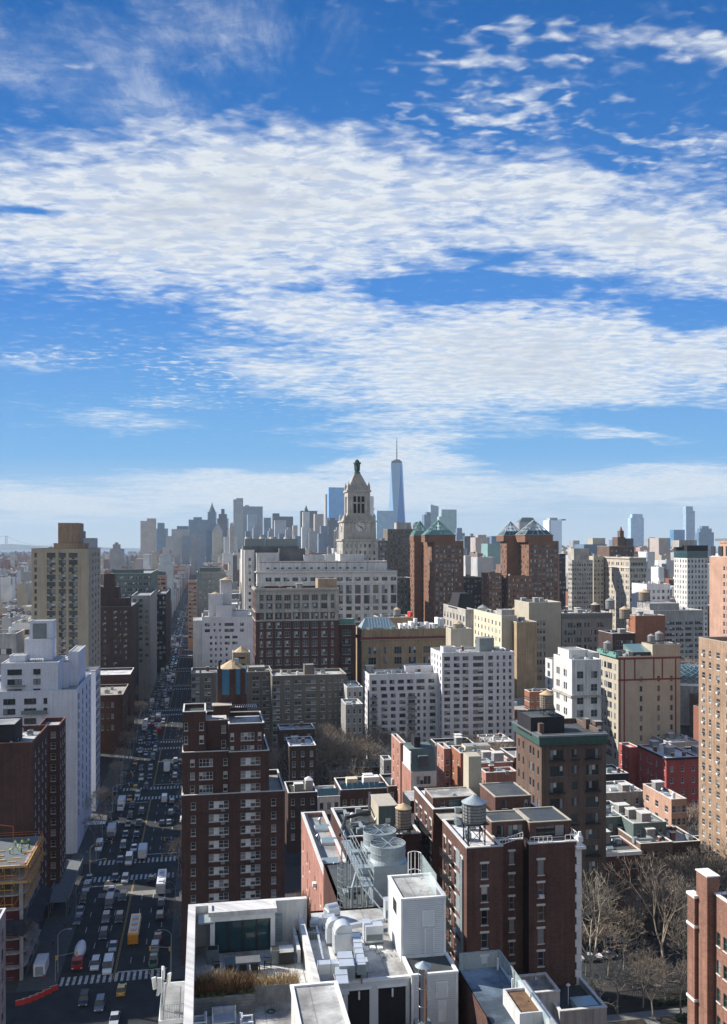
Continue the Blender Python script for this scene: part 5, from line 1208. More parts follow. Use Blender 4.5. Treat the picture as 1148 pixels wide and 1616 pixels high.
def infill_box(m, c, cols, uvs, ox, oy):
 t0, t1, k0, k1, h, pc, rc, r = c[:8]; D = c[8][0].y
 x0, y0 = t0 - ox, k0 - oy; x1, y1 = t1 - ox, k1 - oy
 j = 1 + (r - .5) * .3; cc = tuple(v * j for v in pc[1])
 cityblock(m, x0, y0, x1, y1, 0, h, (cc, rc[1]), cols, uvs)
 rr = random.Random(int(r * 1e6)); w = x1 - x0
 if D < 2600:
  e = .3                                        # parapet edge
  for q in ((x0, y0, x1, y0 + e), (x0, y1 - e, x1, y1), (x0, y0 + e, x0 + e, y1 - e), (x1 - e, y0 + e, x1, y1 - e)): cityblock(m, *q[:2], *q[2:], h, h + .9, (cc, (.5, .49, .46)), cols, [] if False else uvs)
  for _ in range(rr.randint(1, 2 + int(w / 6))):
   a = rr.uniform(.5, 3.6); b_ = rr.uniform(1, 3.5); x = rr.uniform(x0 + .6, max(x0 + .7, x1 - a - .6)); y = rr.uniform(y0 + 1, y1 - b_ - 1)
   g_ = rr.choice(((.6, .6, .6), (.3, .3, .3), (.2, .12, .09), (.45, .42, .36), (.7, .7, .7), (.1, .11, .12))); cityblock(m, x, y, x + a, y + b_, h, h + rr.uniform(.8, 3.4), (g_, g_), cols, uvs)
 elif h > 30: cityblock(m, x0 + w * .2, y0 + 3, x0 + w * .7, y0 + 12, h, h + 4, (cc, rc[1]), cols, uvs)
used_lab = {}
LAND = [(90, 'the tan tower'), (185, 'the brown house'), (270, 'the avenue'), (350, 'the white house'), (460, 'the machine deck'), (568, 'the clock tower'), (630, 'the skyscraper'), (690, 'the left pyramid tower'), (775, 'the pyramid gap'), (850, 'the right pyramid tower'), (920, 'the beige stone pair'), (985, 'the cream tower'), (1040, 'the college'), (1095, 'the white hotel'), (1140, 'the pink tower')]
ind = cands[:215]; rest = cands[215:]
for c in ind:
 P, x, top = c[8]; t0, t1, k0, k1, h, pc, rc, r = c[:8]
 lm = min(LAND, key=lambda q: abs(q[0] - x)); sz = 'narrow' if t1 - t0 < 10 else ('broad' if t1 - t0 > 20 else 'mid-sized'); ht = 'low' if h < 17 else ('tall' if h > 26 else 'mid-height')
 blk = 'in the nearest row' if P.y < 450 else 'one row back' if P.y < 540 else 'two rows back' if P.y < 620 else 'three rows back' if P.y < 700 else 'far back'
 side = 'left of' if x < lm[0] - 8 else ('right of' if x > lm[0] + 8 else 'in line with')
 lab = f'{ht} {pc[0]} block, {rc[0]} roof, {side} {lm[1]}, {blk}'
 if len(lab.split()) > 14: lab = lab.replace('in the nearest row', 'nearest row').replace('in line with', 'below')
 used_lab.setdefault(lab, []).append(c)
for lab, cs in used_lab.items():
 cs.sort(key=lambda c: c[8][1])
 for i, c in enumerate(cs):
  t0, t1, k0, k1 = c[:4]; O = av(t0, k0)
  m = MB(); cols, uvs = [], []; infill_box(m, c, cols, uvs, t0, k0)
  o = finish(m, 'city_building', 'city', cols, uvs, None, O, TH)
  setp(o, lab if len(cs) == 1 else (lab.replace(' block', ' leftmost block', 1) if i == 0 else lab.replace(' block', ' rightmost block', 1) if i == len(cs) - 1 else lab), 'building', 'city blocks beyond the landmarks')
mats_ = ['city', 'city_office', 'city']
for q in range(4):
 m = MB(); cols, uvs = [], []
 for c in rest:
  D = c[8][0].y; z = 0 if D < 1100 else 1 if D < 1900 else 2 if D < 3000 else 3
  if z == q: infill_box(m, c, cols, uvs, 0, 0)
 if m.v: setp(finish(m, 'distant_city_blocks', 'city', cols, uvs, None, AV0, TH), 'dense mass of distant rooftops and low blocks, ' + ('middle distance', 'beyond the landmarks', 'towards the skyline', 'at the horizon')[q], 'city blocks', kind='stuff')
# ------------------------------------------------------------------ near helpers
def wset(rects, mb_wall, root, o, r, rz, D, mats, seed=1, cap=98):
 rnd = random.Random(seed)
 for q in rects:
  link('window', winmesh(round(q[2], 2), round(q[3], 2), q[4], rnd.choice((0, 1, 2, 3, 4)), D, mats), root, (o[0] + r[0] * q[0], o[1] + r[1] * q[0], q[1]), rz)
def block(B, name, pxl, pxr, pyt, y0, dep, mat, N=(), cop='coping', z0=None, roof='roof_grey', frame='frame_white', sides=()):
 """an upper storey block of a near building with real windows in its front"""
 x0, x1 = B.bx(pxl, y0), B.bx(pxr, y0); z1 = B.bz(pyt, x0, y0); z0 = B.rz if z0 is None else z0
 rects = []
 for s in ([N] if isinstance(N, dict) else N):
  zt = z1 - s['t']; i = 0
  while zt - s['h'] > z0 + .2 and i < s.get('n', 99):
   for c, w in s['c']:
    xc = (B.bx(c, y0) - x0)
    if w / 2 + .1 < xc < (x1 - x0) - w / 2 - .1: rects.append((round(xc - w / 2, 2), round(zt - s['h'], 2), w, s['h'], s.get('st', 'd')))
   zt -= s['f']; i += 1
 m = MB(); facade_mesh(m, (x0, y0), (1, 0), x1 - x0, z0, z1, rects)
 m.box(x0, y0 + .001, z0, x1, y0 + dep, z1, 0, skip='tbn'); m.box(x0 + .3, y0 + .3, z1 - .8, x1 - .3, y0 + dep - .3, z1, 0, skip='tb')
 o = m.build(name, mat, B.root)
 rf = MB(); rf.quad((x0 + .3, y0 + .3, z1 - .8), (x1 - .3, y0 + .3, z1 - .8), (x1 - .3, y0 + dep - .3, z1 - .8), (x0 + .3, y0 + dep - .3, z1 - .8)); rf.build('roof', roof, B.root)
 cp = MB(); g = .06
 for a in ((x0 - g, y0 - g, x1 + g, y0 + .3), (x0 - g, y0 + dep - .3, x1 + g, y0 + dep + g), (x0 - g, y0 + .3, x0 + .3, y0 + dep - .3), (x1 - .3, y0 + .3, x1 + g, y0 + dep - .3)): cp.box(a[0], a[1], z1 - .02, a[2], a[3], z1 + .14)
 cp.build('coping', cop, B.root)
 wset(rects, m, B.root, (x0, y0), (1, 0), 0, B.D, (frame, 'glass', 'blind', 'blind_grey', 'coping'), int(pxl))
 return x0, x1, z1
def lp(B, px, py, z):
 """local x,y on a near building of what shows at (px,py) at height z"""
 D = (EYE - z) * FPX / (py - HY); P = Vector(((px - CX) / FPX * D, D, 0)) - B.O
 return P.dot(Vv), P.dot(Uu)
# ------------------------------------------------------------------ the dark brick tower by the avenue
FR = dict(f=2.98)
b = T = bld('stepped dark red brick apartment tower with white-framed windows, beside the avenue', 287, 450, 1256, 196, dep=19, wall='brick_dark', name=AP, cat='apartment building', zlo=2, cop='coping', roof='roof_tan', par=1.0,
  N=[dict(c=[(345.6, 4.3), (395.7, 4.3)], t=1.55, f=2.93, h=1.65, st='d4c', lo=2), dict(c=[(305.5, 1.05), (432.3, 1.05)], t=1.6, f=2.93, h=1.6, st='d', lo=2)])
block(b, 'setback', 288, 362, 1188, 2.0, 16, 'brick_dark', N=[dict(c=[(325.4, 3.0)], t=1.6, f=2.93, h=1.7, st='d4'), dict(c=[(304, .95), (356, .95)], t=1.6, f=2.93, h=1.6)], roof='roof_tan')
block(b, 'setback', 362, 425, 1187, .35, 17, 'brick_dark', N=[dict(c=[(395.7, 4.3)], t=1.4, f=2.93, h=1.65, st='d4c')], roof='roof_tan')
b.rz = b.bz(1188, 5, 2) - .8
zz = b.rz
block(b, 'penthouse', 289, 325, 1124, 3.6, 10, 'brick_dark', N=[dict(c=[(294, .8), (318.4, 1.0)], t=2.4, f=3.0, h=1.8)], z0=zz, roof='roof_dark')
block(b, 'penthouse', 325, 361, 1137, 4.8, 11, 'brick_dark', N=[dict(c=[(353.4, 1.0)], t=1.2, f=3.4, h=1.8)], z0=zz, roof='roof_white')
block(b, 'penthouse', 361, 417, 1143, 1.4, 14, 'brick_dark', N=[dict(c=[(391, 3.0)], t=2.0, f=2.93, h=1.8, st='d4'), dict(c=[(366.8, .8), (410, .8)], t=2.0, f=2.93, h=1.8)], z0=zz, roof='roof_white')
# tank house with blue panels and pergola
y0 = 9.5; x0, x1 = b.bx(343, y0), b.bx(390, y0); z1 = b.bz(1056, x0, y0); z0 = b.bz(1112, x0, y0)
m = MB()
for f in (0, .42, .78): m.box(x0 + (x1 - x0) * f, y0 - .25, z0 - 1.5, x0 + (x1 - x0) * (f + .20 if f == .42 else f + .16), y0 + .3, z1)
m.box(x0, y0, z0 - 1.5, x1, y0 + 6, z0 + 2.2); m.build('tank_house', 'brick_dark', b.root)
MB().box(x0 + .05, y0 + .05, z0 + 2.2, x1 - .05, y0 + 5.9, z1 - .1).build('blue_screen', 'blue_panel', b.root)
MB().cyl((x0 + x1) / 2, y0 + 3, z1 - .1, z1 + 1.7, 3.4, .2, 8).build('conical_roof', 'wood_cone', b.root)
MB().cyl(x0 + .5, y0 - .1, z1, z1 + 2.0, .3, .25, 8).build('flue', 'brick_dark', b.root)
m = MB(); m.box((x0 + x1) / 2 + .6, y0 + 1, z1 + 1, (x0 + x1) / 2 + 1.6, y0 + 2, z1 + 2.2); m.build('vent', 'steel', b.root)
m = MB(); y1 = 5.5; xa, xb_ = b.bx(364, y1), b.bx(405, y1); zp = b.bz(1117, xa, y1)
for i in range(15): x = xa + (xb_ - xa) * i / 14; m.box(x - .06, y1, zp, x + .06, y1 + 3.6, zp + .12)
m.build('pergola', 'trim_white', b.root)
m = MB(); xa, xb_ = b.bx(337, 7), b.bx(364, 7); zp = b.bz(1112, xa, 7); m.box(xa, 6, zp - 2.3, xb_, 9, zp - .15, 1); m.box(xa - .3, 5.6, zp - .15, xb_ + .3, 9.2, zp, 0); m.build('roof_room', ['coping_tan', 'brick_dark'], b.root)
m = MB()
for i in range(14):
 for c in (395.7, 349):
  if i < 11 or c > 380: x = b.bx(c + 3); z = T.h - 1.55 - 1.65 - .62 - 2.93 * (i - 3);
  if z < T.h - 3 : m.box(x - .42, -.4, z, x + .42, -.003, z + .48)
setp(m.build('air_conditioner', 'blind_grey', b.root), kind='stuff')
for i in range(1, 22, 4):
 z = T.h - 1.25 - 2.93 * i
 if z > 3: MB().box(.0, -.05, z, T.W, -.003, z + .18).build('string_course', 'brick_deep', b.root)
# ------------------------------------------------------------------ brick house with the water tower (park side)
GZ = dict(frame='frame_grey', wall='brick_gram', roof='roof_white', cop='coping', zlo=14)
b = F4 = bld('big dark red brick apartment house with fire escapes and a white quoined corner', 737, 794, 1339, 118, dep=12.3, name=AP, cat='apartment building',
             N=[dict(c=[(765, .92)], t=2.2, f=3.09, h=2.0, st='dl', lo=14)], S=[dict(c=[(.12, 1.0), (.34, 1.2), (.56, 1.0), (.80, 1.1)], t=2.0, f=3.09, h=1.9, st='dl', lo=14)], par=.55, **GZ)
z1 = b.h
W2 = solve_v(b.O, 835) ; W3 = solve_v(b.O, 916)
def frontface(B, xa, xb_, y0, cols, st='dl', h=2.0, t=2.2, f=3.09, zl=14, zt=None):
 zt = B.h if zt is None else zt; rects = []; z = zt - t
 while z - h > zl:
  for c, w in cols: rects.append((round(B.bx(c, y0) - xa - w / 2, 2), round(z - h, 2), w, h, st))
  z -= f
 m = MB(); facade_mesh(m, (xa, y0), (1, 0), xb_ - xa, 0, zt, rects)
 o = m.build('wall', 'brick_gram', B.root); wset(rects, m, B.root, (xa, y0), (1, 0), 0, B.D, ('frame_grey', 'glass', 'blind', 'blind_grey', 'coping'), 5)
frontface(b, b.W + .002, W2, 2.2, [(808, .7)], h=1.7, t=1.6)
frontface(b, W2 + .002, W3, 0.0, [(854, .88)])
m = MB(); m.box(b.W - .001, .001, 0, b.W, 2.2, z1); m.box(W2, .001, 0, W2 + .001, 2.2, z1); m.box(W2, .001, 0, W3, 30, z1 - .001, skip='nt'); m.box(b.W, 2.21, 0, W2, 30, z1 - .001, skip='nt')
m.build('wall', 'brick_gram', b.root)
m = MB(); m.quad((b.W, 2.2, z1 - .5), (W2, 2.2, z1 - .5), (W2, 30, z1 - .5), (b.W, 30, z1 - .5)); m.quad((W2, 0.2, z1 - .5), (W3, 0.2, z1 - .5), (W3, 30, z1 - .5), (W2, 30, z1 - .5)); m.quad((0.3, 12, z1 - .52), (b.W, 12, z1 - .52), (b.W, 17.5, z1 - .52), (.3, 17.5, z1 - .52)); m.build('roof', 'roof_tan', b.root)
# far wing of the east side
xw = 0.0
rects = []; z = z1 - 2
while z > 14:
 for x in (1.2, 4.2, 7.4, 10.4): rects.append((x, round(z - 1.9, 2), 1.1, 1.9, 'dl'))
 z -= 3.09
m = MB(); facade_mesh(m, (xw, 30), (0, -1), 12.5, 0, z1, rects); m.box(xw, 17.5, 0, b.W + 1, 30, z1, 0, skip='wt'); m.build('wing', 'brick_gram', b.root)
rn = random.Random(4)
for q in rects: link('window', winmesh(q[2], q[3], q[4], rn.randrange(5), 118, ('frame_white', 'glass', 'blind', 'blind_grey', 'coping')), b.root, (xw, 30 - q[0], q[1]), -pi / 2)
m = MB(); m.quad((xw + .3, 17.7, z1 - .5), (b.W + 1, 17.7, z1 - .5), (b.W + 1, 29.8, z1 - .5), (xw + .3, 29.8, z1 - .5)); m.build('roof', 'roof_white', b.root)
m = MB(); m.box(-.06, 17.4, z1, .3, 30.05, z1 + .14); m.box(.3, 17.4, z1, b.W, 17.75, z1 + .14); m.box(W2, -.05, z1, W3, .28, z1 + .14); m.box(b.W + .04, 2.15, z1, W2, 2.45, z1 + .14); m.box(W3 - .3, .28, z1, W3 + .05, 30, z1 + .14); m.build('coping', 'trim_white', b.root)
# fire escapes on the east side
def fire_escape(B, y0, y1, n, zt, step=3.09):
 t = MB()
 x = -.95
 for i in range(n):
  z = zt - i * step
  t.box(x, y0, z, -.02, y1, z + .05)
  for zz in (z + .5, z + .95): t.box(x - .02, y0, zz, x + .02, y1, zz + .04); t.box(x, y0 - .02, zz, -.02, y0 + .02, zz + .04); t.box(x, y1 - .02, zz, -.02, y1 + .02, zz + .04)
  k = y0
  while k <= y1: t.box(x - .015, k - .015, z, x + .015, k + .015, z + .95); k += .28
  if i < n - 1:
   for q in (-.35, -.7): t.tube((q, y0 + .4, z - step + .05), (q, y1 - .4, z), .035, n=4)
   for j in range(8): f = (j + .5) / 8; t.box(-.7, y0 + .4 + (y1 - y0 - .8) * f - .09, z - step + step * f, -.35, y0 + .4 + (y1 - y0 - .8) * f + .09, z - step + step * f + .03)
 return t.build('fire_escape', 'iron', B.root)
fire_escape(b, 6.2, 10.4, 12, z1 - 4.2); fire_escape(b, 19.0, 23.5, 12, z1 - 4.2)
m = MB(); m.box(-.25, 1.5, 14, -.02, 2.2, z1 - 2);
for i in range(11):
 z = z1 - 3.9 - i * 3.09; m.box(-.12, 2.9, z, -.02, 4.6, z + 2.4)
m.build('blue_panel', 'galv', b.root)
m = MB(); rn = random.Random(3)
for i in range(9): z = z1 - 3.9 - rn.randrange(10) * 3.09; y = rn.choice((1.5, 4.9, 7, 21)); m.box(-.5, y - .33, z + .02, .02, y + .33, z + .48);
setp(m.build('air_conditioner', 'ac_white', b.root), kind='stuff')
for px, n_ in ((854, 1), (854, 5), (765, 6)):
 x = b.bx(px); z = z1 - 2.2 - 2.0 - n_ * 3.09; MB().box(x - .33, -.42, z + .02, x + .33, .0, z + .5).build('air_conditioner', 'ac_white', b.root)
# white quoined corner, railings
m = MB(); n = 40
for i in range(n):
 z = 12 + (z1 - 12) * i / n; hh = (z1 - 12) / n; w = .55 if i % 2 else .75; m.box(W3 - w, -.14, z, W3 + .14, -.002, z + hh - .03); m.box(W3 + .002, -.002, z, W3 + .14, w, z + hh - .03)
m.build('quoin', 'trim_white', b.root)
m = MB(); m.box(W3 - .4, -.3, z1, W3 + .3, .5, z1 + .7); m.cyl(W3 - .05, .1, z1 + .7, z1 + 1.3, .35, .2, 8); m.box(W3 - .8, -.6, z1 - .9, W3 + .6, .8, z1 - .5); m.build('pinnacle', 'trim_white', b.root)
def railing(B, xa, ya, xb_, yb, z, h=.8, mat='trim_white', step=.55, name='balustrade', r=.05):
 m = MB(); L = math.hypot(xb_ - xa, yb - ya); n = max(1, int(L / step))
 for zz in (z + .12, z + h): m.tube((xa, ya, zz), (xb_, yb, zz), r, n=4)
 for i in range(n + 1): f = i / n; m.tube((xa + (xb_ - xa) * f, ya + (yb - ya) * f, z), (xa + (xb_ - xa) * f, ya + (yb - ya) * f, z + h), r * .8, n=4)
 return m.build(name, mat, B.root)
railing(b, b.bx(789), .1, b.W, .1, z1 + .14); railing(b, b.W, .1, W2, 2.3, z1 + .14); railing(b, W2 + .2, .1, b.bx(872), .1, z1 + .14); railing(b, b.bx(893), .1, W3 - .6, .1, z1 + .14)
railing(b, W3 - .1, 1, W3 - .1, 9, z1 + .14)
# penthouse with green-black roof
def pent(B, xa, xb_, y0, y1, zt, wins, roof='roof_dark', zb=None, mat='brick_gram'):
 zb = z1 - .5 if zb is None else zb
 rects = [(round(B.bx(c, y0) - xa - w / 2, 2), round(zt - .5 - h, 2), w, h, 'p3') for c, w, h in wins]
 m = MB(); facade_mesh(m, (xa, y0), (1, 0), xb_ - xa, zb, zt, rects); m.box(xa, y0 + .001, zb, xb_, y1, zt, 0, skip='tbn'); m.build('penthouse', mat, B.root)
 wset(rects, m, B.root, (xa, y0), (1, 0), 0, 118, ('frame_dark', 'glass', 'blind', 'blind_grey', 'coping'))
 m = MB(); m.quad((xa, y0, zt - .02), (xb_, y0, zt - .02), (xb_, y1, zt - .02), (xa, y1, zt - .02)); m.build('roof', roof, B.root)
 m = MB()
 for a in ((xa - .1, y0 - .1, xb_ + .1, y0 + .16), (xa - .1, y1 - .16, xb_ + .1, y1 + .1), (xa - .1, y0 + .16, xa + .16, y1 - .16), (xb_ - .16, y0 + .16, xb_ + .1, y1 - .16)): m.box(a[0], a[1], zt, a[2], a[3], zt + .12)
 m.build('coping', 'coping_tan', B.root)
zt = z1 + 1.9
pent(b, b.bx(776, 4.2), b.bx(836, 4.2), 4.2, 8.8, zt, [(790, 1.0, 1.6), (814, 2.2, 1.5)])
pent(b, b.bx(836, 3) + .01, b.bx(901, 3), 3.0, 9.4, zt + .003, [(869, 4.2, 1.6)])
pent(b, b.bx(782, 14), b.bx(838, 14), 14, 21.5, zt + .5, [(797, .8, 1.2), (831, .8, 1.2)])
m = MB(); m.box(b.bx(740, 24), 24, z1 - .5, b.bx(760, 24), 27, z1 + 6.2); m.build('lift_house', 'tan_stucco', b.root)
pent(b, .6, b.bx(752, 20), 20, 25, z1 + 1.0, [(700, .8, .8)], 'roof_pale')
m = MB()
for x, y in ((3.2, 20), (4.4, 15)): m.box(x, y, z1 - .5, x + 2.2, y + 2, z1 + .5); m.poly([(x - .1, y - .1, z1 + .5), (x + 2.3, y - .1, z1 + .5), (x + 1.1, y + 1, z1 + 1.3)]); m.poly([(x - .1, y + 2.1, z1 + .5), (x - .1, y - .1, z1 + .5), (x + 1.1, y + 1, z1 + 1.3)]); m.poly([(x + 2.3, y - .1, z1 + .5), (x + 2.3, y + 2.1, z1 + .5), (x + 1.1, y + 1, z1 + 1.3)]); m.poly([(x + 2.3, y + 2.1, z1 + .5), (x - .1, y + 2.1, z1 + .5), (x + 1.1, y + 1, z1 + 1.3)])
m.build('roof_light', 'glass_green', b.root)
for i, (x, y) in enumerate(((3.4, 9), (1.6, 5), (4.9, 10.6), (2, 11.2))): link('rooftop_unit', CL['rooftop_unit'], b.root, (x, y, z1 - .5), pi / 2 * i, sc=.8)
link('duct', CL['duct'], b.root, (5, 17, z1 - .5), 0, sc=.7)
P = b.wpos(*lp(b, 748.5, 1331, z1 - .5)); P.z = z1 - .5
water_tower(P, 1.62, 2.6, 3.1, 'near pale water tower with ribbed tank and zinc cone on the park-side brick house', 'grey_tank', 'galv')
# ------------------------------------------------------------------ brown brick house with green cornice
b = F5 = bld('brown brick apartment house with a green copper cornice and black balconies', 855, 957, 1160, 205, xb=815, wall='brick_brown', name=AP, cat='apartment building', zlo=6, frame='frame_dark', roof='roof_dark', cop='coping_dark',
  N=[dict(c=[(878.8, 3.2), (934.9, 3.2)], t=3.6, f=3.77, h=2.4, st='p4', lo=4), dict(c=[(906.7, 1.4)], t=3.6, f=3.77, h=1.9, st='p2', lo=4)],
  S=[dict(c=[(.12, 1.0), (.30, 1.0), (.58, 1.2), (.70, 1.2), (.88, 1.0)], t=4, f=3.77, h=1.9, st='d', lo=4)])
band(b, b.h - 2.3, 1.9, .9, 'copper_dark'); band(b, b.h - .4, .4, 1.15, 'galv_dark')
m = MB()
for i in range(26): x = b.W * (i + .5) / 26; m.box(x - .12, -1.0, b.h - 2.2, x + .12, -.9, b.h - 1.5)
m.build('dentil', 'copper_dark', b.root)
for i in range(0, 12, 2):
 for c, w in ((878.8, 3.8), (934.9, 3.8), (906.7, 2.0)):
  if c == 906.7 and i % 4: continue
  z = b.h - 3.6 - 2.45 - 3.77 * i; x = b.bx(c)
  if z < 4: continue
  m = MB(); m.box(x - w / 2, -1.0, z, x + w / 2, -.01, z + .12); m.box(x - w / 2, -1.0, z + 1.0, x + w / 2, -.95, z + 1.05); m.box(x - w / 2, -1.0, z + .12, x + w / 2, -.97, z + .22); k = x - w / 2
  while k < x + w / 2: m.box(k - .015, -.99, z + .1, k + .015, -.96, z + 1.0); k += .2
  m.build('balcony', 'iron', b.root)
x0, x1, zz, o = pbox(b, 'bulkhead', 838, 891, 1134, 4, 9, 'black_wall', roof='roof_dark')
P = b.wpos(b.bx(863, 8), 8, zz - .4); water_tower(P, 1.65, 3.3, 2.0, 'wooden water tower with a tan cone on the brown brick house', 'wood_tank', 'wood_cone')
m = MB()
for y in (2, 8, 13, 19): m.box(.3, y, b.h, 1.4, y + 1.2, b.h + 2.2)
m.build('chimney', 'brick_brown', b.root); MB().box(b.bx(848, 4), 3.9, zz, b.bx(880, 4), 3.95, zz + .1).build('trim', 'iron', b.root); pbox(b, 'chimney', 925, 932, 1135, 9, 2, 'brick_brown'); pbox(b, 'chimney', 940, 952, 1139, 12, 2, 'brick_brown')
# ------------------------------------------------------------------ pink brick building with skylights
b = PK_ = bld('pink brick loft building with three skylights on its grey roof', 512, 556, 1383, 105, dep=25, wall='brick_pink', cat='loft building', name='loft_building', zlo=30, cop='coping', roof='roof_grey', par=.5,
  S=[dict(c=[(.1, .6), (.3, .6), (.42, .6), (.65, .6), (.88, .6)], t=3.2, f=3.6, h=1.5, st='d', n=5)])
MB().box(0.0, -.03, 0, b.W, -.003, b.h - .1).build('front', 'brick_dark', b.root)
for px, py in ((521, 1363), (519, 1331), (508, 1310)):
 x, y = lp(b, px, py, b.rz); link('skylight', CL['skylight'], b.root, (x, y, b.rz), 0, sc=1.0)
for x, y in ((1.6, 3), (1.0, 14), (2.2, 21)): link('vent', CL['vent'], b.root, (x, y, b.rz), 0, sc=.8)
MB().box(.25, 0, b.rz, .75, b.dep, b.h + .1).build('parapet', 'frame_dark', b.root)
clutter(b, 4, 5, ('vent', 'duct'), x0=.5, y0=.6)
m = MB()
for y, z in ((7, b.h - 4), (2, b.h - 13)): m.box(-.5, y, z, -.02, y + .8, z + .5)
m.build('air_conditioner', 'ac_white', b.root)
# low building between with the tanks
b = K = bld('flat-roofed dark brick block carrying a green tank house and pipes', 545, 664, 1322, 134, dep=15, wall='brick_dark', cat='building', zlo=40, roof='roof_dark', par=.6)
D_ = 141
def wb(pxl, pxr, pyt, pyb, D, dep, name, mats, parent=K):
 y0 = (Vector(((pxl - CX) / FPX * D, D, 0)) - parent.O).dot(Uu); x0, x1 = parent.bx(pxl, y0), parent.bx(pxr, y0); z1 = parent.bz(pyt, x0, y0); z0 = parent.bz(pyb, x0, y0)
 return x0, x1, y0, y0 + dep, z0, z1
x0, x1, y0, y1, z0, z1_ = wb(598, 627, 1273, 1312, 141, 6.5, 0, 0)
m = MB(); m.box(x0, y0, K.rz, x1, y1, z1_, 0); m.box(x0 - .12, y0 - .12, z1_, x1 + .12, y1 + .12, z1_ + .12, 1); m.build('tank_house', ['green_grey', 'coping_tan'], b.root)
MB().box(x0 - .03, y0, K.rz, x0 - .002, y1, z1_ - .05).build('green_panel', 'tan_stucco', b.root)
m = MB(); m.box((x0 + x1) / 2 - .4, y0 - .06, z1_ - 2.6, (x0 + x1) / 2 + .4, y0 - .005, z1_ - 1.9); m.build('hatch', 'ac_white', b.root)
x0, x1, y0, y1, z0, z1_ = wb(648, 664, 1264, 1320, 148, 6, 0, 0)
m = MB(); m.box(x0, y0, K.rz, x1 + 2, y1, z1_, 0, skip='t'); m.quad((x0, y0, z1_), (x1 + 2, y0, z1_), (x1 + 2, y1, z1_), (x0, y1, z1_), 1); m.build('bulkhead', ['black_wall', 'roof_pale'], b.root)
P = b.wpos(*lp(b, 637, 1322, K.rz)); P.z = K.rz; water_tower(P, 1.2, 2.9, 1.7, 'brown wooden water tank with tan cone beside the green tank house', 'wood_tank', 'wood_cone')
m = MB(); A = b.wpos
for (pa, pb, r) in (((538, 1318), (545, 1293), .28), ((545, 1291), (582, 1282), .28), ((583, 1282), (584, 1252), .22)):
 ax_, ay_ = lp(b, pa[0], pa[1], K.rz + 1.2); bx_, by_ = lp(b, pb[0], pb[1], K.rz + 1.2)
 m.tube((ax_, ay_, K.rz + 1.2), (bx_, by_, K.rz + 1.3), r, n=8)
m.build('pipe', 'iron', b.root); clutter(b, 9, 4, ('duct', 'vent', 'rooftop_unit', 'tank'), x1=.6, sc=.7)
b = bld('black-walled block behind the tank house', 596, 668, 1290, 162, dep=8, wall='black_wall', cat='building', zlo=40, roof='roof_dark', par=.3) if False else b
# ------------------------------------------------------------------ right bottom brick house
b = bld('brick apartment house with lit orange-red flank at the lower right corner', 1275, 1430, 1512, 84, xb=1127, wall='brick_corner', name=AP, cat='apartment building', zlo=15, frame='frame_green', cop='trim_white', par=.7,
  S=[dict(c=[(.06, .7), (.14, .7), (.28, .9), (.45, 1.2), (.62, 1.2)], t=4.0, f=3.1, h=1.5, st='d', lo=15)])
dp = b.dep; z = b.h
m = MB(); m.box(-.85, dp - .05, 0, .6, dp + 2.2, z + 1.9); m.build('chimney', 'brick_corner', b.root); m = MB(); m.box(-.93, dp - .13, z + 1.9, .68, dp + 2.3, z + 2.02); m.build('chimney_cap', 'trim_white', b.root)
m = MB(); m.box(-1.25, dp + 1.9, 0, -.4, dp + 3.4, z - 1.2); m.build('pilaster', 'brick_corner', b.root);
for zz in (z - 1.2, z - 4.6, z - 13): MB().box(-1.35, dp + 1.8, zz, -.38, dp + 3.5, zz + .3).build('string_course', 'trim_white', b.root)
railing(b, .3, dp - 1, .3, dp - 9, z + .14, .9, 'iron', 1.0, 'roof_rail', .03)
clutter(b, 3, 5, x1=.3)
# low terrace below the brick house
b = bld('low dark-decked roof terrace with pale parapet below the brick house', 884, 958, 1597, 112, dep=12, wall='concrete', cat='building', name='roof_terrace', zlo=20, roof='roof_dark', par=.9)
m = MB(); m.box(b.W - 3.6, 1, b.rz, b.W - .6, 3.4, b.rz + .8); m.build('skylight', 'skylight', b.root)
m = MB(); m.cyl(2.4, 3, b.rz, b.rz + 2.6, .05, .05, 6); m.cyl(2.4, 3, b.rz + 2.6, b.rz + 2.8, .3, .15, 8); m.build('roof_lamp', 'ac_white', b.root)
b = bld('lower grey setback roofs between the deck and the brick house', 800, 884, 1572, 113, dep=4.8, wall='concrete', cat='building', zlo=20, roof='roof_grey', par=.6); clutter(b, 5, 2, ('rooftop_unit', 'skylight', 'vent'))
# ------------------------------------------------------------------ mid-block houses
def house(label, xl, xr, yt, D, xb=None, wall='brick_red', dep=12, N=None, S=None, roof='roof_grey', n=4, cop='coping', seed=1, name='row_house', cat='row house', lo=1.5, fr='frame_white', par=.7, **k):
 N = dict(c=C(3, 1.1), t=1.8, f=3.5, h=1.9, st='d', lo=lo) if N is None else N
 b = bld(label, xl, xr, yt, D, xb=xb, dep=dep, wall=wall, N=N, S=S or (), roof=roof, name=name, cat=cat, zlo=lo, cop=cop, frame=fr, par=par, **k); clutter(b, n, seed); return b
S2 = dict(c=C(2, 1.0), t=2.2, f=3.6, h=1.7, st='d', lo=3)
house('dark brick house with a blindingly white roof left of the courtyard trees', 457, 499, 1178, 306, 451, 'brick_deep', roof='roof_white', S=S2, seed=3, cop='trim_white')
house('low flat canopy roof behind the white-roofed dark brick house', 442, 497, 1152, 326, None, 'brick_deep', dep=10, roof='roof_pale', seed=8)
b = house('brown brick row house with a green roof terrace and glass roof hut', 455, 501, 1252, 268, None, 'brick_deep', dep=13, roof='lawn', seed=4, n=2)
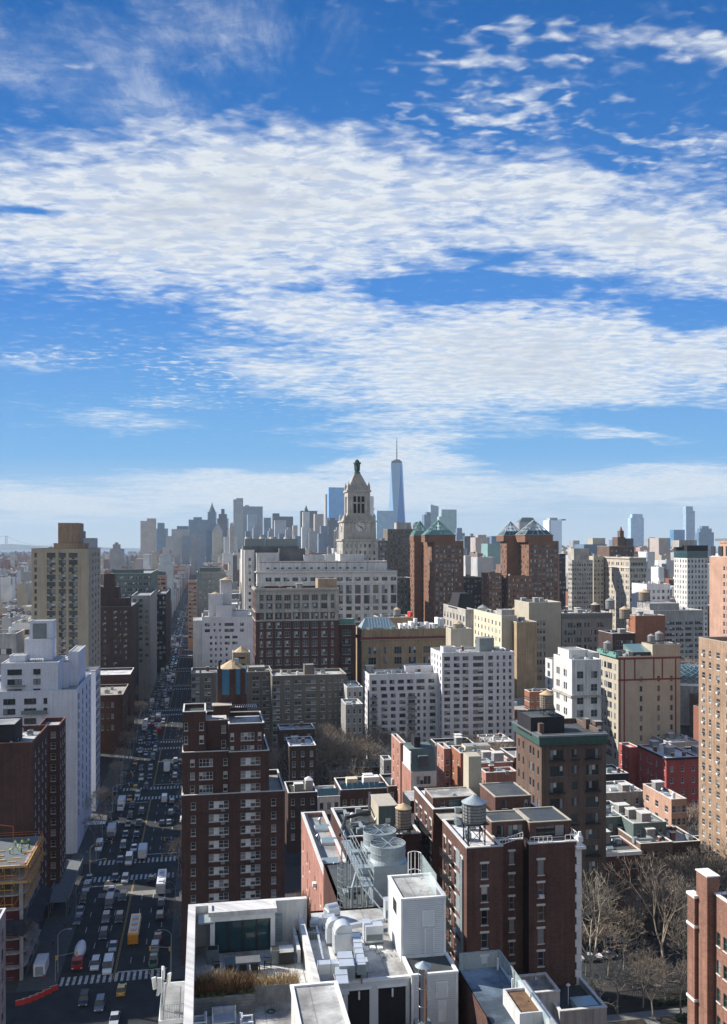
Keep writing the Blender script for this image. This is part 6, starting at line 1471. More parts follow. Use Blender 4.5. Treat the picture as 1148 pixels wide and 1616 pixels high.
m = MB(); x = b.bx(485); m.box(x, 4, b.rz, x + 2.3, 7, b.rz + 3.2, 0); m.poly([(x - .1, 3.9, b.rz + 3.2), (x + 2.4, 3.9, b.rz + 3.2), (x + 1.2, 5.5, b.rz + 4.2)], 1); m.poly([(x - .1, 7, b.rz + 3.2), (x - .1, 3.9, b.rz + 3.2), (x + 1.2, 5.5, b.rz + 4.2)], 1); m.poly([(x + 2.4, 3.9, b.rz + 3.2), (x + 2.4, 7, b.rz + 3.2), (x + 1.2, 5.5, b.rz + 4.2)], 1); m.build('roof_hut', ['concrete', 'ac_white'], b.root)
b = house('white row house with a sloping blue studio window', 502, 537, 1258, 268, None, 'white_stone', dep=12, seed=5, n=3, roof='roof_white', fr='frame_dark')
m = MB(); m.quad((.3, -.02, b.h - .2), (b.W - .3, -.02, b.h - .2), (b.W - .3, 2.2, b.h + 1.9), (.3, 2.2, b.h + 1.9)); m.poly([(.3, 0, b.h - .3), (.3, 2.2, b.h + 1.9), (.3, 2.2, b.h - .3)]); m.poly([(b.W - .3, 0, b.h - .3), (b.W - .3, 2.2, b.h - .3), (b.W - .3, 2.2, b.h + 1.9)]); m.build('studio_window', 'glass_teal', b.root)
b = house('long dark row house roof with a strip of tilted skylights', 538, 613, 1247, 270, None, 'brick_deep', dep=14, seed=6, n=7, roof='roof_dark', cop='trim_white', N=dict(c=C(6, 1.1), t=3, f=3.4, h=1.8, st='d'))
m = MB()
for i in range(8): x = .4 + (b.W - .8) * i / 8; m.quad((x, .1, b.h + .15), (x + b.W / 8 - .35, .1, b.h + .15), (x + b.W / 8 - .35, 1.9, b.h + 1.5), (x, 1.9, b.h + 1.5))
m.build('skylight_strip', 'glass_teal', b.root)
MB().box(b.bx(548, 5), 5, b.rz, b.bx(565, 5), 8, b.rz + 2.6).build('roof_hut', 'cream', b.root); MB().box(b.bx(575, 5), 6, b.rz, b.bx(600, 5), 9, b.rz + 2.6).build('roof_hut', 'trim_white', b.root)
house('dark low roof with one glass hatch left of the mansard house', 613, 648, 1241, 270, None, 'brick_deep', dep=14, seed=7, n=3, roof='roof_dark')
house('tall narrow brick house, sunlit on its left side, with chimneys', 632, 641, 1173, 266, 618, 'brick_pink', N=(), S=S2, seed=8, n=3)
b = house('stone-fronted house with a steep green mansard and pink party wall', 649.5, 689, 1219, 250, 635, 'white_stone', N=dict(c=[(669, 4.2)], t=1.2, f=4.0, h=2.4, st='p4'), seed=9, n=2, roof='roof_dark')
MB().box(-.05, 0, 0, -.002, b.dep, b.h).build('party_wall', 'brick_pink', b.root)
z = b.h; m = MB(); m.quad((0, .1, z), (b.W, .1, z), (b.W, 2.6, z + 6), (0, 2.6, z + 6)); m.quad((0, 2.6, z + 6), (b.W, 2.6, z + 6), (b.W, 10, z + 6.2), (0, 10, z + 6.2)); m.poly([(0, .1, z), (0, 2.6, z + 6), (0, 10, z + 6.2), (0, 10, z)]); m.poly([(b.W, .1, z), (b.W, 10, z), (b.W, 10, z + 6.2), (b.W, 2.6, z + 6)]); m.build('mansard_roof', 'green_grey', b.root)
m = MB(); x = b.W * .3; m.box(x, .3, z + 1, x + 2.8, 3, z + 4.4, 0); m.quad((x + .15, .27, z + 1.3), (x + 2.65, .27, z + 1.3), (x + 2.65, .27, z + 4.2), (x + .15, .27, z + 4.2), 1); m.build('dormer', ['green_grey', 'glass'], b.root)
MB().box(b.W * .25, 4, z + 6.2, b.W * .5, 8, z + 9).build('roof_house', 'black_wall', b.root); MB().box(-.05, 1, z, .25, 10, z + 5.5).build('parapet_wall', 'trim_white', b.root)
house('slim brick house with pink flank left of the orange pair', 701, 712, 1182, 264, 690, 'brick_pink', N=dict(c=C(1, 1.2), t=3, f=3.5, h=1.8, st='d'), S=S2, seed=10, n=2)
b = house('orange brick house with tan terrace and yellowish roof room', 727, 783, 1189, 255, 712.5, 'brick_orange', S=S2, seed=11, n=4, roof='roof_tan')
pbox(b, 'roof_room', 735, 775, 1178, 5, 4, 'cream')
b = house('pink stucco house with white roof and conical roof vent', 755.5, 810, 1205, 243, 737.5, 'brick_pink', S=S2, seed=12, n=6, roof='roof_white', N=dict(c=[(770, 1.1)], t=3, f=3.5, h=1.8, st='d'))
b = house('pink house in front with white roof terrace and wooden pergola', 767, 816, 1220, 234, 758, 'brick_pink', S=S2, seed=13, n=6, roof='roof_white', N=dict(c=[(790, 2)], t=4, f=3.5, h=1.4, st='d2'))
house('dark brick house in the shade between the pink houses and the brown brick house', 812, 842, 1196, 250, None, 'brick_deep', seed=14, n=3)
house('narrow pale house behind the courtyard trees', 606, 620, 1200, 300, 600, 'stucco_grey', seed=15, n=3, S=S2)
house('low grey row house deep in the courtyard trees', 520, 556, 1218, 330, None, 'stucco_grey', seed=16, n=5); house('dim brown row house in the courtyard, right of the grey one', 562, 600, 1212, 332, None, 'brick_deep', seed=17, n=5)
house('white-roofed low building right of the white slab foot', 770, 812, 1172, 345, None, 'concrete', seed=18, n=7, roof='roof_white', dep=14)
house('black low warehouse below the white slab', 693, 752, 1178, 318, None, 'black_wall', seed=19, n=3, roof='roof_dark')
house('pale low building between the grey-brown slab and the white slab', 548, 573, 1085, 352, None, 'concrete', seed=20, n=3, roof='roof_white', dep=16); house('grey low house under the pale one between the two slabs', 546, 573, 1112, 338, None, 'stucco_grey', seed=21, n=3, roof='roof_white')
# right side, below the cream loft
b = house('bright red painted corner house with a white roof', 1052, 1103, 1196, 300, 1008, 'red_paint', S=[dict(c=[(.09, 1.0), (.36, 1.0), (.48, 1.0), (.66, 1.0), (.92, 1.0)], t=2.6, f=3.9, h=1.9, st='d', lo=3)], N=dict(c=C(3, 1.1), t=3, f=3.9, h=1.8, st='d'), roof='roof_white', seed=3, n=9, cop='trim_white')
band(b, b.h - .7, .6, .5, 'black_wall')
b = house('small red house with fire escape left of the bright red corner house', 993, 1009, 1180, 322, 977, 'red_paint', S=S2, N=(), roof='roof_white', seed=4, n=2)
P = b.wpos(b.W + 6, 2, 14);
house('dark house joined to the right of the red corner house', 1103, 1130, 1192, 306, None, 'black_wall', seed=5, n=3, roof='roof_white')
house('white-roofed row house behind the red corner house', 1056, 1103, 1172, 345, None, 'concrete', seed=6, n=10, roof='roof_white', dep=16)
house('tan brick house with cluttered roof, sunlit on the left', 1060, 1084, 1262, 246, 1015, 'brick_salmon', S=dict(c=C(3, 1.8), t=2.5, f=3.6, h=1.8, st='d'), seed=7, n=12, roof='roof_white')
house('low black roof house with white gravel left of the tan brick house', 957, 992, 1222, 300, None, 'black_wall', seed=8, n=3, roof='roof_white', N=())
house('grey low roofs with white hatches below the black roof house', 957, 1016, 1252, 262, None, 'stucco_grey', seed=9, n=9, roof='roof_pale')
house('dark row house roof with blue skylights beside the brown brick house', 957, 1000, 1290, 236, None, 'green_grey', seed=10, n=9, roof='roof_dark', dep=14)
house('dark row house roof with glass hatch, middle of the park row', 1000, 1052, 1300, 230, None, 'green_grey', seed=22, n=7, roof='roof_grey', dep=12)
b = house('red brick row house with a thick white cornice facing the park trees', 958, 1011, 1345, 221, None, 'brick_red', N=dict(c=C(3, 1.3), t=2.4, f=3.9, h=2.1, st='d'), seed=11, n=4, roof='roof_dark', dep=11)
band(b, b.h - .9, .9, .7, 'trim_white')
m = MB(); x = b.W * .78; m.box(x, -.35, 1.6, x + 1.9, -.01, 5.2, 0); m.box(x + .35, -.4, 1.7, x + 1.55, -.355, 4.2, 1); m.build('portal', ['trim_white', 'frame_grey'], b.root)
m = MB()
for i in range(9): m.box(x + .1, -.35 - (i + 1) * .3, 0, x + 1.8, -.35 - i * .3 - .002, 1.6 - i * .17)
m.build('stoop', 'coping_dark', b.root)
house('tan-topped dark row house facing the park, right of the red brick one', 1011, 1062, 1332, 223, None, 'brick_brown', seed=12, n=6, roof='roof_pale', dep=13)
house('dark row house with brick edge wall behind the park trees, far right', 1062, 1106, 1330, 226, None, 'brick_deep', seed=13, n=5, roof='roof_grey', dep=12)
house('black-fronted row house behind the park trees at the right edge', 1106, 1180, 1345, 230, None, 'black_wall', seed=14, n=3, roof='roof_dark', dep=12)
# ------------------------------------------------------------------ rooftop with the terrace (foreground, left)
FZ = 64.6
b = F1 = bld('foreground building with a planted roof terrace and glazed penthouse', 289, 536, 1616, 46.5, dep=17.6, z=FZ + .02, wall='brick_gram', cat='building', zlo=60, roof='roof_pale', par=0.02, cop='coping')
def fbox(B, name, x0, x1, y0, y1, z0, z1, mat, top=None):
 m = MB().box(x0, y0, z0, x1, y1, z1, 0, skip='t' if top else '')
 if top: m.quad((x0, y0, z1), (x1, y0, z1), (x1, y1, z1), (x0, y1, z1), 1)
 return m.build(name, [mat, top] if top else mat, B.root)
ft = FZ + .02
m = MB(); n = int(F1.W / 1.2); q = int(F1.dep / 1.2)
for i in range(n):
 for j in range(q): m.box(.55 + i * 1.19, .3 + j * 1.19, ft, .55 + i * 1.19 + 1.165, .3 + j * 1.19 + 1.165, ft + .035)
setp(m.build('paving_slab', 'roof_pale', b.root), kind='stuff')
ft += .035
fbox(b, 'side_parapet', -.02, .5, -6, F1.dep, 50, FZ + 2.9, 'white_stone')
fbox(b, 'rear_parapet', .5, F1.W + .2, F1.dep - .45, F1.dep, 60, FZ + 2.9, 'white_stone')
xa, ya = lp(b, 332, 1507, ft); xc, yc = lp(b, 436, 1507, ft); yd = F1.dep - .5; zt = FZ + 2.75
# penthouse with glass doors
wz = zt - .42
m = MB(); m.box(xa, ya, ft, xa + .32, yd, zt); m.box(xc - .32, ya, ft, xc, yd, zt); m.box(xa + .32, ya, wz, xc - .32, yd, zt); m.build('penthouse', 'trim_white', b.root)
m = MB(); m.box(xa - .12, ya - .12, zt, xc + .12, yd, zt + .16); m.box(xa - .12, ya - .12, zt + .16, xa + .12, yd, zt + .3); m.box(xc - .12, ya - .12, zt + .16, xc + .12, yd, zt + .3); m.box(xa + .12, ya - .12, zt + .16, xc - .12, ya + .12, zt + .3); m.build('penthouse_roof', 'white_stone', b.root)
fbox(b, 'dark_room', xa + .33, xc - .33, ya + .55, yd - .05, ft, wz - .01, 'black_wall')
gw = (xc - xa - .64) / 4
for i in range(4):
 x = xa + .32 + i * gw; m = MB(); m.box(x, ya + .12, ft, x + .07, ya + .24, wz); m.box(x + gw - .07, ya + .12, ft, x + gw, ya + .24, wz); m.box(x + .07, ya + .12, ft, x + gw - .07, ya + .24, ft + .1); m.box(x + .07, ya + .12, wz - .08, x + gw - .07, ya + .24, wz)
 d = m.build('glass_door', 'frame_dark', b.root); MB().box(x + .07, ya + .17, ft + .1, x + gw - .07, ya + .19, wz - .08).build('pane', 'glass_teal', d)
m = MB(); m.box(xc + .1, yd - .25, ft, F1.W - 1.6, yd - .05, ft + 1.9)
for i in range(8): m.box(xc + .1, yd - .29, ft + .1 + i * .22, F1.W - 1.6, yd - .251, ft + .28 + i * .22)
m.build('louvre_wall', 'galv', b.root)
fbox(b, 'door_canopy', .7, 1.75, F1.dep - 2.2, F1.dep - .5, FZ + 2.3, FZ + 2.42, 'galv');
for px in (336, 437):
 x, y = lp(b, px, 1518, ft); t = empty('planter', b.wpos(x, y, ft), TH, f'dark square planter {"left" if px < 400 else "right"} of the penthouse glass doors', 'planter', 'planters flanking the doors'); m = MB(); m.box(-.42, -.4, 0, .42, .4, .95, 0); m.box(-.34, -.32, .95, .34, .32, .96, 1); m.build('tub', ['galv_dark', 'earth'], t)
def tuft(name, label, B, cells, mat, hgt, n, seed, cat='grass', spread=.25, z=None, group=None):
 rn = random.Random(seed); m = MB(); z = ft if z is None else z
 for x0, x1, y0, y1 in cells:
  for _ in range(n):
   x, y = rn.uniform(x0, x1), rn.uniform(y0, y1); h = hgt * rn.uniform(.5, 1.1); a = rn.uniform(0, 6.28); dx, dy = spread * rn.uniform(-1, 1), spread * rn.uniform(-1, 1); w = .012
   c, s_ = cos(a) * w, sin(a) * w; mx, my = x + dx * .35, y + dy * .35
   m.quad((x - c, y - s_, z), (x + c, y + s_, z), (mx + c, my + s_, z + h * .6), (mx - c, my - s_, z + h * .6)); m.poly([(mx - c * 1.6, my - s_ * 1.6, z + h * .6), (mx + c * 1.6, my + s_ * 1.6, z + h * .6), (x + dx, y + dy, z + h)])
 o = m.build(name, mat, None, B.O, TH); o.location = (B.O.x, B.O.y, 0); return setp(o, label, cat, group, 'stuff')
plain('grass_tan', (.40, .29, .15), .9, 0, .35, 3); plain('grass_rust', (.15, .085, .045), .9, 0, .4, 3); plain('shrub_green', (.075, .085, .035), .9, 0, .4, 4); plain('planks', (.17, .18, .185), .75, 0, .3, 2)
# long planter with rust shrubs
xa, ya = lp(b, 301, 1606, ft); xc, yc = lp(b, 403, 1606, ft); pz = ft + 1.15
t = empty('planter', b.wpos(xa, ya, ft), TH, 'long grey plank planter with rust-coloured shrubs on the roof terrace', 'planter')
L = xc - xa; m = MB(); m.box(0, .04, 0, L, 1.25, pz - ft - .05)
for i in range(6): m.box(-.02, 0, .01 + i * .19, L + .02, .038, .01 + i * .19 + .175);
m.build('planks', 'planks', t); MB().box(.05, .09, pz - ft - .05, L - .05, 1.2, pz - ft - .02).build('soil', 'earth', t)
tuft('shrubs', 'rust brown dry shrubs in the plank planter', b, [(xa + .05, xc - .05, ya + .3, ya + 1.2)], 'grass_rust', .95, 1500, 3, 'shrubs', .35, pz - .04)
tuft('dry_grass', 'tan dry grass behind the rust shrubs on the terrace', b, [(xa + L * .62, xa + L * 1.75, ya + 1.3, ya + 2.6)], 'grass_tan', 1.35, 1700, 4, 'grass', .4)
tuft('dry_grass', 'sparse tan stalks along the middle of the terrace bed', b, [(xa + L * .1, xa + L * .7, ya + .8, ya + 1.7)], 'grass_tan', 1.2, 350, 14, 'grass', .4, pz - .04)
for i, (px, r) in enumerate(((306, .2), (316.5, .22), (327, .2), (336.5, .22), (350, .28), (382.5, .28), (397, .26))):
 x = b.bx(px, ya + .2); rn = random.Random(i); m = MB()
 for _ in range(240):
  v = Vector((rn.gauss(0, 1), rn.gauss(0, 1), abs(rn.gauss(0, 1)))).normalized() * r * rn.uniform(.8, 1.05); e = .04
  a = Vector((rn.gauss(0, 1), rn.gauss(0, 1), rn.gauss(0, 1))).normalized() * e; c = v.cross(a).normalized() * e
  m.poly([tuple(v + a), tuple(v + c), tuple(v - a)])
 o = m.build('shrub', 'shrub_green'); o.location = b.wpos(x, ya + .18, pz - .02)
 setp(o, ('small green clipped shrub at the planter edge, ' + ('leftmost', 'second from the left', 'third from the left', 'middle one', 'third from the right, larger', 'second from the right', 'rightmost')[i]), 'shrub', 'clipped shrubs along the planter edge')
# plank fence right of planter
def fence_(label, B, xa, ya, xb_, yb, z0, h, step=.16, name='plank_fence'):
 t = empty(name, (B.O.x, B.O.y, 0), TH, label, 'fence'); m = MB(); L = math.hypot(xb_ - xa, yb - ya); n = int(L / step); rn = random.Random(2)
 for i in range(n):
  f = i / n; x = xa + (xb_ - xa) * f; y = ya + (yb - ya) * f
  if abs(xb_ - xa) > abs(yb - ya): m.box(x, y, z0, x + step - .012, y + .03, z0 + h + rn.uniform(-.01, .01))
  else: m.box(x, y, z0, x + .03, y + step - .012, z0 + h)
 m.build('planks', 'planks', t); return t
fence_('grey vertical plank fence behind the coiled hose', b, xc + .02, ya + .6, xc + 2.35, ya + .6, ft, 1.25)
xf, yf = lp(b, 466, 1497, ft); fence_('short dark plank fence by the tall dry stalks', b, xf, yf, xf + 1.9, yf, ft, 1.0)
x, y = lp(b, 480, 1478, ft); tuft('dry_grass', 'tall brown dry stalks in a corner trough by the rear parapet', b, [(x - .5, x + .5, y - .1, y + 2.4)], 'grass_rust', 2.6, 700, 8, 'grass', .3); fbox(b, 'trough', x - .6, x + .6, y - .4, y + 2.6, ft, ft + .6, 'galv_dark')
# dining table and chairs
plain('furniture_grey', (.13, .135, .14), .6); plain('furniture_white', (.72, .72, .72), .5); plain('cushion', (.33, .37, .44), .9)
x0, y0 = lp(b, 355, 1521, ft + .75); x1, y1 = lp(b, 411, 1512, ft + .75)
t = empty('dining_table', b.wpos((x0 + x1) / 2, (y0 + y1) / 2 + .2, ft), TH, 'long grey dining table on the roof terrace', 'table'); hl = (x1 - x0) / 2
MB().box(-hl, -.5, .7, hl, .5, .75).build('tabletop', 'furniture_grey', t)
for sx in (-1, 1):
 for sy in (-1, 1): MB().box(sx * (hl - .08) - .04, sy * .42 - .04, 0, sx * (hl - .08) + .04, sy * .42 + .04, .699).build('leg', 'furniture_grey', t)
def chair(label, x, y, rz, mat='iron', group='dark chairs round the terrace table', w=.5):
 t = empty('chair', b.wpos(x, y, ft), TH + rz, label, 'chair', group); h = w / 2
 MB().box(-h, -h, .42, h, h, .46).build('seat', mat, t); MB().box(-h, h - .04, .46, h, h, .9).build('backrest', mat, t)
 for sx in (-1, 1):
  for sy in (-1, 1): MB().box(sx * (h - .03) - .02, sy * (h - .03) - .02, 0, sx * (h - .03) + .02, sy * (h - .03) + .02, .419).build('leg', mat, t)
 for sx in (-1, 1): MB().box(sx * h - .02, -h, .62, sx * h + .02, h - .05, .66).build('armrest', mat, t)
cxm, cym = (x0 + x1) / 2, (y0 + y1) / 2 + .2
for i in range(3): chair(('left', 'middle', 'right')[i] + ' dark metal chair on the near side of the terrace table', cxm - .75 + i * .75, cym - .75, pi)
chair('dark metal chair at the left end of the terrace table', cxm - hl - .55, cym, pi / 2); chair('dark metal chair at the right end of the terrace table', cxm + hl + .5, cym, -pi / 2)
# side parapets of the right-hand walkway
fbox(b, 'walkway_wall', F1.W - .45, F1.W - .05, 6.3, F1.dep - .46, ft, FZ + 1.5, 'white_stone'); xq, yq = lp(b, 464, 1495, ft); fbox(b, 'walkway_wall', xq, xq + .22, yq - 2.5, F1.dep - .46, ft, FZ + 1.0, 'white_stone')
# sofa and two white armchairs near the bottom edge
def sofa(label, px, py, w, rz=0.0, name='sofa', cat='sofa'):
 x, y = lp(b, px, py, ft); t = empty(name, b.wpos(x, y, ft), TH + rz, label, cat); h = w / 2
 m = MB(); m.box(-h, -.4, .14, h, .36, .24); m.box(-h, .3, .24, h, .36, .5)
 for s in (-1, 1): m.box(s * h - .04, -.4, 0, s * h + .04, -.33, .62); m.box(s * h - .04, .3, 0, s * h + .04, .37, .82); m.box(s * h - .04, -.33, .56, s * h + .04, .3, .62)
 m.build('frame', 'furniture_white', t); n = 2 if w > 1 else 1
 for i in range(n): xa_ = -h + .06 + (w - .12) * i / n; MB().box(xa_, -.38, .25, xa_ + (w - .12) / n - .02, .2, .38).build('seat_cushion', 'cushion', t); MB().box(xa_, .2, .38, xa_ + (w - .12) / n - .02, .3, .86).build('back_cushion', 'cushion', t)
sofa('white-framed two-seat garden sofa with blue-grey cushions before the planter', 354, 1614, 1.35)
sofa('white garden armchair at the left of the sofa', 317, 1624, .75, -pi / 2, 'armchair', 'armchair'); sofa('white garden armchair at the right of the sofa', 389, 1624, .75, pi / 2, 'armchair', 'armchair')
x, y = lp(b, 428, 1597, ft); m = MB();
for k in range(4):
 for i in range(18):
  a, c = 2 * pi * i / 18, 2 * pi * (i + 1) / 18; r = .17 + .035 * k; m.tube((r * cos(a), r * sin(a), .03 + .02 * (k % 2)), (r * cos(c), r * sin(c), .03 + .02 * (k % 2)), .018, n=4)
o = m.build('garden_hose', 'copper_dark'); o.location = b.wpos(x, y, ft); setp(o, 'coiled green garden hose on the terrace paving', 'hose')
x, y = lp(b, 452, 1520, ft); t = empty('grill', b.wpos(x, y, ft), TH, 'stainless barbecue grill on the right of the terrace table', 'grill'); MB().box(-.5, -.3, .1, .5, .3, .85).build('cart', 'iron', t); MB().box(-.48, -.28, .86, .48, .28, 1.12).build('hood', 'chrome', t)
# concrete roof house bottom right of the terrace
xa, ya = lp(b, 460, 1555, 67.4); xc, yc = lp(b, 532, 1553, 67.4)
m = MB(); m.box(xa, -3, 50, xc, ya, 67.3); m.build('stair_house', 'white_stone', b.root); m = MB(); m.quad((xa + .15, -3, 67.31), (xc - .15, -3, 67.31), (xc - .15, ya - .15, 67.31), (xa + .15, ya - .15, 67.31)); m.build('roof', 'roof_pale', b.root)
m = MB(); m.box(xa - .08, -3, 67.3, xa + .14, ya + .08, 67.42); m.box(xc - .14, -3, 67.3, xc + .08, ya + .08, 67.42); m.box(xa + .14, ya - .14, 67.3, xc - .14, ya + .08, 67.42); m.build('coping', 'trim_white', b.root)
# corner bay with antennas, left of the terrace wall
bw = 1.75; y0 = 12.8; zc = 61.6
m = MB(); m.box(-bw, y0, 0, -.03, y0 + 5, zc); m.build('corner_bay', 'brick_gram', b.root); m = MB(); m.box(-bw - .12, y0 - .12, zc, -.03, y0 + 5.1, zc + .28); m.build('bay_cornice', 'trim_white', b.root)
m = MB(); m.quad((-bw, y0, zc + .29), (-.04, y0, zc + .29), (-.04, y0 + 5, zc + .29), (-bw, y0 + 5, zc + .29)); m.build('bay_roof', 'roof_grey', b.root)
railing(b, -bw, y0, -.1, y0, zc + .3, .95, 'galv', .14, 'bay_railing', .02); railing(b, -bw, y0, -bw, y0 + 5, zc + .3, .95, 'galv', .14, 'bay_railing', .02)
t = empty('antenna_mast', b.wpos(-bw + .1, y0 + 1.2, zc + .3), TH, 'cluster of white panel antennas on the corner bay above the avenue', 'antenna'); MB().cyl(0, 0, 0, 2.7, .05, .05, 8).build('pole', 'galv', t)
for i, (x, y, z, rz) in enumerate(((-.5, 0, 1.5, .3), (-.15, -.25, 1.35, -.2), (.35, -.1, 1.7, .9), (-.35, .3, .9, 1.2), (.0, .35, 1.9, 2))):
 m = MB(); m.box(-.14, -.06, 0, .14, .06, .85 + .2 * (i % 2)); o = m.build('panel', 'ac_white', t, (x, y, z), rz); o.rotation_euler = (.1, -.15 + .1 * i, rz)
 MB().tube((0, 0, z + .3), (x, y, z + .4), .03, n=4).build('bracket', 'galv_dark', t)
# ------------------------------------------------------------------ rooftop with machinery (foreground, centre)
RZ = 65.2
b = F2 = bld('foreground roof crowded with white siding boxes and silvery ducts', 500, 723, 1541, 56.7, dep=11.5, z=RZ, wall='brick_gram', cat='building', zlo=60, roof='roof_pale', par=0.02)
plain('siding', (.62, .64, .66), .55, 0, .06, 1)
def siding(B, name, x0, x1, y0, y1, z0, z1, top='roof_pale', holes=()):
 m = MB(); m.box(x0, y0, z0, x1, y1, z1, 0, skip='t'); m.quad((x0, y0, z1), (x1, y0, z1), (x1, y1, z1), (x0, y1, z1), 1)
 z = z0 + .05
 while z < z1 - .15: m.box(x0 + .08, y0 - .04, z, x1 - .08, y0 - .001, z + .10, 0); m.box(x0 - .022, y0 + .08, z, x0 - .001, y1 - .08, z + .115, 0); z += .135
 for a in ((x0 - .07, y0 - .07, x0 + .08, y0 + .08), (x1 - .08, y0 - .07, x1 + .07, y0 + .08), (x0 - .07, y1 - .08, x0 + .08, y1 + .07)): m.box(*a[:2], z0, *a[2:], z1 - .001, 2)
 for a in ((x0 - .1, y0 - .1, x1 + .1, y0 + .1), (x0 - .1, y1 - .1, x1 + .1, y1 + .1), (x0 - .1, y0 + .1, x0 + .1, y1 - .1), (x1 - .1, y0 + .1, x1 + .1, y1 - .1)): m.box(a[0], a[1], z1, a[2], a[3], z1 + .14, 2)
 return m.build(name, ['siding', top, 'trim_white'], B.root)
def at_top(px, py, z): return lp(b, px, py, z)
zt1 = 69.3
xa, ya = lp(b, 634.5, 1421, zt1); xc, _ = lp(b, 704, 1419, zt1); yb = lp(b, 614, 1385, zt1)[1]
siding(b, 'siding_tower', xa, xc, ya, yb, RZ - .3, zt1)
m = MB(); hx = xa + (xc - xa) * .62; m.box(hx - .45, ya - .1, zt1 - 1.85, hx + .42, ya - .03, zt1 - .75, 0); m.box(hx - .36, ya - .13, zt1 - 1.76, hx + .33, ya - .101, zt1 - .84, 1); m.build('hatch', ['trim_white', 'siding'], b.root)
m = MB()
for s in (-.3, .3): m.tube((hx + s, ya - .3, RZ), (hx + s, ya - .3, zt1 - 1.9), .03, n=5)
m.tube((hx - .3, ya - .3, zt1 - 1.9), (hx - .3, ya - .05, zt1 - 1.9), .03); m.tube((hx + .3, ya - .3, zt1 - 1.9), (hx + .3, ya - .05, zt1 - 1.9), .03)
m.build('ladder', 'trim_white', b.root)
m = MB(); wy = (ya + yb) / 2; m.box(xa - .06, wy - .6, zt1 - 1.6, xa - .023, wy + .5, zt1 - .7, 1); m.box(xa - .05, wy - .7, zt1 - 1.7, xa - .024, wy + .6, zt1 - .6, 0); m.build('slot_window', ['trim_white', 'black_wall'], b.root)
# glass wind screen on the tower roof, ladder hoop
m = MB(); m.box(xc - .55, ya + .2, zt1, xc - .5, yb + .1, zt1 + 1.5); m.build('glass_screen', 'glass_rail', b.root)
m = MB()
for k in range(2):
 for i in range(10): a, c = pi * i / 10, pi * (i + 1) / 10; m.tube((xa + 1.9 + .48 * cos(a), yb + .05 + .5 * sin(a), zt1 + .3 + 1.3 * k), (xa + 1.9 + .48 * cos(c), yb + .05 + .5 * sin(c), zt1 + .3 + 1.3 * k), .03, n=4)
for i in range(6): a = pi * i / 5; m.tube((xa + 1.9 + .48 * cos(a), yb + .05 + .5 * sin(a), zt1 - .6), (xa + 1.9 + .48 * cos(a), yb + .05 + .5 * sin(a), zt1 + 1.6), .028, n=4)
m.build('ladder_cage', 'trim_white', b.root)
# lower siding box with door, dark roof
zt2 = RZ + .25
xa2, ya2 = lp(b, 651, 1541, zt2); xc2, _ = lp(b, 723, 1538, zt2)
siding(b, 'siding_box', xa2, xc2, ya2, ya - .15, 60, zt2, 'roof_dark')
m = MB(); hx = xa2 + (xc2 - xa2) * .66; m.box(hx - .4, ya2 - .1, zt2 - 1.5, hx + .4, ya2 - .03, zt2 - .45, 0); m.box(hx - .32, ya2 - .13, zt2 - 1.42, hx + .32, ya2 - .101, zt2 - .53, 1); m.box(hx - .25, ya2 - .08, zt2 - 3.1, hx + .3, ya2 - .03, zt2 - 1.75, 0); m.build('hatch', ['trim_white', 'siding'], b.root)
# front wall: pale siding with two dark light wells
m = MB(); W_ = xa2 - .1
m.box(.05, -.06, 58, W_, -.003, RZ - .02, 0); z = 59
while z < RZ - .2: m.box(.05, -.085, z, W_, -.062, z + .12, 0); z += .15
m.build('siding_wall', 'siding', b.root)
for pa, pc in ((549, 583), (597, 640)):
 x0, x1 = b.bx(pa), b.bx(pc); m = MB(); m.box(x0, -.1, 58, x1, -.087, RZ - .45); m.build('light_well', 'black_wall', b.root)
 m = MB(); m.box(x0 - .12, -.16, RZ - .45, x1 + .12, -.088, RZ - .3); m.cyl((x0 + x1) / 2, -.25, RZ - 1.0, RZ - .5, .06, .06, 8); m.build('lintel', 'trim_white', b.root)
m = MB(); m.box(.0, -.12, RZ, W_, .12, RZ + .16); m.build('roof_edge', 'trim_white', b.root)
m = MB(); m.box(b.bx(584), -3.6, 50, b.bx(650), -.2, 62.3); m.build('light_well_floor', 'concrete', b.root)
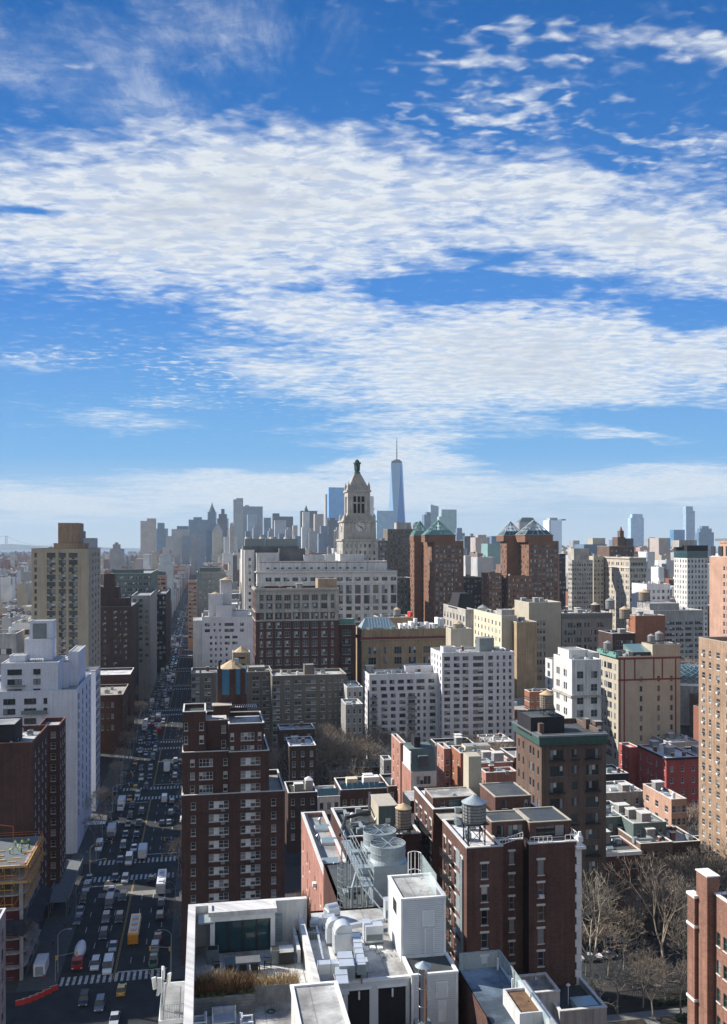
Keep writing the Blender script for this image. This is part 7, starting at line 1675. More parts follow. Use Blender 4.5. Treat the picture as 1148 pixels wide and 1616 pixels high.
# ducts
plain('duct_white', (.62, .65, .68), .38, .45, .08, 1.5)
def duct(label, pts, w, h, group=None, B=None, mat='duct_white'):
 """sheet-metal run through roof points (px,py,height above roof)"""
 B = B or b; t = empty('ventilation_duct', (B.O.x, B.O.y, 0), TH, label, 'duct', group); P = []
 for px, py, zz in pts: x, y = lp(B, px, py, RZ + zz); P.append((x, y, RZ + zz))
 m = MB(); f = MB()
 for a, c in zip(P, P[1:]):
  A_, C_ = Vector(a), Vector(c); d = (C_ - A_); L = d.length; d.normalize(); up = Vector((0, 0, 1)) if abs(d.z) < .8 else Vector((0, 1, 0)); r = d.cross(up).normalized() * (w / 2); u_ = r.cross(d).normalized() * (h / 2)
  k = [A_ - r - u_, A_ + r - u_, A_ + r + u_, A_ - r + u_]; q = [v + d * L for v in k]
  m.quad(*k[::-1]); m.quad(*q)
  for i in range(4): m.quad(k[i], k[(i + 1) % 4], q[(i + 1) % 4], q[i])
  n = max(1, int(L / .75))
  for j in range(n + 1):
   o_ = A_ + d * (L * j / n - .02); s_ = 1.09; kk = [o_ - r * s_ - u_ * s_, o_ + r * s_ - u_ * s_, o_ + r * s_ + u_ * s_, o_ - r * s_ + u_ * s_]; qq = [v + d * .05 for v in kk]; f.quad(*kk[::-1]); f.quad(*qq)
   for i in range(4): f.quad(kk[i], kk[(i + 1) % 4], qq[(i + 1) % 4], qq[i])
 m.build('duct_run', mat, t); f.build('flange', 'galv', t)
 g_ = MB()
 for x, y, z in P:
  if z > RZ + .5: g_.box(x - .04, y - .04, RZ, x + .04, y + .04, z - h / 2 - .01)
 if g_.v: g_.build('support', 'galv_dark', t)
 return t
def ahu(label, px, py, w, d, h, rz=0.0, cyl=True, z=0.0):
 x, y = lp(b, px, py, RZ + z); t = empty('air_handler', b.wpos(x, y, RZ + z), TH + rz, label, 'air handler');
 m = MB(); m.box(-w / 2, -d / 2, .15, w / 2, d / 2, h); m.build('casing', 'duct_white', t); m = MB(); m.box(-w / 2 + .06, -d / 2 - .02, .3, w / 2 - .06, -d / 2 - .002, h * .55); m.build('louvre', 'galv_dark', t)
 m = MB(); m.box(-w / 2, -d / 2, 0, w / 2, d / 2, .149); m.build('skid', 'galv_dark', t)
 if cyl:
  m = MB(); n = 14
  for i in range(n):
   a, c = pi * i / n, pi * (i + 1) / n; r = d * .46
   m.quad((-w * .42, -r * cos(a), h + r * sin(a)), (w * .42, -r * cos(a), h + r * sin(a)), (w * .42, -r * cos(c), h + r * sin(c)), (-w * .42, -r * cos(c), h + r * sin(c)))
  for s in (-1, 1): m.poly([(s * w * .42, -d * .46 * cos(pi * i / n), h + d * .46 * sin(pi * i / n)) for i in range(n + 1)])
  m.build('scroll_housing', 'duct_white', t)
ahu('white scroll fan unit, first of the row beside the tall dry stalks', 524, 1449, 1.0, .9, .7, .3); ahu('boxy white fan unit right behind the first scroll fan', 519, 1465, .9, .8, .9, 0, False); ahu('second white scroll fan unit in the middle of the roof', 527, 1487, .9, 1.1, 1.2, 1.57)
ahu('largest white scroll fan unit feeding the wide duct', 541, 1500, 1.3, 1.3, 1.4, 1.57); ahu('low white fan box by the parapet gutter', 496, 1463, .7, .6, .6, 0, False)
ahu('pale green-grey condenser box behind the ducts', 590, 1487, 1.25, .8, 1.3, 0, False); ahu('narrow condenser box beside the pale green-grey one', 579, 1484, .5, .8, 1.4, 0, False); ahu('slim white condenser pair left of the siding tower', 611, 1452, .4, .8, 1.6, 0, False)
duct('broad silvery duct running down the middle of the roof to the edge', [(544, 1510, 1.0), (548, 1535, 1.0)], .95, .8)
duct('stepped white duct on the right of the broad one', [(562, 1478, .9), (571, 1530, .9)], .55, .6)
duct('white cross duct along the roof edge, in three sections', [(502, 1527, .9), (580, 1522, .9)], .6, .65)
duct('white duct dropping over the roof edge beside the stair house', [(538, 1532, 1.0), (541, 1560, .9), (541, 1560, -5)], .75, .6)
duct('thin white gutter duct along the left edge of the machine roof', [(500, 1462, .3), (510, 1515, .3)], .14, .14)
duct('short grey duct behind the condenser boxes', [(552, 1462, .5), (606, 1452, .5)], .3, .3)
m = MB(); x, y = lp(b, 586, 1500, RZ);
for q in (-.5, .0, .5): m.box(x + q, y, RZ, x + q + .35, y + .5, RZ + .12)
m.build('pad', 'trim_white', b.root)
m = MB(); rn = random.Random(6)
for i in range(26):
 x, y = lp(b, rn.uniform(590, 632), rn.uniform(1470, 1515), RZ); m.tube((x, y, RZ + .04), (x + rn.uniform(-.5, .5), y + rn.uniform(-.6, .6), RZ + .05), .025, n=4)
m.build('conduit', 'galv_dark', b.root)
m = MB()
for px, py, h in ((558, 1538, .35), (572, 1533, .35), (565, 1541, .3)): x, y = lp(b, px, py, RZ); m.box(x - .2, y - .15, RZ, x + .2, y + .15, RZ + h)
m.build('roof_vent', 'iron', b.root)
# chimney flue
x, y = lp(b, 668, 1616, 63.6); t = empty('flue', b.wpos(x, y, 0), TH, 'shiny stainless steel flue with a conical cap', 'flue'); zc = 67.1
MB().cyl(0, 0, 60, zc, .27, .27, 20).build('pipe', 'chrome', t, smooth=False); m = MB()
for z in (63.6, 64.7, 65.8, 66.7): m.cyl(0, 0, z, z + .06, .285, .285, 20)
m.build('band', 'steel', t); MB().cyl(0, 0, zc + .12, zc + .42, .52, .02, 20).build('cap', 'galv', t); MB().cyl(0, 0, zc, zc + .12, .1, .1, 8).build('stem', 'steel', t)
m = MB(); m.box(-.5, -.5, 60, .5, .5, 63.7); m.build('base', 'galv_dark', t)
# wet deck with glass rail
roofmat('deck_grey', (.045, .065, .09), (.20, .26, .32), .9)  # pale patches paint the sky's reflection into the colour of the smooth wet areas
dz = 64.5; A_ = at(724, 1531, 1); Dd = (EYE - dz) * FPX / (1531 - HY); Pd = Vector(((724 - CX) / FPX * Dd, Dd, 0)); Dr = (EYE - dz) * FPX / (1525 - HY); Pr = Vector(((787 - CX) / FPX * Dr, Dr, 0)); wd = (Pr - Pd).dot(Vv)
b = F3 = bld('wet blue-grey plank roof deck behind a glass balustrade', 0, 0, 0, 50, dep=16, O=Pd - Uu * 16 , W=wd + .12, z=dz, wall='brick_gram', cat='roof deck', name='roof_deck', zlo=60, roof='roof_dark', par=.02)
m = MB(); rn = random.Random(7); k = .1
while k < b.dep - .1:
 x = .05
 while x < b.W - .05:
  l = min(rn.uniform(1.5, 3.5), b.W - .05 - x); m.box(x, k, dz, x + l - .01, k + .128, dz + .035 + rn.uniform(0, .006)); x += l
 k += .14
setp(m.build('deck_plank', 'deck_grey', b.root), kind='stuff')
m = MB(); h = 1.15; m.box(.02, b.dep - .1, dz + .05, b.W - .1, b.dep - .08, dz + h); m.box(b.W - .1, b.dep - 9, dz + .05, b.W - .08, b.dep - .1, dz + h); m.build('glass_balustrade', 'glass_rail', b.root)
m = MB(); m.box(.02, b.dep - .12, dz + h, b.W - .06, b.dep - .06, dz + h + .04); m.box(b.W - .12, b.dep - 9, dz + h, b.W - .06, b.dep - .12, dz + h + .04); m.box(b.W - .16, b.dep - 9, dz + .02, b.W - .02, b.dep, dz + .16)
for k in (.1, 3, 6): m.box(b.W - .15, b.dep - k - .1, dz + .16, b.W - .05, b.dep - k, dz + h)
m.build('rail', 'galv', b.root)
for k in (.5, 3.4, 6.3): m = MB(); m.cyl(b.W - .35, b.dep - k, dz, dz + .85, .07, .07, 8); m.build('bollard_light', 'ac_white', b.root)
x, y = lp(b, 833, 1586, dz); t = empty('planter', b.wpos(b.W - 1.5, y - .5 - 2.2, dz), TH, 'pale stone planter with dry brown bedding at the deck corner', 'planter'); m = MB()
for a in ((0, 0, 1.5, .12), (0, 2.88, 1.5, 3), (0, .12, .12, 2.88), (1.38, .12, 1.5, 2.88)): m.box(a[0], a[1], 0, a[2], a[3], 1.0)
m.build('trough', 'white_stone', t); MB().box(.12, .12, 0, 1.38, 2.88, .85).build('soil', 'grass_rust', t)
MB().box(b.W + .02, 4, 50, b.W + .55, 12.6, dz + .7).build('parapet', 'white_stone', b.root)
# ------------------------------------------------------------------ cooling towers on steel dunnage
b = F4b = bld('lower roof under the cooling towers', 548, 652, 1470, 70, dep=14, z=63.2, wall='brick_dark', cat='building', zlo=60, roof='roof_dark', par=.02)
def cooling(label, px, py, D, r=1.42):
 P = at(px, py, D); zt = P.z; t = empty('cooling_tower', (P.x, P.y, 63.2), TH, label, 'cooling tower', 'cooling towers on steel frames'); h = zt - 63.2
 hb = h - 1.35; q = 1.42
 m = MB(); m.box(-q, -q, 1.2, q, q, hb, 0); m.box(-q - .04, -q - .04, hb * .55, q + .04, q + .04, hb * .55 + .08, 0)
 for sx in (-1, 1):
  for sy in (-1, 1): m.box(sx * q - .08, sy * q - .08, 0, sx * q + .08, sy * q + .08, 1.2, 0)
 m.build('casing', 'galv', t)
 m = MB(); m.cyl(0, 0, hb, hb + .25, r * 1.08, r, 32, cap=False); m.cyl(0, 0, hb + .25, h, r, r * 1.01, 32, cap=False); m.cyl(0, 0, hb + .2, h - .05, r * .97, r * .97, 32, cap=False); m.cyl(0, 0, hb + .7, hb + .76, r * 1.03, r * 1.03, 32); m.build('drum', 'galv', t)
 MB().cyl(0, 0, hb + .3, hb + .34, r * .96, r * .96, 32).build('fan_well', 'galv_dark', t)
 m = MB()
 for i in range(5): a = 2 * pi * i / 5; m.box(0, 0, 0, 0, 0, 0) if False else m.quad((.2 * cos(a), .2 * sin(a), hb + .55), (r * .88 * cos(a), r * .88 * sin(a), hb + .5), (r * .88 * cos(a + .38), r * .88 * sin(a + .38), hb + .62), (.2 * cos(a + .5), .2 * sin(a + .5), hb + .62))
 m.build('fan', 'steel', t)
 m = MB()
 for i in range(4): a = pi * i / 4 + .2; m.tube((-r * cos(a), -r * sin(a), h), (r * cos(a), r * sin(a), h), .035, n=4)
 for rr in (.25, .45, .65, .85, 1.0):
  for i in range(28): a, c = 2 * pi * i / 28, 2 * pi * (i + 1) / 28; m.tube((r * rr * cos(a), r * rr * sin(a), h), (r * rr * cos(c), r * rr * sin(c), h), .012 if rr < 1 else .04, n=3)
 m.build('guard', 'galv', t)
 m = MB(); m.box(-q - 1.15, -.6, hb * .75, -q - .002, .2, hb * .75 + .75); m.build('motor_hood', 'galv', t)
cooling('nearer and larger-looking galvanised cooling tower with a caged fan', 612.5, 1330, 72.5); cooling('farther galvanised cooling tower with a caged fan', 599.5, 1310, 77.3)
# walkway
t = empty('walkway', F4b.O.copy(), TH, 'steel catwalk with railings beside the cooling towers', 'walkway'); wx = F4b.bx(569, 3); z = 66.6
m = MB(); m.box(wx - .5, -1, z, wx + .35, 10, z + .08)
for k in range(20): m.box(wx - .5, -1 + k * .55, z + .08, wx + .35, -.95 + k * .55, z + .1)
m.build('deck', 'galv', t); m = MB()
for x in (wx - .5, wx + .35):
 for zz in (z + .55, z + 1.1): m.tube((x, -1, zz), (x, 10, zz), .03, n=4)
 for k in range(9): m.tube((x, -1 + k * 1.37, z), (x, -1 + k * 1.37, z + 1.1), .03, n=4)
m.build('railing', 'galv', t)
for k in range(5):
 for x in (wx - .5, wx + .35): MB().tube((x, -1 + k * 2.7, 63.2), (x, -1 + k * 2.7, z), .07, n=4).build('post', 'galv', t)
m = MB(); m.tube((wx - .5, -1, z), (wx + 2.2, -6.5, 64.2), .06, n=4); m.tube((wx + .35, -1, z), (wx + 2.9, -6.5, 64.2), .06, n=4); m.build('frame', 'galv', t)
t = empty('caged_ladder', F4b.O.copy(), TH, 'tall caged steel ladder left of the catwalk', 'ladder'); lx = F4b.bx(542, 1); m = MB()
for s in (-.25, .25): m.tube((lx + s, 1, 62.5), (lx + s, 1, 68.6), .03, n=4)
for k in range(20): m.tube((lx - .25, 1, 62.6 + k * .3), (lx + .25, 1, 62.6 + k * .3), .02, n=4)
m.build('rungs', 'galv_dark', t); m = MB()
for k in range(10):
 for i in range(10): a, c = pi * i / 10, pi * (i + 1) / 10; m.tube((lx + .45 * cos(a), 1 - .7 * sin(a), 63.6 + k * .5), (lx + .45 * cos(c), 1 - .7 * sin(c), 63.6 + k * .5), .02, n=3)
for i in range(5): a = pi * i / 4; m.tube((lx + .45 * cos(a), 1 - .7 * sin(a), 63.6), (lx + .45 * cos(a), 1 - .7 * sin(a), 68.2), .02, n=3)
m.build('cage', 'galv', t)
m = MB(); m.tube((F4b.bx(556, 2), 2, 62), (F4b.bx(556, 2), 2, 65.4), .12, n=8); m.tube((F4b.bx(556, 2), 2, 65.4), (F4b.bx(563, 4), 4, 66.0), .12, n=8); m.build('pipe', 'galv', F4b.root)
clutter(F4b, 5, 3, ('duct', 'rooftop_unit', 'vent'), sc=.6, y1=.5)
# ------------------------------------------------------------------ vehicles
PAINT = {}
def paint(n, c, metal=.0):
 m, g, b = principled('paint_' + n, .22, .6, metal); b.inputs['Base Color'].default_value = (*c, 1); b.inputs['Coat Weight'].default_value = .5; PAINT[n] = 'paint_' + n
for n, c in dict(black=(.012, .012, .014), white=(.70, .71, .72), grey=(.16, .17, .18), silver=(.42, .44, .45), navy=(.02, .035, .09), red=(.35, .02, .02), taxi=(.80, .45, .03), beige=(.45, .38, .24), green=(.04, .16, .08), orange=(.70, .28, .03), brown=(.12, .07, .04), blue=(.05, .13, .3)).items(): paint(n + '_car', c)
plain('tyre', (.015, .015, .015), .85); glassmat('car_glass', (.01, .012, .015), (.02, .025, .03), .05, .8); plain('head_light', (.8, .8, .78), .15); plain('tail_light', (.45, .01, .01), .25); plain('box_white', (.72, .73, .74), .4); plain('box_roof', (.62, .64, .66), .5)
def loft(m, prof, w0, w1, mi=0):
 """side profile (x,z,halfwidth factor) closed loop extruded across"""
 n = len(prof); L = [(x, -w0 * f, z) for x, z, f in prof]; Rr = [(x, w0 * f, z) for x, z, f in prof]
 for i in range(n): m.quad(L[i], L[(i + 1) % n], Rr[(i + 1) % n], Rr[i], mi)
 m.poly(L[::-1], mi); m.poly(Rr, mi)
CARS = {'sedan': (4.7, 1.83, 1.42), 'suv': (4.8, 1.95, 1.75), 'van': (5.7, 2.05, 2.45), 'pickup': (5.6, 2.0, 1.85)}
def car_parts(kind, col):
 L, w, h = CARS[kind]; hw = w / 2; f = L / 2; P = {}
 m = MB(); belt = h * .56
 if kind == 'van': prof = [(-f, .35, .98), (f - .1, .3, .95), (f, .75, .93), (f - .35, 1.15, .95), (f - .95, 1.3, .97), (-f, 1.3, 1)]
 else: prof = [(-f, .35, .95), (-f + .1, .28, .98), (f - .1, .28, .95), (f, .6, .9), (f - .12, belt * .86, .93), (f - 1.15 * (1 if kind == 'sedan' else .95), belt, .97), (-f + (.7 if kind == 'sedan' else .1), belt, .98), (-f, belt * .92, .95)]
 loft(m, prof, hw, hw); P['body'] = (m, [col])
 c = MB()                                          # cabin: glass sides, painted roof
 if kind == 'sedan': a = (-f + .75, f - 1.15); t = (-f + 1.35, f - 2.0)
 elif kind == 'suv': a = (-f + .08, f - 1.1); t = (-f + .45, f - 1.85)
 elif kind == 'pickup': a = (-.7, f - 1.15); t = (-.5, f - 1.9)
 else: a = (-f, f - .9); t = (-f + .12, f - 1.75)
 z0 = belt if kind != 'van' else 1.3; wb, wt = hw * .95, hw * (.76 if kind != 'van' else .88)
 B_ = [(a[0], -wb, z0), (a[1], -wb, z0), (a[1], wb, z0), (a[0], wb, z0)]; T_ = [(t[0], -wt, h), (t[1], -wt, h), (t[1], wt, h), (t[0], wt, h)]
 for i in range(4): c.quad(B_[i], B_[(i + 1) % 4], T_[(i + 1) % 4], T_[i], (1 if kind == 'van' and i != 1 else 0))
 P['windows'] = (c, ['car_glass', col]); r = MB(); q = .03; r.box(t[0] - .05, -wt - .02, h - .01, t[1] + .05, wt + .02, h + .05); P['roof'] = (r, [col])
 if kind == 'pickup': b_ = MB(); b_.box(-f + .1, -hw * .85, belt + .002, -.8, hw * .85, belt + .02); P['cargo_bed'] = (b_, ['rubber'])
 return P, L, w, h
def wheel_mesh(r=.34):
 m = MB(); n = 14
 for s in (0,):
  for i in range(n):
   a, c = 2 * pi * i / n, 2 * pi * (i + 1) / n
   m.quad((r * cos(a), -.11, r * sin(a)), (r * cos(c), -.11, r * sin(c)), (r * cos(c), .11, r * sin(c)), (r * cos(a), .11, r * sin(a)), 0)
  for y in (-.11, .11): m.poly([(r * cos(2 * pi * i / n), y, r * sin(2 * pi * i / n)) for i in range(n)], 0); m.poly([(r * .6 * cos(2 * pi * i / n), y * 1.05, r * .6 * sin(2 * pi * i / n)) for i in range(n)], 1)
 return m
WH = wheel_mesh().mesh('wheel', ['tyre', 'steel']); WH2 = wheel_mesh(.5).mesh('wheel', ['tyre', 'steel'])
LT = MB().box(-.03, -.17, -.08, .03, .17, .08).mesh('headlight', ['head_light']); TL = MB().box(-.03, -.14, -.1, .03, .14, .1).mesh('tail_light', ['tail_light'])
PC = {}
def make_vehicle(kind, col, simple=False):
 """front points along +x"""
 key = (kind, col, simple)
 if key in PC: return PC[key]
 parts = []
 cm = 'paint_' + col + '_car'
 if kind in CARS:
  P, L, w, h = car_parts(kind, cm)
  if simple:
   m = MB(); mats = [cm, 'car_glass', 'tyre', 'head_light']
   for nme, (mb_, ms) in P.items():
    for i, fc in enumerate(mb_.f): m.poly([mb_.v[k] for k in fc], 0 if ms[mb_.m[i]] == cm else (1 if ms[mb_.m[i]] == 'car_glass' else 2))
   for sx in (-1, 1): m.box(sx * L * .31 - .33, -w / 2 - .01, 0, sx * L * .31 + .33, w / 2 + .01, .5, 2)
   PC[key] = m.mesh('car', mats); return PC[key]
  for nme, (mb_, ms) in P.items(): parts.append((nme, mb_.mesh(nme, ms), (0, 0, 0), 0))
  for sx in (-1, 1):
   for sy in (-1, 1): parts.append(('wheel', WH, (sx * L * .31, sy * (w / 2 - .1), .34), 0))
  for sy in (-1, 1): parts.append(('headlight', LT, (L / 2 - .02, sy * w * .36, .66 if kind != 'van' else .8), 0)); parts.append(('tail_light', TL, (-L / 2 + .01, sy * w * .38, .8), 0))
 else:
  m = MB(); L, w = (8.5, 2.4) if kind == 'truck' else (11.5, 2.5)
  if kind == 'truck':
   m.box(-4.2, -1.2, .95, 1.9, 1.2, 3.5, 0, skip='t'); m.quad((-4.2, -1.2, 3.5), (1.9, -1.2, 3.5), (1.9, 1.2, 3.5), (-4.2, 1.2, 3.5), 1); parts.append(('cargo_box', m.mesh('cargo_box', ['box_white', 'box_roof']), (0, 0, 0), 0))
   c = MB(); loft(c, [(2.05, .5, 1), (4.3, .5, 1), (4.35, 1.3, .98), (3.5, 1.55, .98), (3.1, 2.4, .9), (2.05, 2.45, .9)], 1.1, 1.1); parts.append(('cab', c.mesh('cab', [cm]), (0, 0, 0), 0))
   g_ = MB(); g_.quad((3.53, -.95, 1.58), (3.53, .95, 1.58), (3.14, .88, 2.36), (3.14, -.88, 2.36)); parts.append(('windscreen', g_.mesh('windscreen', ['car_glass']), (0, 0, 0), 0)); c = MB(); c.box(-4.1, -.5, .5, 2.05, .5, .94); parts.append(('chassis', c.mesh('chassis', ['iron']), (0, 0, 0), 0)); wx = (-2.6, 3.2)
  elif kind == 'bus':
   c = MB(); loft(c, [(-5.7, .4, .98), (5.6, .4, .98), (5.75, 1.2, .96), (5.6, 2.9, .92), (5.2, 3.05, .9), (-5.6, 3.05, .9), (-5.75, 2.6, .95)], 1.25, 1.25); parts.append(('body', c.mesh('body', [cm]), (0, 0, 0), 0))
   g_ = MB(); g_.box(-5.4, -1.262, 1.45, 5.2, 1.262, 2.35); g_.box(5.66, -1.0, 1.3, 5.76, 1.0, 2.6); parts.append(('windows', g_.mesh('windows', ['car_glass']), (0, 0, 0), 0)); g_ = MB()
   for x in (-3.4, -.3, 2.8): g_.box(x - .8, -.7, 3.06, x + .8, .7, 3.3)
   parts.append(('roof_unit', g_.mesh('roof_unit', ['box_roof']), (0, 0, 0), 0)); wx = (-3.6, 3.7)
  elif kind == 'mixer':
   c = MB(); loft(c, [(2.3, .6, 1), (4.4, .6, 1), (4.5, 1.6, .98), (4.3, 2.7, .92), (2.3, 2.8, .92)], 1.2, 1.2); parts.append(('cab', c.mesh('cab', [cm]), (0, 0, 0), 0))
   g_ = MB(); g_.box(4.36, -1.0, 1.75, 4.5, 1.0, 2.5); parts.append(('windscreen', g_.mesh('windscreen', ['car_glass']), (0, 0, 0), 0))
   d = MB(); rr = [(-4.3, .55), (-3.4, .95), (-1.4, 1.25), (.4, 1.15), (1.9, .7), (2.2, .3)]
   for (xa, ra), (xb_, rb_) in zip(rr, rr[1:]): d.tube((xa, 0, 2.5 - xa * .07), (xb_, 0, 2.5 - xb_ * .07), ra, rb_, 18)
   parts.append(('drum', d.mesh('drum', ['box_white']), (0, 0, 0), 0)); c = MB(); c.box(-4.2, -.5, .6, 2.4, .5, 1.15); c.box(-3.9, -.8, 1.15, -3.4, .8, 2.0); c.box(1.6, -.8, 1.15, 1.9, .8, 2.2); parts.append(('chassis', c.mesh('chassis', ['red_trim']), (0, 0, 0), 0)); wx = (-2.9, 3.4)
  for x in wx:
   for sy in (-1, 1): parts.append(('wheel', WH2, (x, sy * 1.1, .5), 0))
  for sy in (-1, 1): parts.append(('headlight', LT, ({'truck': 4.35, 'bus': 5.72, 'mixer': 4.5}[kind], sy * .9, .95), 0)); parts.append(('tail_light', TL, ({'truck': -4.21, 'bus': -5.76, 'mixer': -4.2}[kind], sy * 1.0, 1.1), 0))
 PC[key] = parts; return parts
NV = 0; VLAB = {}
def vehicle(kind, col, P, heading, label, group=None):
 """heading: +1 towards the camera along the avenue, -1 away, or an angle"""
 rz = (TH - pi / 2 if heading == 1 else TH + pi / 2) if heading in (1, -1) else heading
 simple = P.y > 520 and kind in CARS
 name = {'sedan': 'car', 'suv': 'car', 'van': 'van', 'pickup': 'pickup_truck', 'truck': 'truck', 'bus': 'bus', 'mixer': 'concrete_mixer'}[kind]; cat = name.replace('_', ' ')
 pr = make_vehicle(kind, col, simple)
 if simple: o = link(name, pr, None, (P.x, P.y, .012), rz); return setp(o, label, cat, group)
 t = empty(name, (P.x, P.y, .012), rz, label, cat, group)
 for nme, me, loc, r in pr: link(nme, me, t, loc, r)
 return t
W_ = {'sedan': 'saloon car', 'suv': 'sport utility car', 'van': 'van', 'pickup': 'pickup truck', 'truck': 'box truck', 'bus': 'bus', 'mixer': 'concrete mixer'}
VL = []
def vp(kind, col, px, py, hd=1): VL.append((kind, col, ground(px, py), hd))
for a in [('van', 'white', 171, 1531), ('suv', 'white', 151, 1526), ('mixer', 'red', 126, 1520), ('sedan', 'silver', 179, 1497), ('suv', 'black', 164, 1479), ('suv', 'black', 189, 1453), ('suv', 'grey', 168, 1453), ('van', 'navy', 173, 1431), ('sedan', 'white', 176, 1409), ('suv', 'black', 195, 1419),
          ('suv', 'silver', 198, 1391), ('sedan', 'black', 182, 1388), ('van', 'white', 204, 1362), ('sedan', 'grey', 190, 1360), ('sedan', 'white', 212, 1341), ('suv', 'grey', 195, 1337), ('sedan', 'black', 215.5, 1320), ('sedan', 'grey', 198.5, 1319), ('sedan', 'beige', 202.5, 1303), ('pickup', 'black', 219.5, 1302),
          ('van', 'white', 157, 1340), ('truck', 'black', 176, 1322), ('suv', 'white', 137, 1404), ('sedan', 'silver', 141, 1390), ('suv', 'black', 132, 1423), ('sedan', 'silver', 127, 1441), ('sedan', 'grey', 123, 1456), ('truck', 'white', 192, 1276), ('suv', 'navy', 209, 1274), ('suv', 'black', 223.5, 1284), ('sedan', 'taxi', 205, 1262),
          ('suv', 'white', 217.7, 1256), ('suv', 'taxi', 213.7, 1247), ('suv', 'navy', 231, 1244), ('suv', 'white', 223.5, 1230), ('sedan', 'grey', 237, 1228), ('sedan', 'black', 206.5, 1236), ('sedan', 'navy', 196, 1233), ('sedan', 'grey', 197, 1219), ('sedan', 'black', 210.5, 1218), ('suv', 'grey', 223.5, 1215), ('suv', 'silver', 238, 1214),
          ('sedan', 'taxi', 214, 1205), ('van', 'navy', 241.5, 1199), ('suv', 'white', 222, 1187), ('sedan', 'white', 231, 1191), ('suv', 'white', 245.5, 1184), ('sedan', 'grey', 234, 1176), ('sedan', 'navy', 248, 1175), ('sedan', 'silver', 236.5, 1166), ('sedan', 'green', 247, 1166), ('suv', 'grey', 181, 1268), ('suv', 'black', 174, 1292), ('sedan', 'black', 167, 1305), ('suv', 'black', 190, 1206),
          ('suv', 'black', 206, 1290), ('suv', 'grey', 183, 1249)]: vp(*a)
for a in [('sedan', 'taxi', 192, 1566), ('bus', 'orange', 213, 1476), ('truck', 'brown', 226, 1352), ('bus', 'white', 255.5, 1400), ('sedan', 'grey', 255, 1427), ('suv', 'black', 253, 1449), ('sedan', 'red', 249.5, 1482), ('suv', 'silver', 245.5, 1497), ('pickup', 'green', 243, 1520), ('sedan', 'black', 239, 1390), ('van', 'white', 260, 1264), ('suv', 'black', 272, 1268), ('suv', 'grey', 270, 1285),
          ('bus', 'red', 251, 1154), ('truck', 'black', 264, 1217), ('suv', 'white', 276.5, 1226), ('sedan', 'grey', 277.5, 1213), ('suv', 'silver', 277.5, 1202), ('sedan', 'grey', 267, 1300), ('sedan', 'black', 256, 1301)]: vp(*a, -1)
vp('suv', 'black', 133, 1582, 1); vp('suv', 'grey', 158, 1590, 1); vp('sedan', 'silver', 181, 1612, 1)
rd = random.Random(21); occ = [tk(v[2]) for v in VL]
cross_k = [(k - 8, k + 8) for k in CR]
cols = ['white', 'silver', 'grey', 'black', 'black', 'navy', 'grey', 'white', 'taxi', 'red', 'silver', 'white', 'beige']
for t, hd in ((-10.3, 1), (-7.4, 1), (-4.4, 1), (-1.7, 1), (1.7, -1), (4.4, -1), (7.4, -1), (10.3, -1)):
 k = 205.0 + rd.uniform(0, 5); parked = abs(t) > 10
 while k < 1230:
  if (parked or hd == 1 or rd.random() < .55) and rd.random() < (.88 if parked else .7):
   inx = any(a < k < c for a, c in cross_k)
   if not (inx and (parked or rd.random() < .6)) and all(abs(t - a) > 2.2 or abs(k - c) > 7.5 for a, c in occ):
    kind = rd.choice(('sedan', 'suv', 'suv', 'sedan', 'suv', 'van', 'pickup') + (('truck',) if k < 900 else ()))
    VL.append((kind, rd.choice(cols), av(t + rd.uniform(-.25, .25), k), hd)); occ.append((t, k))
    if kind == 'truck': k += 4
  k += rd.uniform(6.2, 9.5) if (parked or hd == 1) else rd.uniform(9, 24)
  if k > 700: k += rd.uniform(0, 5)
for t, hd in ((10.3, -1), (-10.3, 1)):                # parked rows near the camera
 for k in range(14, 200, 7):
  if not any(a - 3 < k < c + 3 for a, c in cross_k) and all(abs(t - a) > 2.2 or abs(k - c) > 7 for a, c in occ) and rd.random() < .75:
   VL.append((rd.choice(('sedan', 'suv')), rd.choice(cols), av(t, k), hd)); occ.append((t, k))
VL = VL[:298]
lanes = [(-20, 'left kerb'), (-9, 'outer left'), (-5.9, 'middle left'), (-3.0, 'inner left'), (0, 'inner right'), (3.0, 'middle right'), (5.9, 'outer right'), (8.9, 'right kerb')]
segs = ['before the nearest crosswalk', 'past the nearest crosswalk', 'past the second crossing', 'past the third crossing', 'past the fourth crossing', 'past the fifth crossing', 'past the sixth crossing', 'past the seventh crossing', 'past the eighth crossing', 'near the vanishing end']
byl = {}
for v in VL:
 t, k = tk(v[2]); lane = [n for a, n in lanes if t >= a][-1]; si = sum(1 for c in CR if k > c); si = min(si, 9)
 byl.setdefault(f'{v[1].replace("taxi", "yellow taxi")} {W_[v[0]]} in the {lane} lane {segs[si]}', []).append((k, v))
ordn = ['nearest', 'second nearest', 'third nearest', 'fourth nearest', 'fifth nearest', 'sixth nearest', 'seventh nearest', 'eighth nearest']
for lab, vs in byl.items():
 vs.sort(key=lambda q: q[0])
 for i, (k, v) in enumerate(vs): vehicle(v[0], v[1], v[2], v[3], lab if len(vs) == 1 else f'{ordn[min(i, 7)]} {lab}', 'vehicles along the avenue')
# cars on the park street
for i, (px, py, c, kd) in enumerate(((968, 1487, 'silver', 'suv'), (960, 1511, 'white', 'sedan'), (988, 1511, 'grey', 'suv'), (1005, 1508, 'black', 'sedan'), (932, 1515, 'silver', 'sedan'), (1040, 1480, 'black', 'sedan'), (1072, 1497, 'grey', 'sedan'))):
 vehicle(kd, c, ground(px, py), TH, f'{c} {W_[kd]} parked on the park street, {("behind the left plane tree", "first beside the park fence", "second beside the park fence", "between the two plane trees", "at the brick corner", "below the stoop", "right of the tall plane trunk")[i]}', 'cars parked by the park')
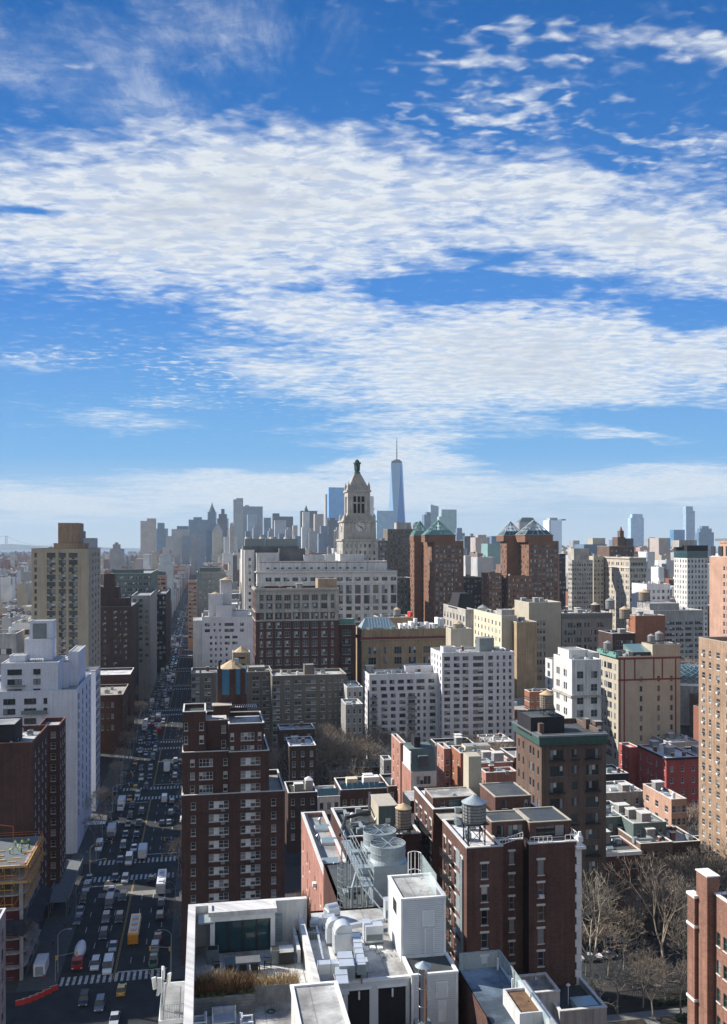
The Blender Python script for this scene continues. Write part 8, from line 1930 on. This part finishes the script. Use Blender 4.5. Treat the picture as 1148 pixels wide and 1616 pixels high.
# ------------------------------------------------------------------ bare trees
def tree_mesh(seed, H, spread, depth=5, twig=.02):
 rn = random.Random(seed); tr = MB(); cr = MB()
 def grow(m, p, d, L, r, lv):
  n = 2 if lv < 2 else 1
  for i in range(n):
   d2 = (d + Vector((rn.gauss(0, .12), rn.gauss(0, .12), .05))).normalized(); q = p + d2 * (L / n); r2 = r * (.86 if n == 2 else .68); m.tube(p, q, r, max(r2, twig * .6), n=5 if r > .08 else 3); p, d, r = q, d2, r2
  if lv >= depth: return
  k = rn.choice((3, 3, 4)) if lv < 2 else rn.choice((3, 3, 2))
  for i in range(k):
   a = 2 * pi * (i + rn.random() * .6) / k + lv; tilt = rn.uniform(.3, .75) * spread; o = d.orthogonal().normalized(); e = Matrix.Rotation(a, 3, d) @ o
   nd = (d * cos(tilt) + e * sin(tilt) + Vector((0, 0, .12))).normalized(); grow(cr, p, nd, L * rn.uniform(.62, .86), max(r * rn.uniform(.6, .78), twig), lv + 1)
 h0 = H * .30; p = Vector((0, 0, 0)); d = Vector((rn.uniform(-.05, .05), rn.uniform(-.05, .05), 1)).normalized(); grow(tr, p, d, h0, H * .017, 0)
 return tr, cr
TREES = []
for sd_, H, sp, bk in ((1, 25, 1.0, 'bark_pale'), (2, 24, .9, 'bark'), (3, 13, 1.1, 'bark'), (4, 11, 1.2, 'bark_dark'), (5, 16, 1.0, 'bark_dark'), (6, 14, 1.1, 'bark')):
 t_, c_ = tree_mesh(sd_, H, sp, 6 if H > 12 else 5, .04 if H < 20 else .042); TREES.append((H, t_.mesh('trunk', [bk]), c_.mesh('crown', [bk])))
NT = [0]
def tree(label, P, h, v, group=None):
 rn = random.Random(v * 17 + int(P.x * 3)); H, tm, cm = TREES[v]; t = empty('bare_tree', (P.x, P.y, P.z if P.z > 1 else 0), rn.uniform(0, 6.28), label, 'tree', group); s = h / H * (1.0 if H < 20 else 1.0); t.scale = (s, s, s)
 link('trunk', tm, t); link('crown', cm, t); return t
tree('tall pale-barked plane tree with a forked trunk, left in the park', ground(938, 1582), 25, 0, 'park trees'); tree('tall straight plane tree with a high crown, right in the park', ground(1051, 1549), 24, 1, 'park trees')
pk = [(912, 1500, 17, 4), (975, 1600, 13, 3), (1000, 1560, 12, 3), (1015, 1590, 11, 2), (1030, 1610, 12, 5), (1080, 1530, 18, 4), (1075, 1600, 12, 3), (1095, 1560, 14, 5), (960, 1540, 12, 2), (985, 1530, 13, 5), (1020, 1520, 15, 4), (1110, 1500, 19, 4), (1135, 1480, 20, 4), (1062, 1500, 17, 5), (1120, 1460, 19, 4), (950, 1478, 15, 5), (925, 1540, 11, 3), (1090, 1478, 18, 5), (1000, 1478, 13, 4), (1050, 1585, 9, 3), (900, 1530, 12, 2), (1140, 1530, 15, 5), (945, 1610, 9, 3), (1110, 1600, 11, 5), (1040, 1475, 17, 4), (1075, 1468, 18, 5)]
pl = ['left edge by the brick corner', 'bottom left of the paths', 'near the pale path', 'bottom middle', 'bottom right of centre', 'right of the tall trunk', 'bottom right corner', 'near the lit chimney', 'behind the forked plane', 'beside the parked cars', 'between the two plane trees', 'behind the chimney house', 'far right row', 'street side, right', 'far right street row', 'by the red row house', 'foot of the forked plane', 'street row, third', 'before the white portal', 'small, by the hedge', 'under the quoins', 'rightmost near chimney', 'lowest left', 'lowest right', 'street row before the tan-topped house', 'street row, fourth']
for (px, py, h, v), q in zip(pk, pl): tree('bare twiggy park tree, ' + q, ground(px, py), h, v, 'park trees')
def trees_at(lst, what, group):
 for i, (px, D, h, v, lab) in enumerate(lst): P = at(px, 857, D); P.z = 0; tree(what + ', ' + lab, P, h, v, group)
trees_at([(455, 318, 21, 5, 'against the brick tower'), (474, 322, 20, 2, 'left of the glass roof hut'), (500, 330, 23, 4, 'left of the middle'), (521, 325, 24, 5, 'tallest in the middle'), (545, 332, 23, 2, 'right of the tallest'), (568, 325, 23, 5, 'before the white slab edge'), (590, 330, 21, 2, 'under the white slab corner'), (536, 308, 17, 3, 'low front one'), (608, 322, 19, 4, 'by the narrow pale house'), (488, 312, 18, 3, 'behind the brown row house'), (555, 312, 18, 4, 'low front right one')], 'bare courtyard tree', 'courtyard trees')
trees_at([(465, 336, 22, 5, 'rear left'), (486, 340, 23, 4, 'rear second'), (510, 342, 24, 5, 'rear third'), (533, 340, 25, 4, 'rear fourth'), (556, 342, 23, 5, 'rear fifth'), (579, 340, 23, 4, 'rear sixth'), (600, 342, 22, 5, 'rear seventh'), (622, 338, 22, 2, 'rear rightmost'), (545, 290, 15, 3, 'front small one'), (580, 295, 16, 2, 'front larger one')], 'bare courtyard tree', 'courtyard trees')
trees_at([(505, 190, 13, 3, 'over the low dark roofs'), (742, 330, 21, 5, 'at the foot of the white slab, left'), (768, 335, 22, 4, 'at the foot of the white slab, middle'), (790, 330, 19, 5, 'at the foot of the white slab, right'), (664, 335, 17, 5, 'before the left white slab')], 'bare tree', 'courtyard trees')
trees_at([(1066, 500, 24, 5, 'left'), (1080, 492, 22, 4, 'second'), (1094, 500, 25, 5, 'third'), (1108, 495, 24, 4, 'fourth'), (1116, 505, 25, 5, 'rightmost'), (1072, 520, 26, 2, 'rear left'), (1100, 520, 27, 2, 'rear right')], 'bare square tree behind the glass dome', 'trees behind the dome')
trees_at([(1100, 262, 16, 5, 'left end'), (1118, 268, 17, 4, 'middle'), (1136, 262, 15, 5, 'right end'), (1088, 275, 14, 3, 'low one by the alley')], 'bare tree at the foot of the tan-brown house', 'trees by the tan-brown house')
st = [(13.6, k, 'right') for k in (20, 38, 54, 84, 100, 118, 134, 160, 180, 204, 240, 262, 284, 320, 350, 380)] + [(-14, k, 'left') for k in (88, 104, 122, 136, 160, 178, 196, 212, 240, 262, 284, 320, 352)]
for i, (t, k, s) in enumerate(st):
 tree(f'bare street tree on the {s} pavement, ' + ['nearest', 'second', 'third', 'fourth', 'fifth', 'sixth', 'seventh', 'eighth', 'ninth', 'tenth', 'eleventh', 'twelfth', 'thirteenth', 'fourteenth', 'fifteenth', 'farthest'][i if s == 'right' else i - 16] + ' one', av(t, k), 9 + (i * 7 % 5), (2, 3, 5)[i % 3], 'street trees')
# ------------------------------------------------------------------ the park
def gpoly(name, pts, z, mat):
 m = MB(); m.poly([(p.x, p.y, z) for p in pts]); return setp(m.build(name, mat), kind='structure')
def avrect(t0, t1, k0, k1): return [av(t0, k0), av(t1, k0), av(t1, k1), av(t0, k1)]
gpoly('park_ground', avrect(84, 215, -130, -24), .012, 'earth')
for i, (t0, t1, k0, k1) in enumerate(((84, 215, -33, -30.5), (104, 106.5, -130, -33), (106.5, 215, -56, -53.5))): gpoly('park_path', avrect(t0, t1, k0, k1), .02 + .004 * i, 'path_grey')
gpoly('lawn', avrect(110, 150, -50, -36), .018, 'lawn'); gpoly('lawn', avrect(108, 150, -80, -58), .018, 'lawn')
def hedge(label, t0, t1, k0, k1, h, seed):
 rn = random.Random(seed); m = MB(); L = max(t1 - t0, k1 - k0)
 for _ in range(int(L * 90)):
  t, k, z = rn.uniform(t0, t1), rn.uniform(k0, k1), rn.uniform(0, h); p = av(t, k, z); e = .16
  a = Vector((rn.gauss(0, 1), rn.gauss(0, 1), rn.gauss(0, 1))).normalized() * e; c = a.orthogonal().normalized() * e; m.poly([tuple(p + a), tuple(p + c), tuple(p - a), tuple(p - c)])
 m2 = MB(); q = [av(t0 + .15, k0 + .15), av(t1 - .15, k0 + .15), av(t1 - .15, k1 - .15), av(t0 + .15, k1 - .15)]; hi = [(p.x, p.y, h * .85) for p in q]; lo = [(p.x, p.y, 0) for p in q]; m2.poly(hi)
 for i in range(4): m2.quad(lo[i], lo[(i + 1) % 4], hi[(i + 1) % 4], hi[i])
 m.add(m2); return setp(m.build('hedge', 'hedge'), label, 'hedge')
hedge('dark clipped hedge along the pale park path', 110, 150, -35.8, -34.2, 1.2, 1); hedge('dark hedge at the left of the park lawn', 101, 103, -80, -38, 1.3, 2); hedge('low hedge beyond the park path', 108, 150, -29.5, -28, 1.1, 3)
t = empty('park_fence', AV0.copy(), TH, 'black iron park fence along the street', 'fence'); m = MB()
for i in range(260): x = 84 + i * .45; m.box(x, -25.5, 0, x + .04, -25.46, 1.9)
m.build('bars', 'iron', t); m = MB(); m.box(84, -25.52, .25, 201, -25.44, .31); m.box(84, -25.52, 1.6, 201, -25.44, 1.66); m.build('rails', 'iron', t)
# ------------------------------------------------------------------ people
def person_mesh(pose, top, legs, head='skin', hat=None):
 J = {'p': (0, 0, .95), 'c': (0, 0, 1.25), 'n': (0, 0, 1.48), 'h': (0, .02, 1.62), 'ht': (0, .02, 1.76)}
 if pose == 'bend': J.update(c=(0, .28, 1.18), n=(0, .48, 1.24), h=(0, .6, 1.24), ht=(0, .72, 1.22))
 sh = J['n']; S = lambda s, dx, dy, z: (s * dx, sh[1] + dy, z)
 e = [('p', 'c'), ('c', 'n'), ('n', 'h'), ('h', 'ht')]; rad = {'p': .16, 'c': .17, 'n': .07, 'h': .105, 'ht': .07}
 for s, q in ((-1, 'l'), (1, 'r')):
  st_ = .18 * s if pose == 'walk' else 0
  J['s' + q] = (s * .19, sh[1] - .01, sh[2] - .08); J['e' + q] = (s * .25, sh[1] + (st_ * .8) + (.1 if pose == 'bend' else 0), sh[2] - .36); J['w' + q] = (s * .24, sh[1] + st_ * 1.3 + .14 + (.1 if pose == 'bend' else 0), sh[2] - .60); J['f' + q] = (s * .235, sh[1] + st_ * 1.4 + .19 + (.1 if pose == 'bend' else 0), sh[2] - .69)
  J['i' + q] = (s * .1, 0, .88); J['k' + q] = (s * .11, -st_ * .9 + .03, .5); J['a' + q] = (s * .11, -st_ * 1.8, .09); J['t' + q] = (s * .12, -st_ * 1.8 + .17, .04)
  rad.update({'s' + q: .085, 'e' + q: .055, 'w' + q: .038, 'f' + q: .035, 'i' + q: .11, 'k' + q: .07, 'a' + q: .05, 't' + q: .045})
  e += [('c', 's' + q), ('s' + q, 'e' + q), ('e' + q, 'w' + q), ('w' + q, 'f' + q), ('p', 'i' + q), ('i' + q, 'k' + q), ('k' + q, 'a' + q), ('a' + q, 't' + q)]
 K = list(J); me = bpy.data.meshes.new('person'); me.from_pydata([J[k] for k in K], [(K.index(a), K.index(c)) for a, c in e], [])
 o = bpy.data.objects.new('person', me); COL.objects.link(o); o.modifiers.new('s', 'SKIN'); sv = me.skin_vertices[0].data
 for i, k in enumerate(K): sv[i].radius = (rad[k] * (1.0), rad[k] * (.8 if k in ('p', 'c') else 1)); sv[i].use_root = k == 'p'
 o.modifiers.new('d', 'SUBSURF').levels = 1
 dg = bpy.context.evaluated_depsgraph_get(); r = bpy.data.meshes.new_from_object(o.evaluated_get(dg)); bpy.data.objects.remove(o)
 for mm in (top, legs, head, hat or 'frame_dark'): r.materials.append(MATS[mm])
 hp = Vector(J['h'])
 for f in r.polygons:
  c = f.center; f.material_index = 3 if (c - Vector(J['ht'])).length < .12 else 2 if (c - hp).length < .16 else 1 if (c.z < .93 and abs(c.x) < .2 and c.y < .25) else (2 if abs(c.x) > .2 and c.z < sh[2] - .62 else 0); f.use_smooth = True
 r.name = 'person'; return r
PM = {('stand', 'hi'): person_mesh('stand', 'hivis', 'denim', 'skin', 'box_white'), ('bend', 'hi'): person_mesh('bend', 'hivis', 'denim', 'skin', 'box_white'), ('walk', 'dk'): person_mesh('walk', 'jacket', 'denim'), ('stand', 'dk'): person_mesh('stand', 'jacket', 'denim'), ('walk', 'rd'): person_mesh('walk', 'safety_red', 'denim'), ('walk', 'gy'): person_mesh('walk', 'blind_grey', 'jacket')}
def person(kind, P, rz, label, group=None): return setp(link('person', PM[kind], None, P, rz), label, 'person', group)
for i, (t, k, kd, lab) in enumerate(((14.8, 12, ('walk', 'dk'), 'walking on the right pavement nearest the white terrace wall'), (15.4, 24, ('walk', 'gy'), 'walking beside the dark brick tower entrance'), (13.9, 44, ('walk', 'dk'), 'walking by the parked cars past the brick tower'), (-13.2, 92, ('stand', 'dk'), 'standing at the left kerb beyond the second crossing'), (-15.8, 110, ('walk', 'rd'), 'in red on the left pavement below the white slab'),
        (-3, -2.4, ('walk', 'dk'), 'crossing near the nearest crosswalk, left half'), (9, 57.4, ('walk', 'gy'), 'stepping over the second crosswalk on the right'), (-14.4, 3, ('walk', 'rd'), 'at the corner by the red barriers'), (16.2, 76, ('walk', 'dk'), 'on the right pavement beyond the second crossing'), (-15.2, 80, ('stand', 'gy') if False else ('walk', 'gy'), 'near the white awning on the left pavement'))):
 P = av(t, k); P.z = .15 if abs(t) > 11.5 else .02; person(kd, P, i * 1.3, 'person ' + lab, 'pedestrians')
rq = random.Random(5)
for i in range(26):
 t = rq.choice((-1, 1)) * rq.uniform(12.6, 16.5); k = 10 + i * 9.5; P = av(t, k); P.z = .15
 person(rq.choice(list(PM)[2:]), P, rq.choice((TH, TH + pi)) + pi / 2 * 0 + rq.uniform(-.3, .3), f'person walking on the {"left" if t < 0 else "right"} pavement about {("one", "two", "three", "four")[min(3, int(k / 70))]} blocks down', 'distant pedestrians on the pavements')
# ------------------------------------------------------------------ construction site
def site():
 D = 189; C0 = at(40, 1365, D); H = C0.z; O = Vector((C0.x, D, 0)); W = 34; dep = 19; r = 2.4
 t = empty('construction_building', O, TH, 'concrete building under construction with yellow edge boards, lower left', 'construction site'); k0 = tk(O)
 def slab(z, th, grow=0.0, mat='concrete', name='floor_slab'):
  pts = [(-W, dep + grow), (-W, -grow)] + [(-r + (r + grow) * sin(a), r - (r + grow) * cos(a)) for a in [pi / 2 * i / 6 for i in range(7)]] + [(grow, dep + grow)]
  m = MB(); m.poly([(x, y, z + th) for x, y in pts][::1]); m.poly([(x, y, z) for x, y in pts][::-1])
  for i in range(len(pts)): a, c = pts[i], pts[(i + 1) % len(pts)]; m.quad((*a, z), (*c, z), (*c, z + th), (*a, z + th))
  return m.build(name, mat, t)
 n = 8; fh = H / n
 for i in range(1, n + 1): slab(i * fh - .3, .3)
 for i in range(n - 1):
  for x in (-.9, -6.5, -13, -20, -27):
   for y in (.9, 7, 13, 18.2):
    if x == -.9 or y == .9 or i == n - 2: MB().box(x - .35, y - .35, i * fh, x + .35, y + .35, (i + 1) * fh - .301).build('column', 'concrete', t)
 plain('netting', (.10, .022, .026), .9, 0, .3, .6); plain('net_black', (.015, .018, .03), .9, 0, .3, .6); plain('formwork', (.48, .30, .11), .7, 0, .25, 1)
 for i in range(n - 2):
  m = MB(); z0, z1 = i * fh + .001, (i + 1) * fh - .31; m.quad((-W, 1.4, z0), (-1.6, 1.4, z0), (-1.6, 1.4, z1), (-W, 1.4, z1)); m.quad((-1.5, 1.5, z0), (-1.5, dep, z0), (-1.5, dep, z1), (-1.5, 1.5, z1)); m.build('netting', 'netting', t)
  if i < n - 3:
   m = MB()
   for zz in (.5, 1.0): m.tube((-W, .25, i * fh + zz), (-r, .25, i * fh + zz), .03, n=4); m.tube((-.25, r, i * fh + zz), (-.25, dep, i * fh + zz), .03, n=4)
   m.build('guard_rail', 'galv', t)
 # top formwork
 for z in (H, H - fh):
  m = MB(); z_ = z - .55 if z < H else z - .35
  m.box(-W, -.55, z_, .55, -.3, z_ + .5); m.box(.3, -.3, z_, .55, dep, z_ + .5)
  for k in range(9): m.box(.56, 1 + k * 2.1, z_ - .5, 1.0, 1.12 + k * 2.1, z_ + .2)
  for k in range(14): m.box(-W + 2 + k * 2.3, -1.0, z_ - .5, -W + 2.12 + k * 2.3, -.56, z_ + .2)
  m.build('edge_formwork', 'formwork', t)
  m = MB()
  for q in (.6, 1.15): m.tube((-W, -.4, z + q), (.4, -.4, z + q), .035, n=4); m.tube((.4, -.4, z + q), (.4, dep, z + q), .035, n=4); m.tube((.4, dep, z + q), (-W, dep, z + q), .035, n=4)
  for k in range(9): m.tube((.4, k * 2.3, z), (.4, k * 2.3, z + 1.15), .035, n=4); m.tube((-k * 3, -.4, z), (-k * 3, -.4, z + 1.15), .035, n=4)
  m.build('guard_rail', 'orange', t)
 for lv in (n - 1, n - 2, n - 3):
  m = MB(); z0, z1 = lv * fh, (lv + 1) * fh - .31
  for k in range(18):
   x = -1.2 - k * 1.5; m.tube((x, .2, z0), (x, .2, z1), .05, n=4)
   if k % 2: m.tube((x, .22, z0), (x + 1.5, .22, z1), .035, n=4)
  for k in range(12):
   y = 1 + k * 1.5; m.tube((-.15, y, z0), (-.15, y, z1), .05, n=4)
   if k % 2: m.tube((-.13, y, z0), (-.13, y + 1.5, z1), .035, n=4)
  m.box(-W, .05, z0 + 1.0, -2.4, .12, z0 + 1.12); m.box(-.12, 2.4, z0 + 1.0, -.05, dep, z0 + 1.12); m.build('shoring', 'yellow', t)
 m = MB(); rn = random.Random(3)
 for k in range(16): x = rn.uniform(-9, -1.5); y = rn.uniform(1, 7 if k % 2 else 16); m.box(x, y, H + .02, x + rn.uniform(.5, 2.2), y + rn.uniform(.15, .5), H + rn.uniform(.08, .3))
 m.build('material_stack', 'formwork', t)
 m = MB(); m.quad((-30, .5, H + .01), (-.6, .5, H + .01), (-.3, 18.5, H + .01), (-30, 18.5, H + .01)); m.build('wet_deck', 'galv_dark', t)
 # black debris netting swag
 m = MB(); z = H - 4.2 * fh
 for i in range(14): x0, x1 = -W + i * W / 14, -W + (i + 1) * W / 14; a, c = .9 * sin(i * 1.2), .9 * sin((i + 1) * 1.2); m.quad((x0, -.2, z + 1.6), (x1, -.2, z + 1.6), (x1, -1.9, z - .6 + c), (x0, -1.9, z - .6 + a))
 for i in range(8): y0, y1 = i * dep / 8, (i + 1) * dep / 8; a, c = .9 * sin(i * 1.7 + 1), .9 * sin((i + 1) * 1.7 + 1); m.quad((.1, y0, z + 1.9), (.1, y1, z + 1.9), (2.6, y1, z - .4 + c), (2.6, y0, z - .4 + a))
 m.build('debris_net', 'net_black', t)
 FOOT.append((k0[0] - W, k0[0], k0[1], k0[1] + dep))
 # workers
 L = lambda x, y: O + Vv * x + Uu * y + Vector((0, 0, H + .02))
 for i, (x, y, kd, rz, lab) in enumerate(((-1.6, 13.2, 'bend', .5, 'bending at the yellow edge boards'), (-3.2, 9.2, 'stand', 2, 'standing in the middle of the slab'), (-2.2, 7.6, 'bend', 1.5, 'crouched by the stacked boards'), (-4.6, 7.4, 'bend', -1, 'bending, nearest the left mast'), (-4.3, 11.8, 'stand', .2, 'standing at the rear left'), (-2.9, 12.1, 'stand', 3, 'standing at the rear middle'), (-1.0, 9.8, 'bend', 2.6, 'leaning near the right edge'))):
  person((kd, 'hi'), L(x, y), TH + rz, 'worker in hi-vis vest ' + lab + ' of the unfinished floor', 'workers on the unfinished floor')
 # placing boom mast
 q = empty('concrete_boom', L(-6.3, -1.6) - Vector((0, 0, H)), TH, 'slender green and orange pump boom leaning over the construction site', 'pump boom'); m = MB(); m.tube((-2, 0, 0), (.6, 1.0, H + 9.2), .28, .2, 6); m.build('mast', 'copper_dark', q); m = MB(); m.tube((.6, 1.0, H + 9.1), (.25, .2, H - 12), .1, .1, 6); m.tube((.6, 1.0, H + 9.1), (3.4, 4.0, H + 7.6), .06, .05, 5); m.tube((3.4, 4.0, H + 7.6), (3.4, 4.0, H + 1.2), .05, .05, 5); m.build('hose', 'orange', q)
site()
# grey building bottom left
b = bld('pale grey panelled building cut off by the lower left corner', -70, -12, 1478, 140, xb=9.5, side='W', wall='concrete', cat='building', zlo=4, frame='frame_dark', S=dict(c=C(2, 1.6), t=2.5, f=3.3, h=1.9, st='d', lo=4), N=dict(c=[(4, 1.0)], t=2.5, f=3.3, h=1.9, st='d', lo=4)); clutter(b, 6, 2, ('vent', 'rooftop_unit'), x0=.6)
# sidewalk shed
t = empty('sidewalk_shed', AV0.copy(), TH, 'dark slatted sidewalk shed below the brick slab', 'sidewalk shed'); m = MB()
for i in range(36): m.box(-19.3, 36 + i * .85, 4.0 + .003 * (i % 2), -14.4, 36.7 + i * .85, 4.12)
m.build('deck_boards', 'planks', t); m = MB(); m.box(-14.4, 36, 4.0, -14.25, 66.5, 5.1); m.box(-19.45, 36, 4.0, -19.3, 66.5, 5.1); m.build('parapet', 'galv_dark', t)
for i in range(11):
 for x in (-19.0, -14.7): MB().box(x - .06, 36.5 + i * 2.9, .14, x + .06, 36.62 + i * 2.9, 4.0).build('post', 'galv', t)
# barriers, container, cones
def barrier(label, t_, k, rz):
 o = empty('traffic_barrier', av(t_, k), TH + rz, label, 'barrier', 'red barriers at the corner'); m = MB(); loft(m, [(-.9, 0, 1), (.9, 0, 1), (.9, 1.0, .4), (-.9, 1.0, .4)], .28, .28); m.build('shell', 'safety_red', o); MB().box(-.85, -.02, 1.0, .85, .02, 1.06).build('rail', 'box_white', o)
for i in range(3, 9):
 a = i / 8; barrier('red plastic barrier at the construction corner, ' + ('leftmost', 'second', 'third', 'fourth', 'middle', 'sixth', 'seventh', 'eighth', 'rightmost')[i], -21 + 9.2 * a, -6.5 + 5.5 * a * a, .5 * a)
o = empty('site_office', av(-15.8, 8, .14), TH, 'white site container with vents beside the mixer', 'container'); m = MB(); m.box(-1.2, -2.6, .1, 1.2, 2.6, 2.7)
for k in range(16): m.box(-1.23, -2.5 + k * .32, .2, -1.201, -2.34 + k * .32, 2.6); m.box(1.201, -2.5 + k * .32, .2, 1.23, -2.34 + k * .32, 2.6)
m.build('shell', 'box_white', o); MB().box(-.8, -2.66, .3, .8, -2.61, 2.2).build('door', 'galv', o)
def cone(label, t_, k): o = empty('traffic_cone', av(t_, k, .012), 0, label, 'traffic cone', 'orange traffic cones'); MB().box(-.2, -.2, 0, .2, .2, .04).build('base', 'rubber', o); MB().cyl(0, 0, .04, .75, .15, .03, 10).build('cone', 'orange', o)
cone('orange traffic cone at the right end of the nearest crosswalk', 7.5, 2.6); cone('orange traffic cone nearer the kerb at the crosswalk', 9.2, 3.0); cone('orange traffic cone beside the mixer', -8.6, 14)
# canopy tents, street lamps, signals
def canopy(label, t_, k, w, d, h, mat='box_white'):
 o = empty('canopy', av(t_, k, .14), TH, label, 'canopy'); m = MB(); m.poly([(-w, -d, h), (w, -d, h), (0, 0, h + 1)]); m.poly([(w, -d, h), (w, d, h), (0, 0, h + 1)]); m.poly([(w, d, h), (-w, d, h), (0, 0, h + 1)]); m.poly([(-w, d, h), (-w, -d, h), (0, 0, h + 1)]); m.build('cover', mat, o)
 for sx in (-1, 1):
  for sy in (-1, 1): MB().tube((sx * w * .96, sy * d * .96, 0), (sx * w * .96, sy * d * .96, h), .04, n=4).build('leg', 'galv', o)
canopy('large white canopy tent on the right pavement beyond the second crossing', 13, 103, 1.6, 4, 2.7); canopy('small white canopy tent behind the large one on the right pavement', 13, 113, 1.5, 2, 2.6, 'box_roof'); canopy('white curved entrance awning below the white slab', -15.3, 101, 3.2, 1.3, 3.3)
def lamp(t_, k, s, label):
 o = empty('street_lamp', av(t_, k, .14), TH, label, 'street lamp', 'street lamps along the avenue'); MB().tube((0, 0, 0), (0, 0, 8.2), .11, .07, 8).build('pole', 'galv', o); m = MB(); P = [(0, 0, 8.2), (-s * .6, 0, 9.0), (-s * 1.6, 0, 9.4), (-s * 2.6, 0, 9.4)]
 for a, c in zip(P, P[1:]): m.tube(a, c, .05, n=6)
 m.build('arm', 'galv', o); MB().box(-s * 2.6 - .35, -.12, 9.3, -s * 2.6 + .35, .12, 9.46).build('lamp_head', 'galv', o)
for i, (k, q) in enumerate(((2.5, 'at the nearest crosswalk'), (30, 'beyond the nearest crosswalk'), (58, 'at the second crosswalk'), (88, 'past the second crossing'), (120, 'before the third crossing'), (158, 'past the third crossing'), (195, 'before the fourth crossing'), (240, 'past the fourth crossing'), (285, 'before the fifth crossing'))):
 lamp(12.1, k, 1, 'grey arched street lamp on the right kerb ' + q); lamp(-12.1, k + 4, -1, 'grey arched street lamp on the left kerb ' + q)
def signal(t_, k, s, label):
 o = empty('traffic_signal', av(t_, k, .14), TH, label, 'traffic light', 'traffic lights at the crossings'); MB().tube((0, 0, 0), (0, 0, 5.6), .1, .07, 8).build('pole', 'galv', o); MB().tube((0, 0, 5.3), (-s * 4.6, 0, 6.0), .05, n=6).build('arm', 'galv', o)
 for x in (-s * 4.4, -s * .25): m = MB(); m.box(x - .16, -.14, 4.6 if abs(x) < 1 else 5.0, x + .16, .14, 5.5 if abs(x) < 1 else 5.95); m.build('signal_head', 'yellow', o)
for i, k in enumerate((2.6, 59.8, 75, 138, 153.5, 218, 233)): signal(12.0, k, 1, 'yellow traffic light on the right kerb, ' + ('nearest crosswalk', 'second crossing near side', 'second crossing far side', 'third crossing near side', 'third crossing far side', 'fourth crossing near side', 'fourth crossing far side')[i]); signal(-12.0, k, -1, 'yellow traffic light on the left kerb, ' + ('nearest crosswalk', 'second crossing near side', 'second crossing far side', 'third crossing near side', 'third crossing far side', 'fourth crossing near side', 'fourth crossing far side')[i])
# ------------------------------------------------------------------ air between here and the harbour
def haze(density):
 m = bpy.data.materials.new('haze'); m.use_nodes = True; nt = m.node_tree; nt.nodes.clear(); out = nt.nodes.new('ShaderNodeOutputMaterial'); v = nt.nodes.new('ShaderNodeVolumePrincipled')
 v.inputs['Color'].default_value = (.66, .83, 1.0, 1); v.inputs['Density'].default_value = density; v.inputs['Anisotropy'].default_value = .0
 nt.links.new(v.outputs[0], out.inputs['Volume']); MATS['haze'] = m
 o = MB().box(-15000, -400, -3, 15000, 17500, 552).build('haze', 'haze'); setp(o, 'thin blue haze over the far skyline', 'haze', kind='stuff')
haze(5.5e-5)
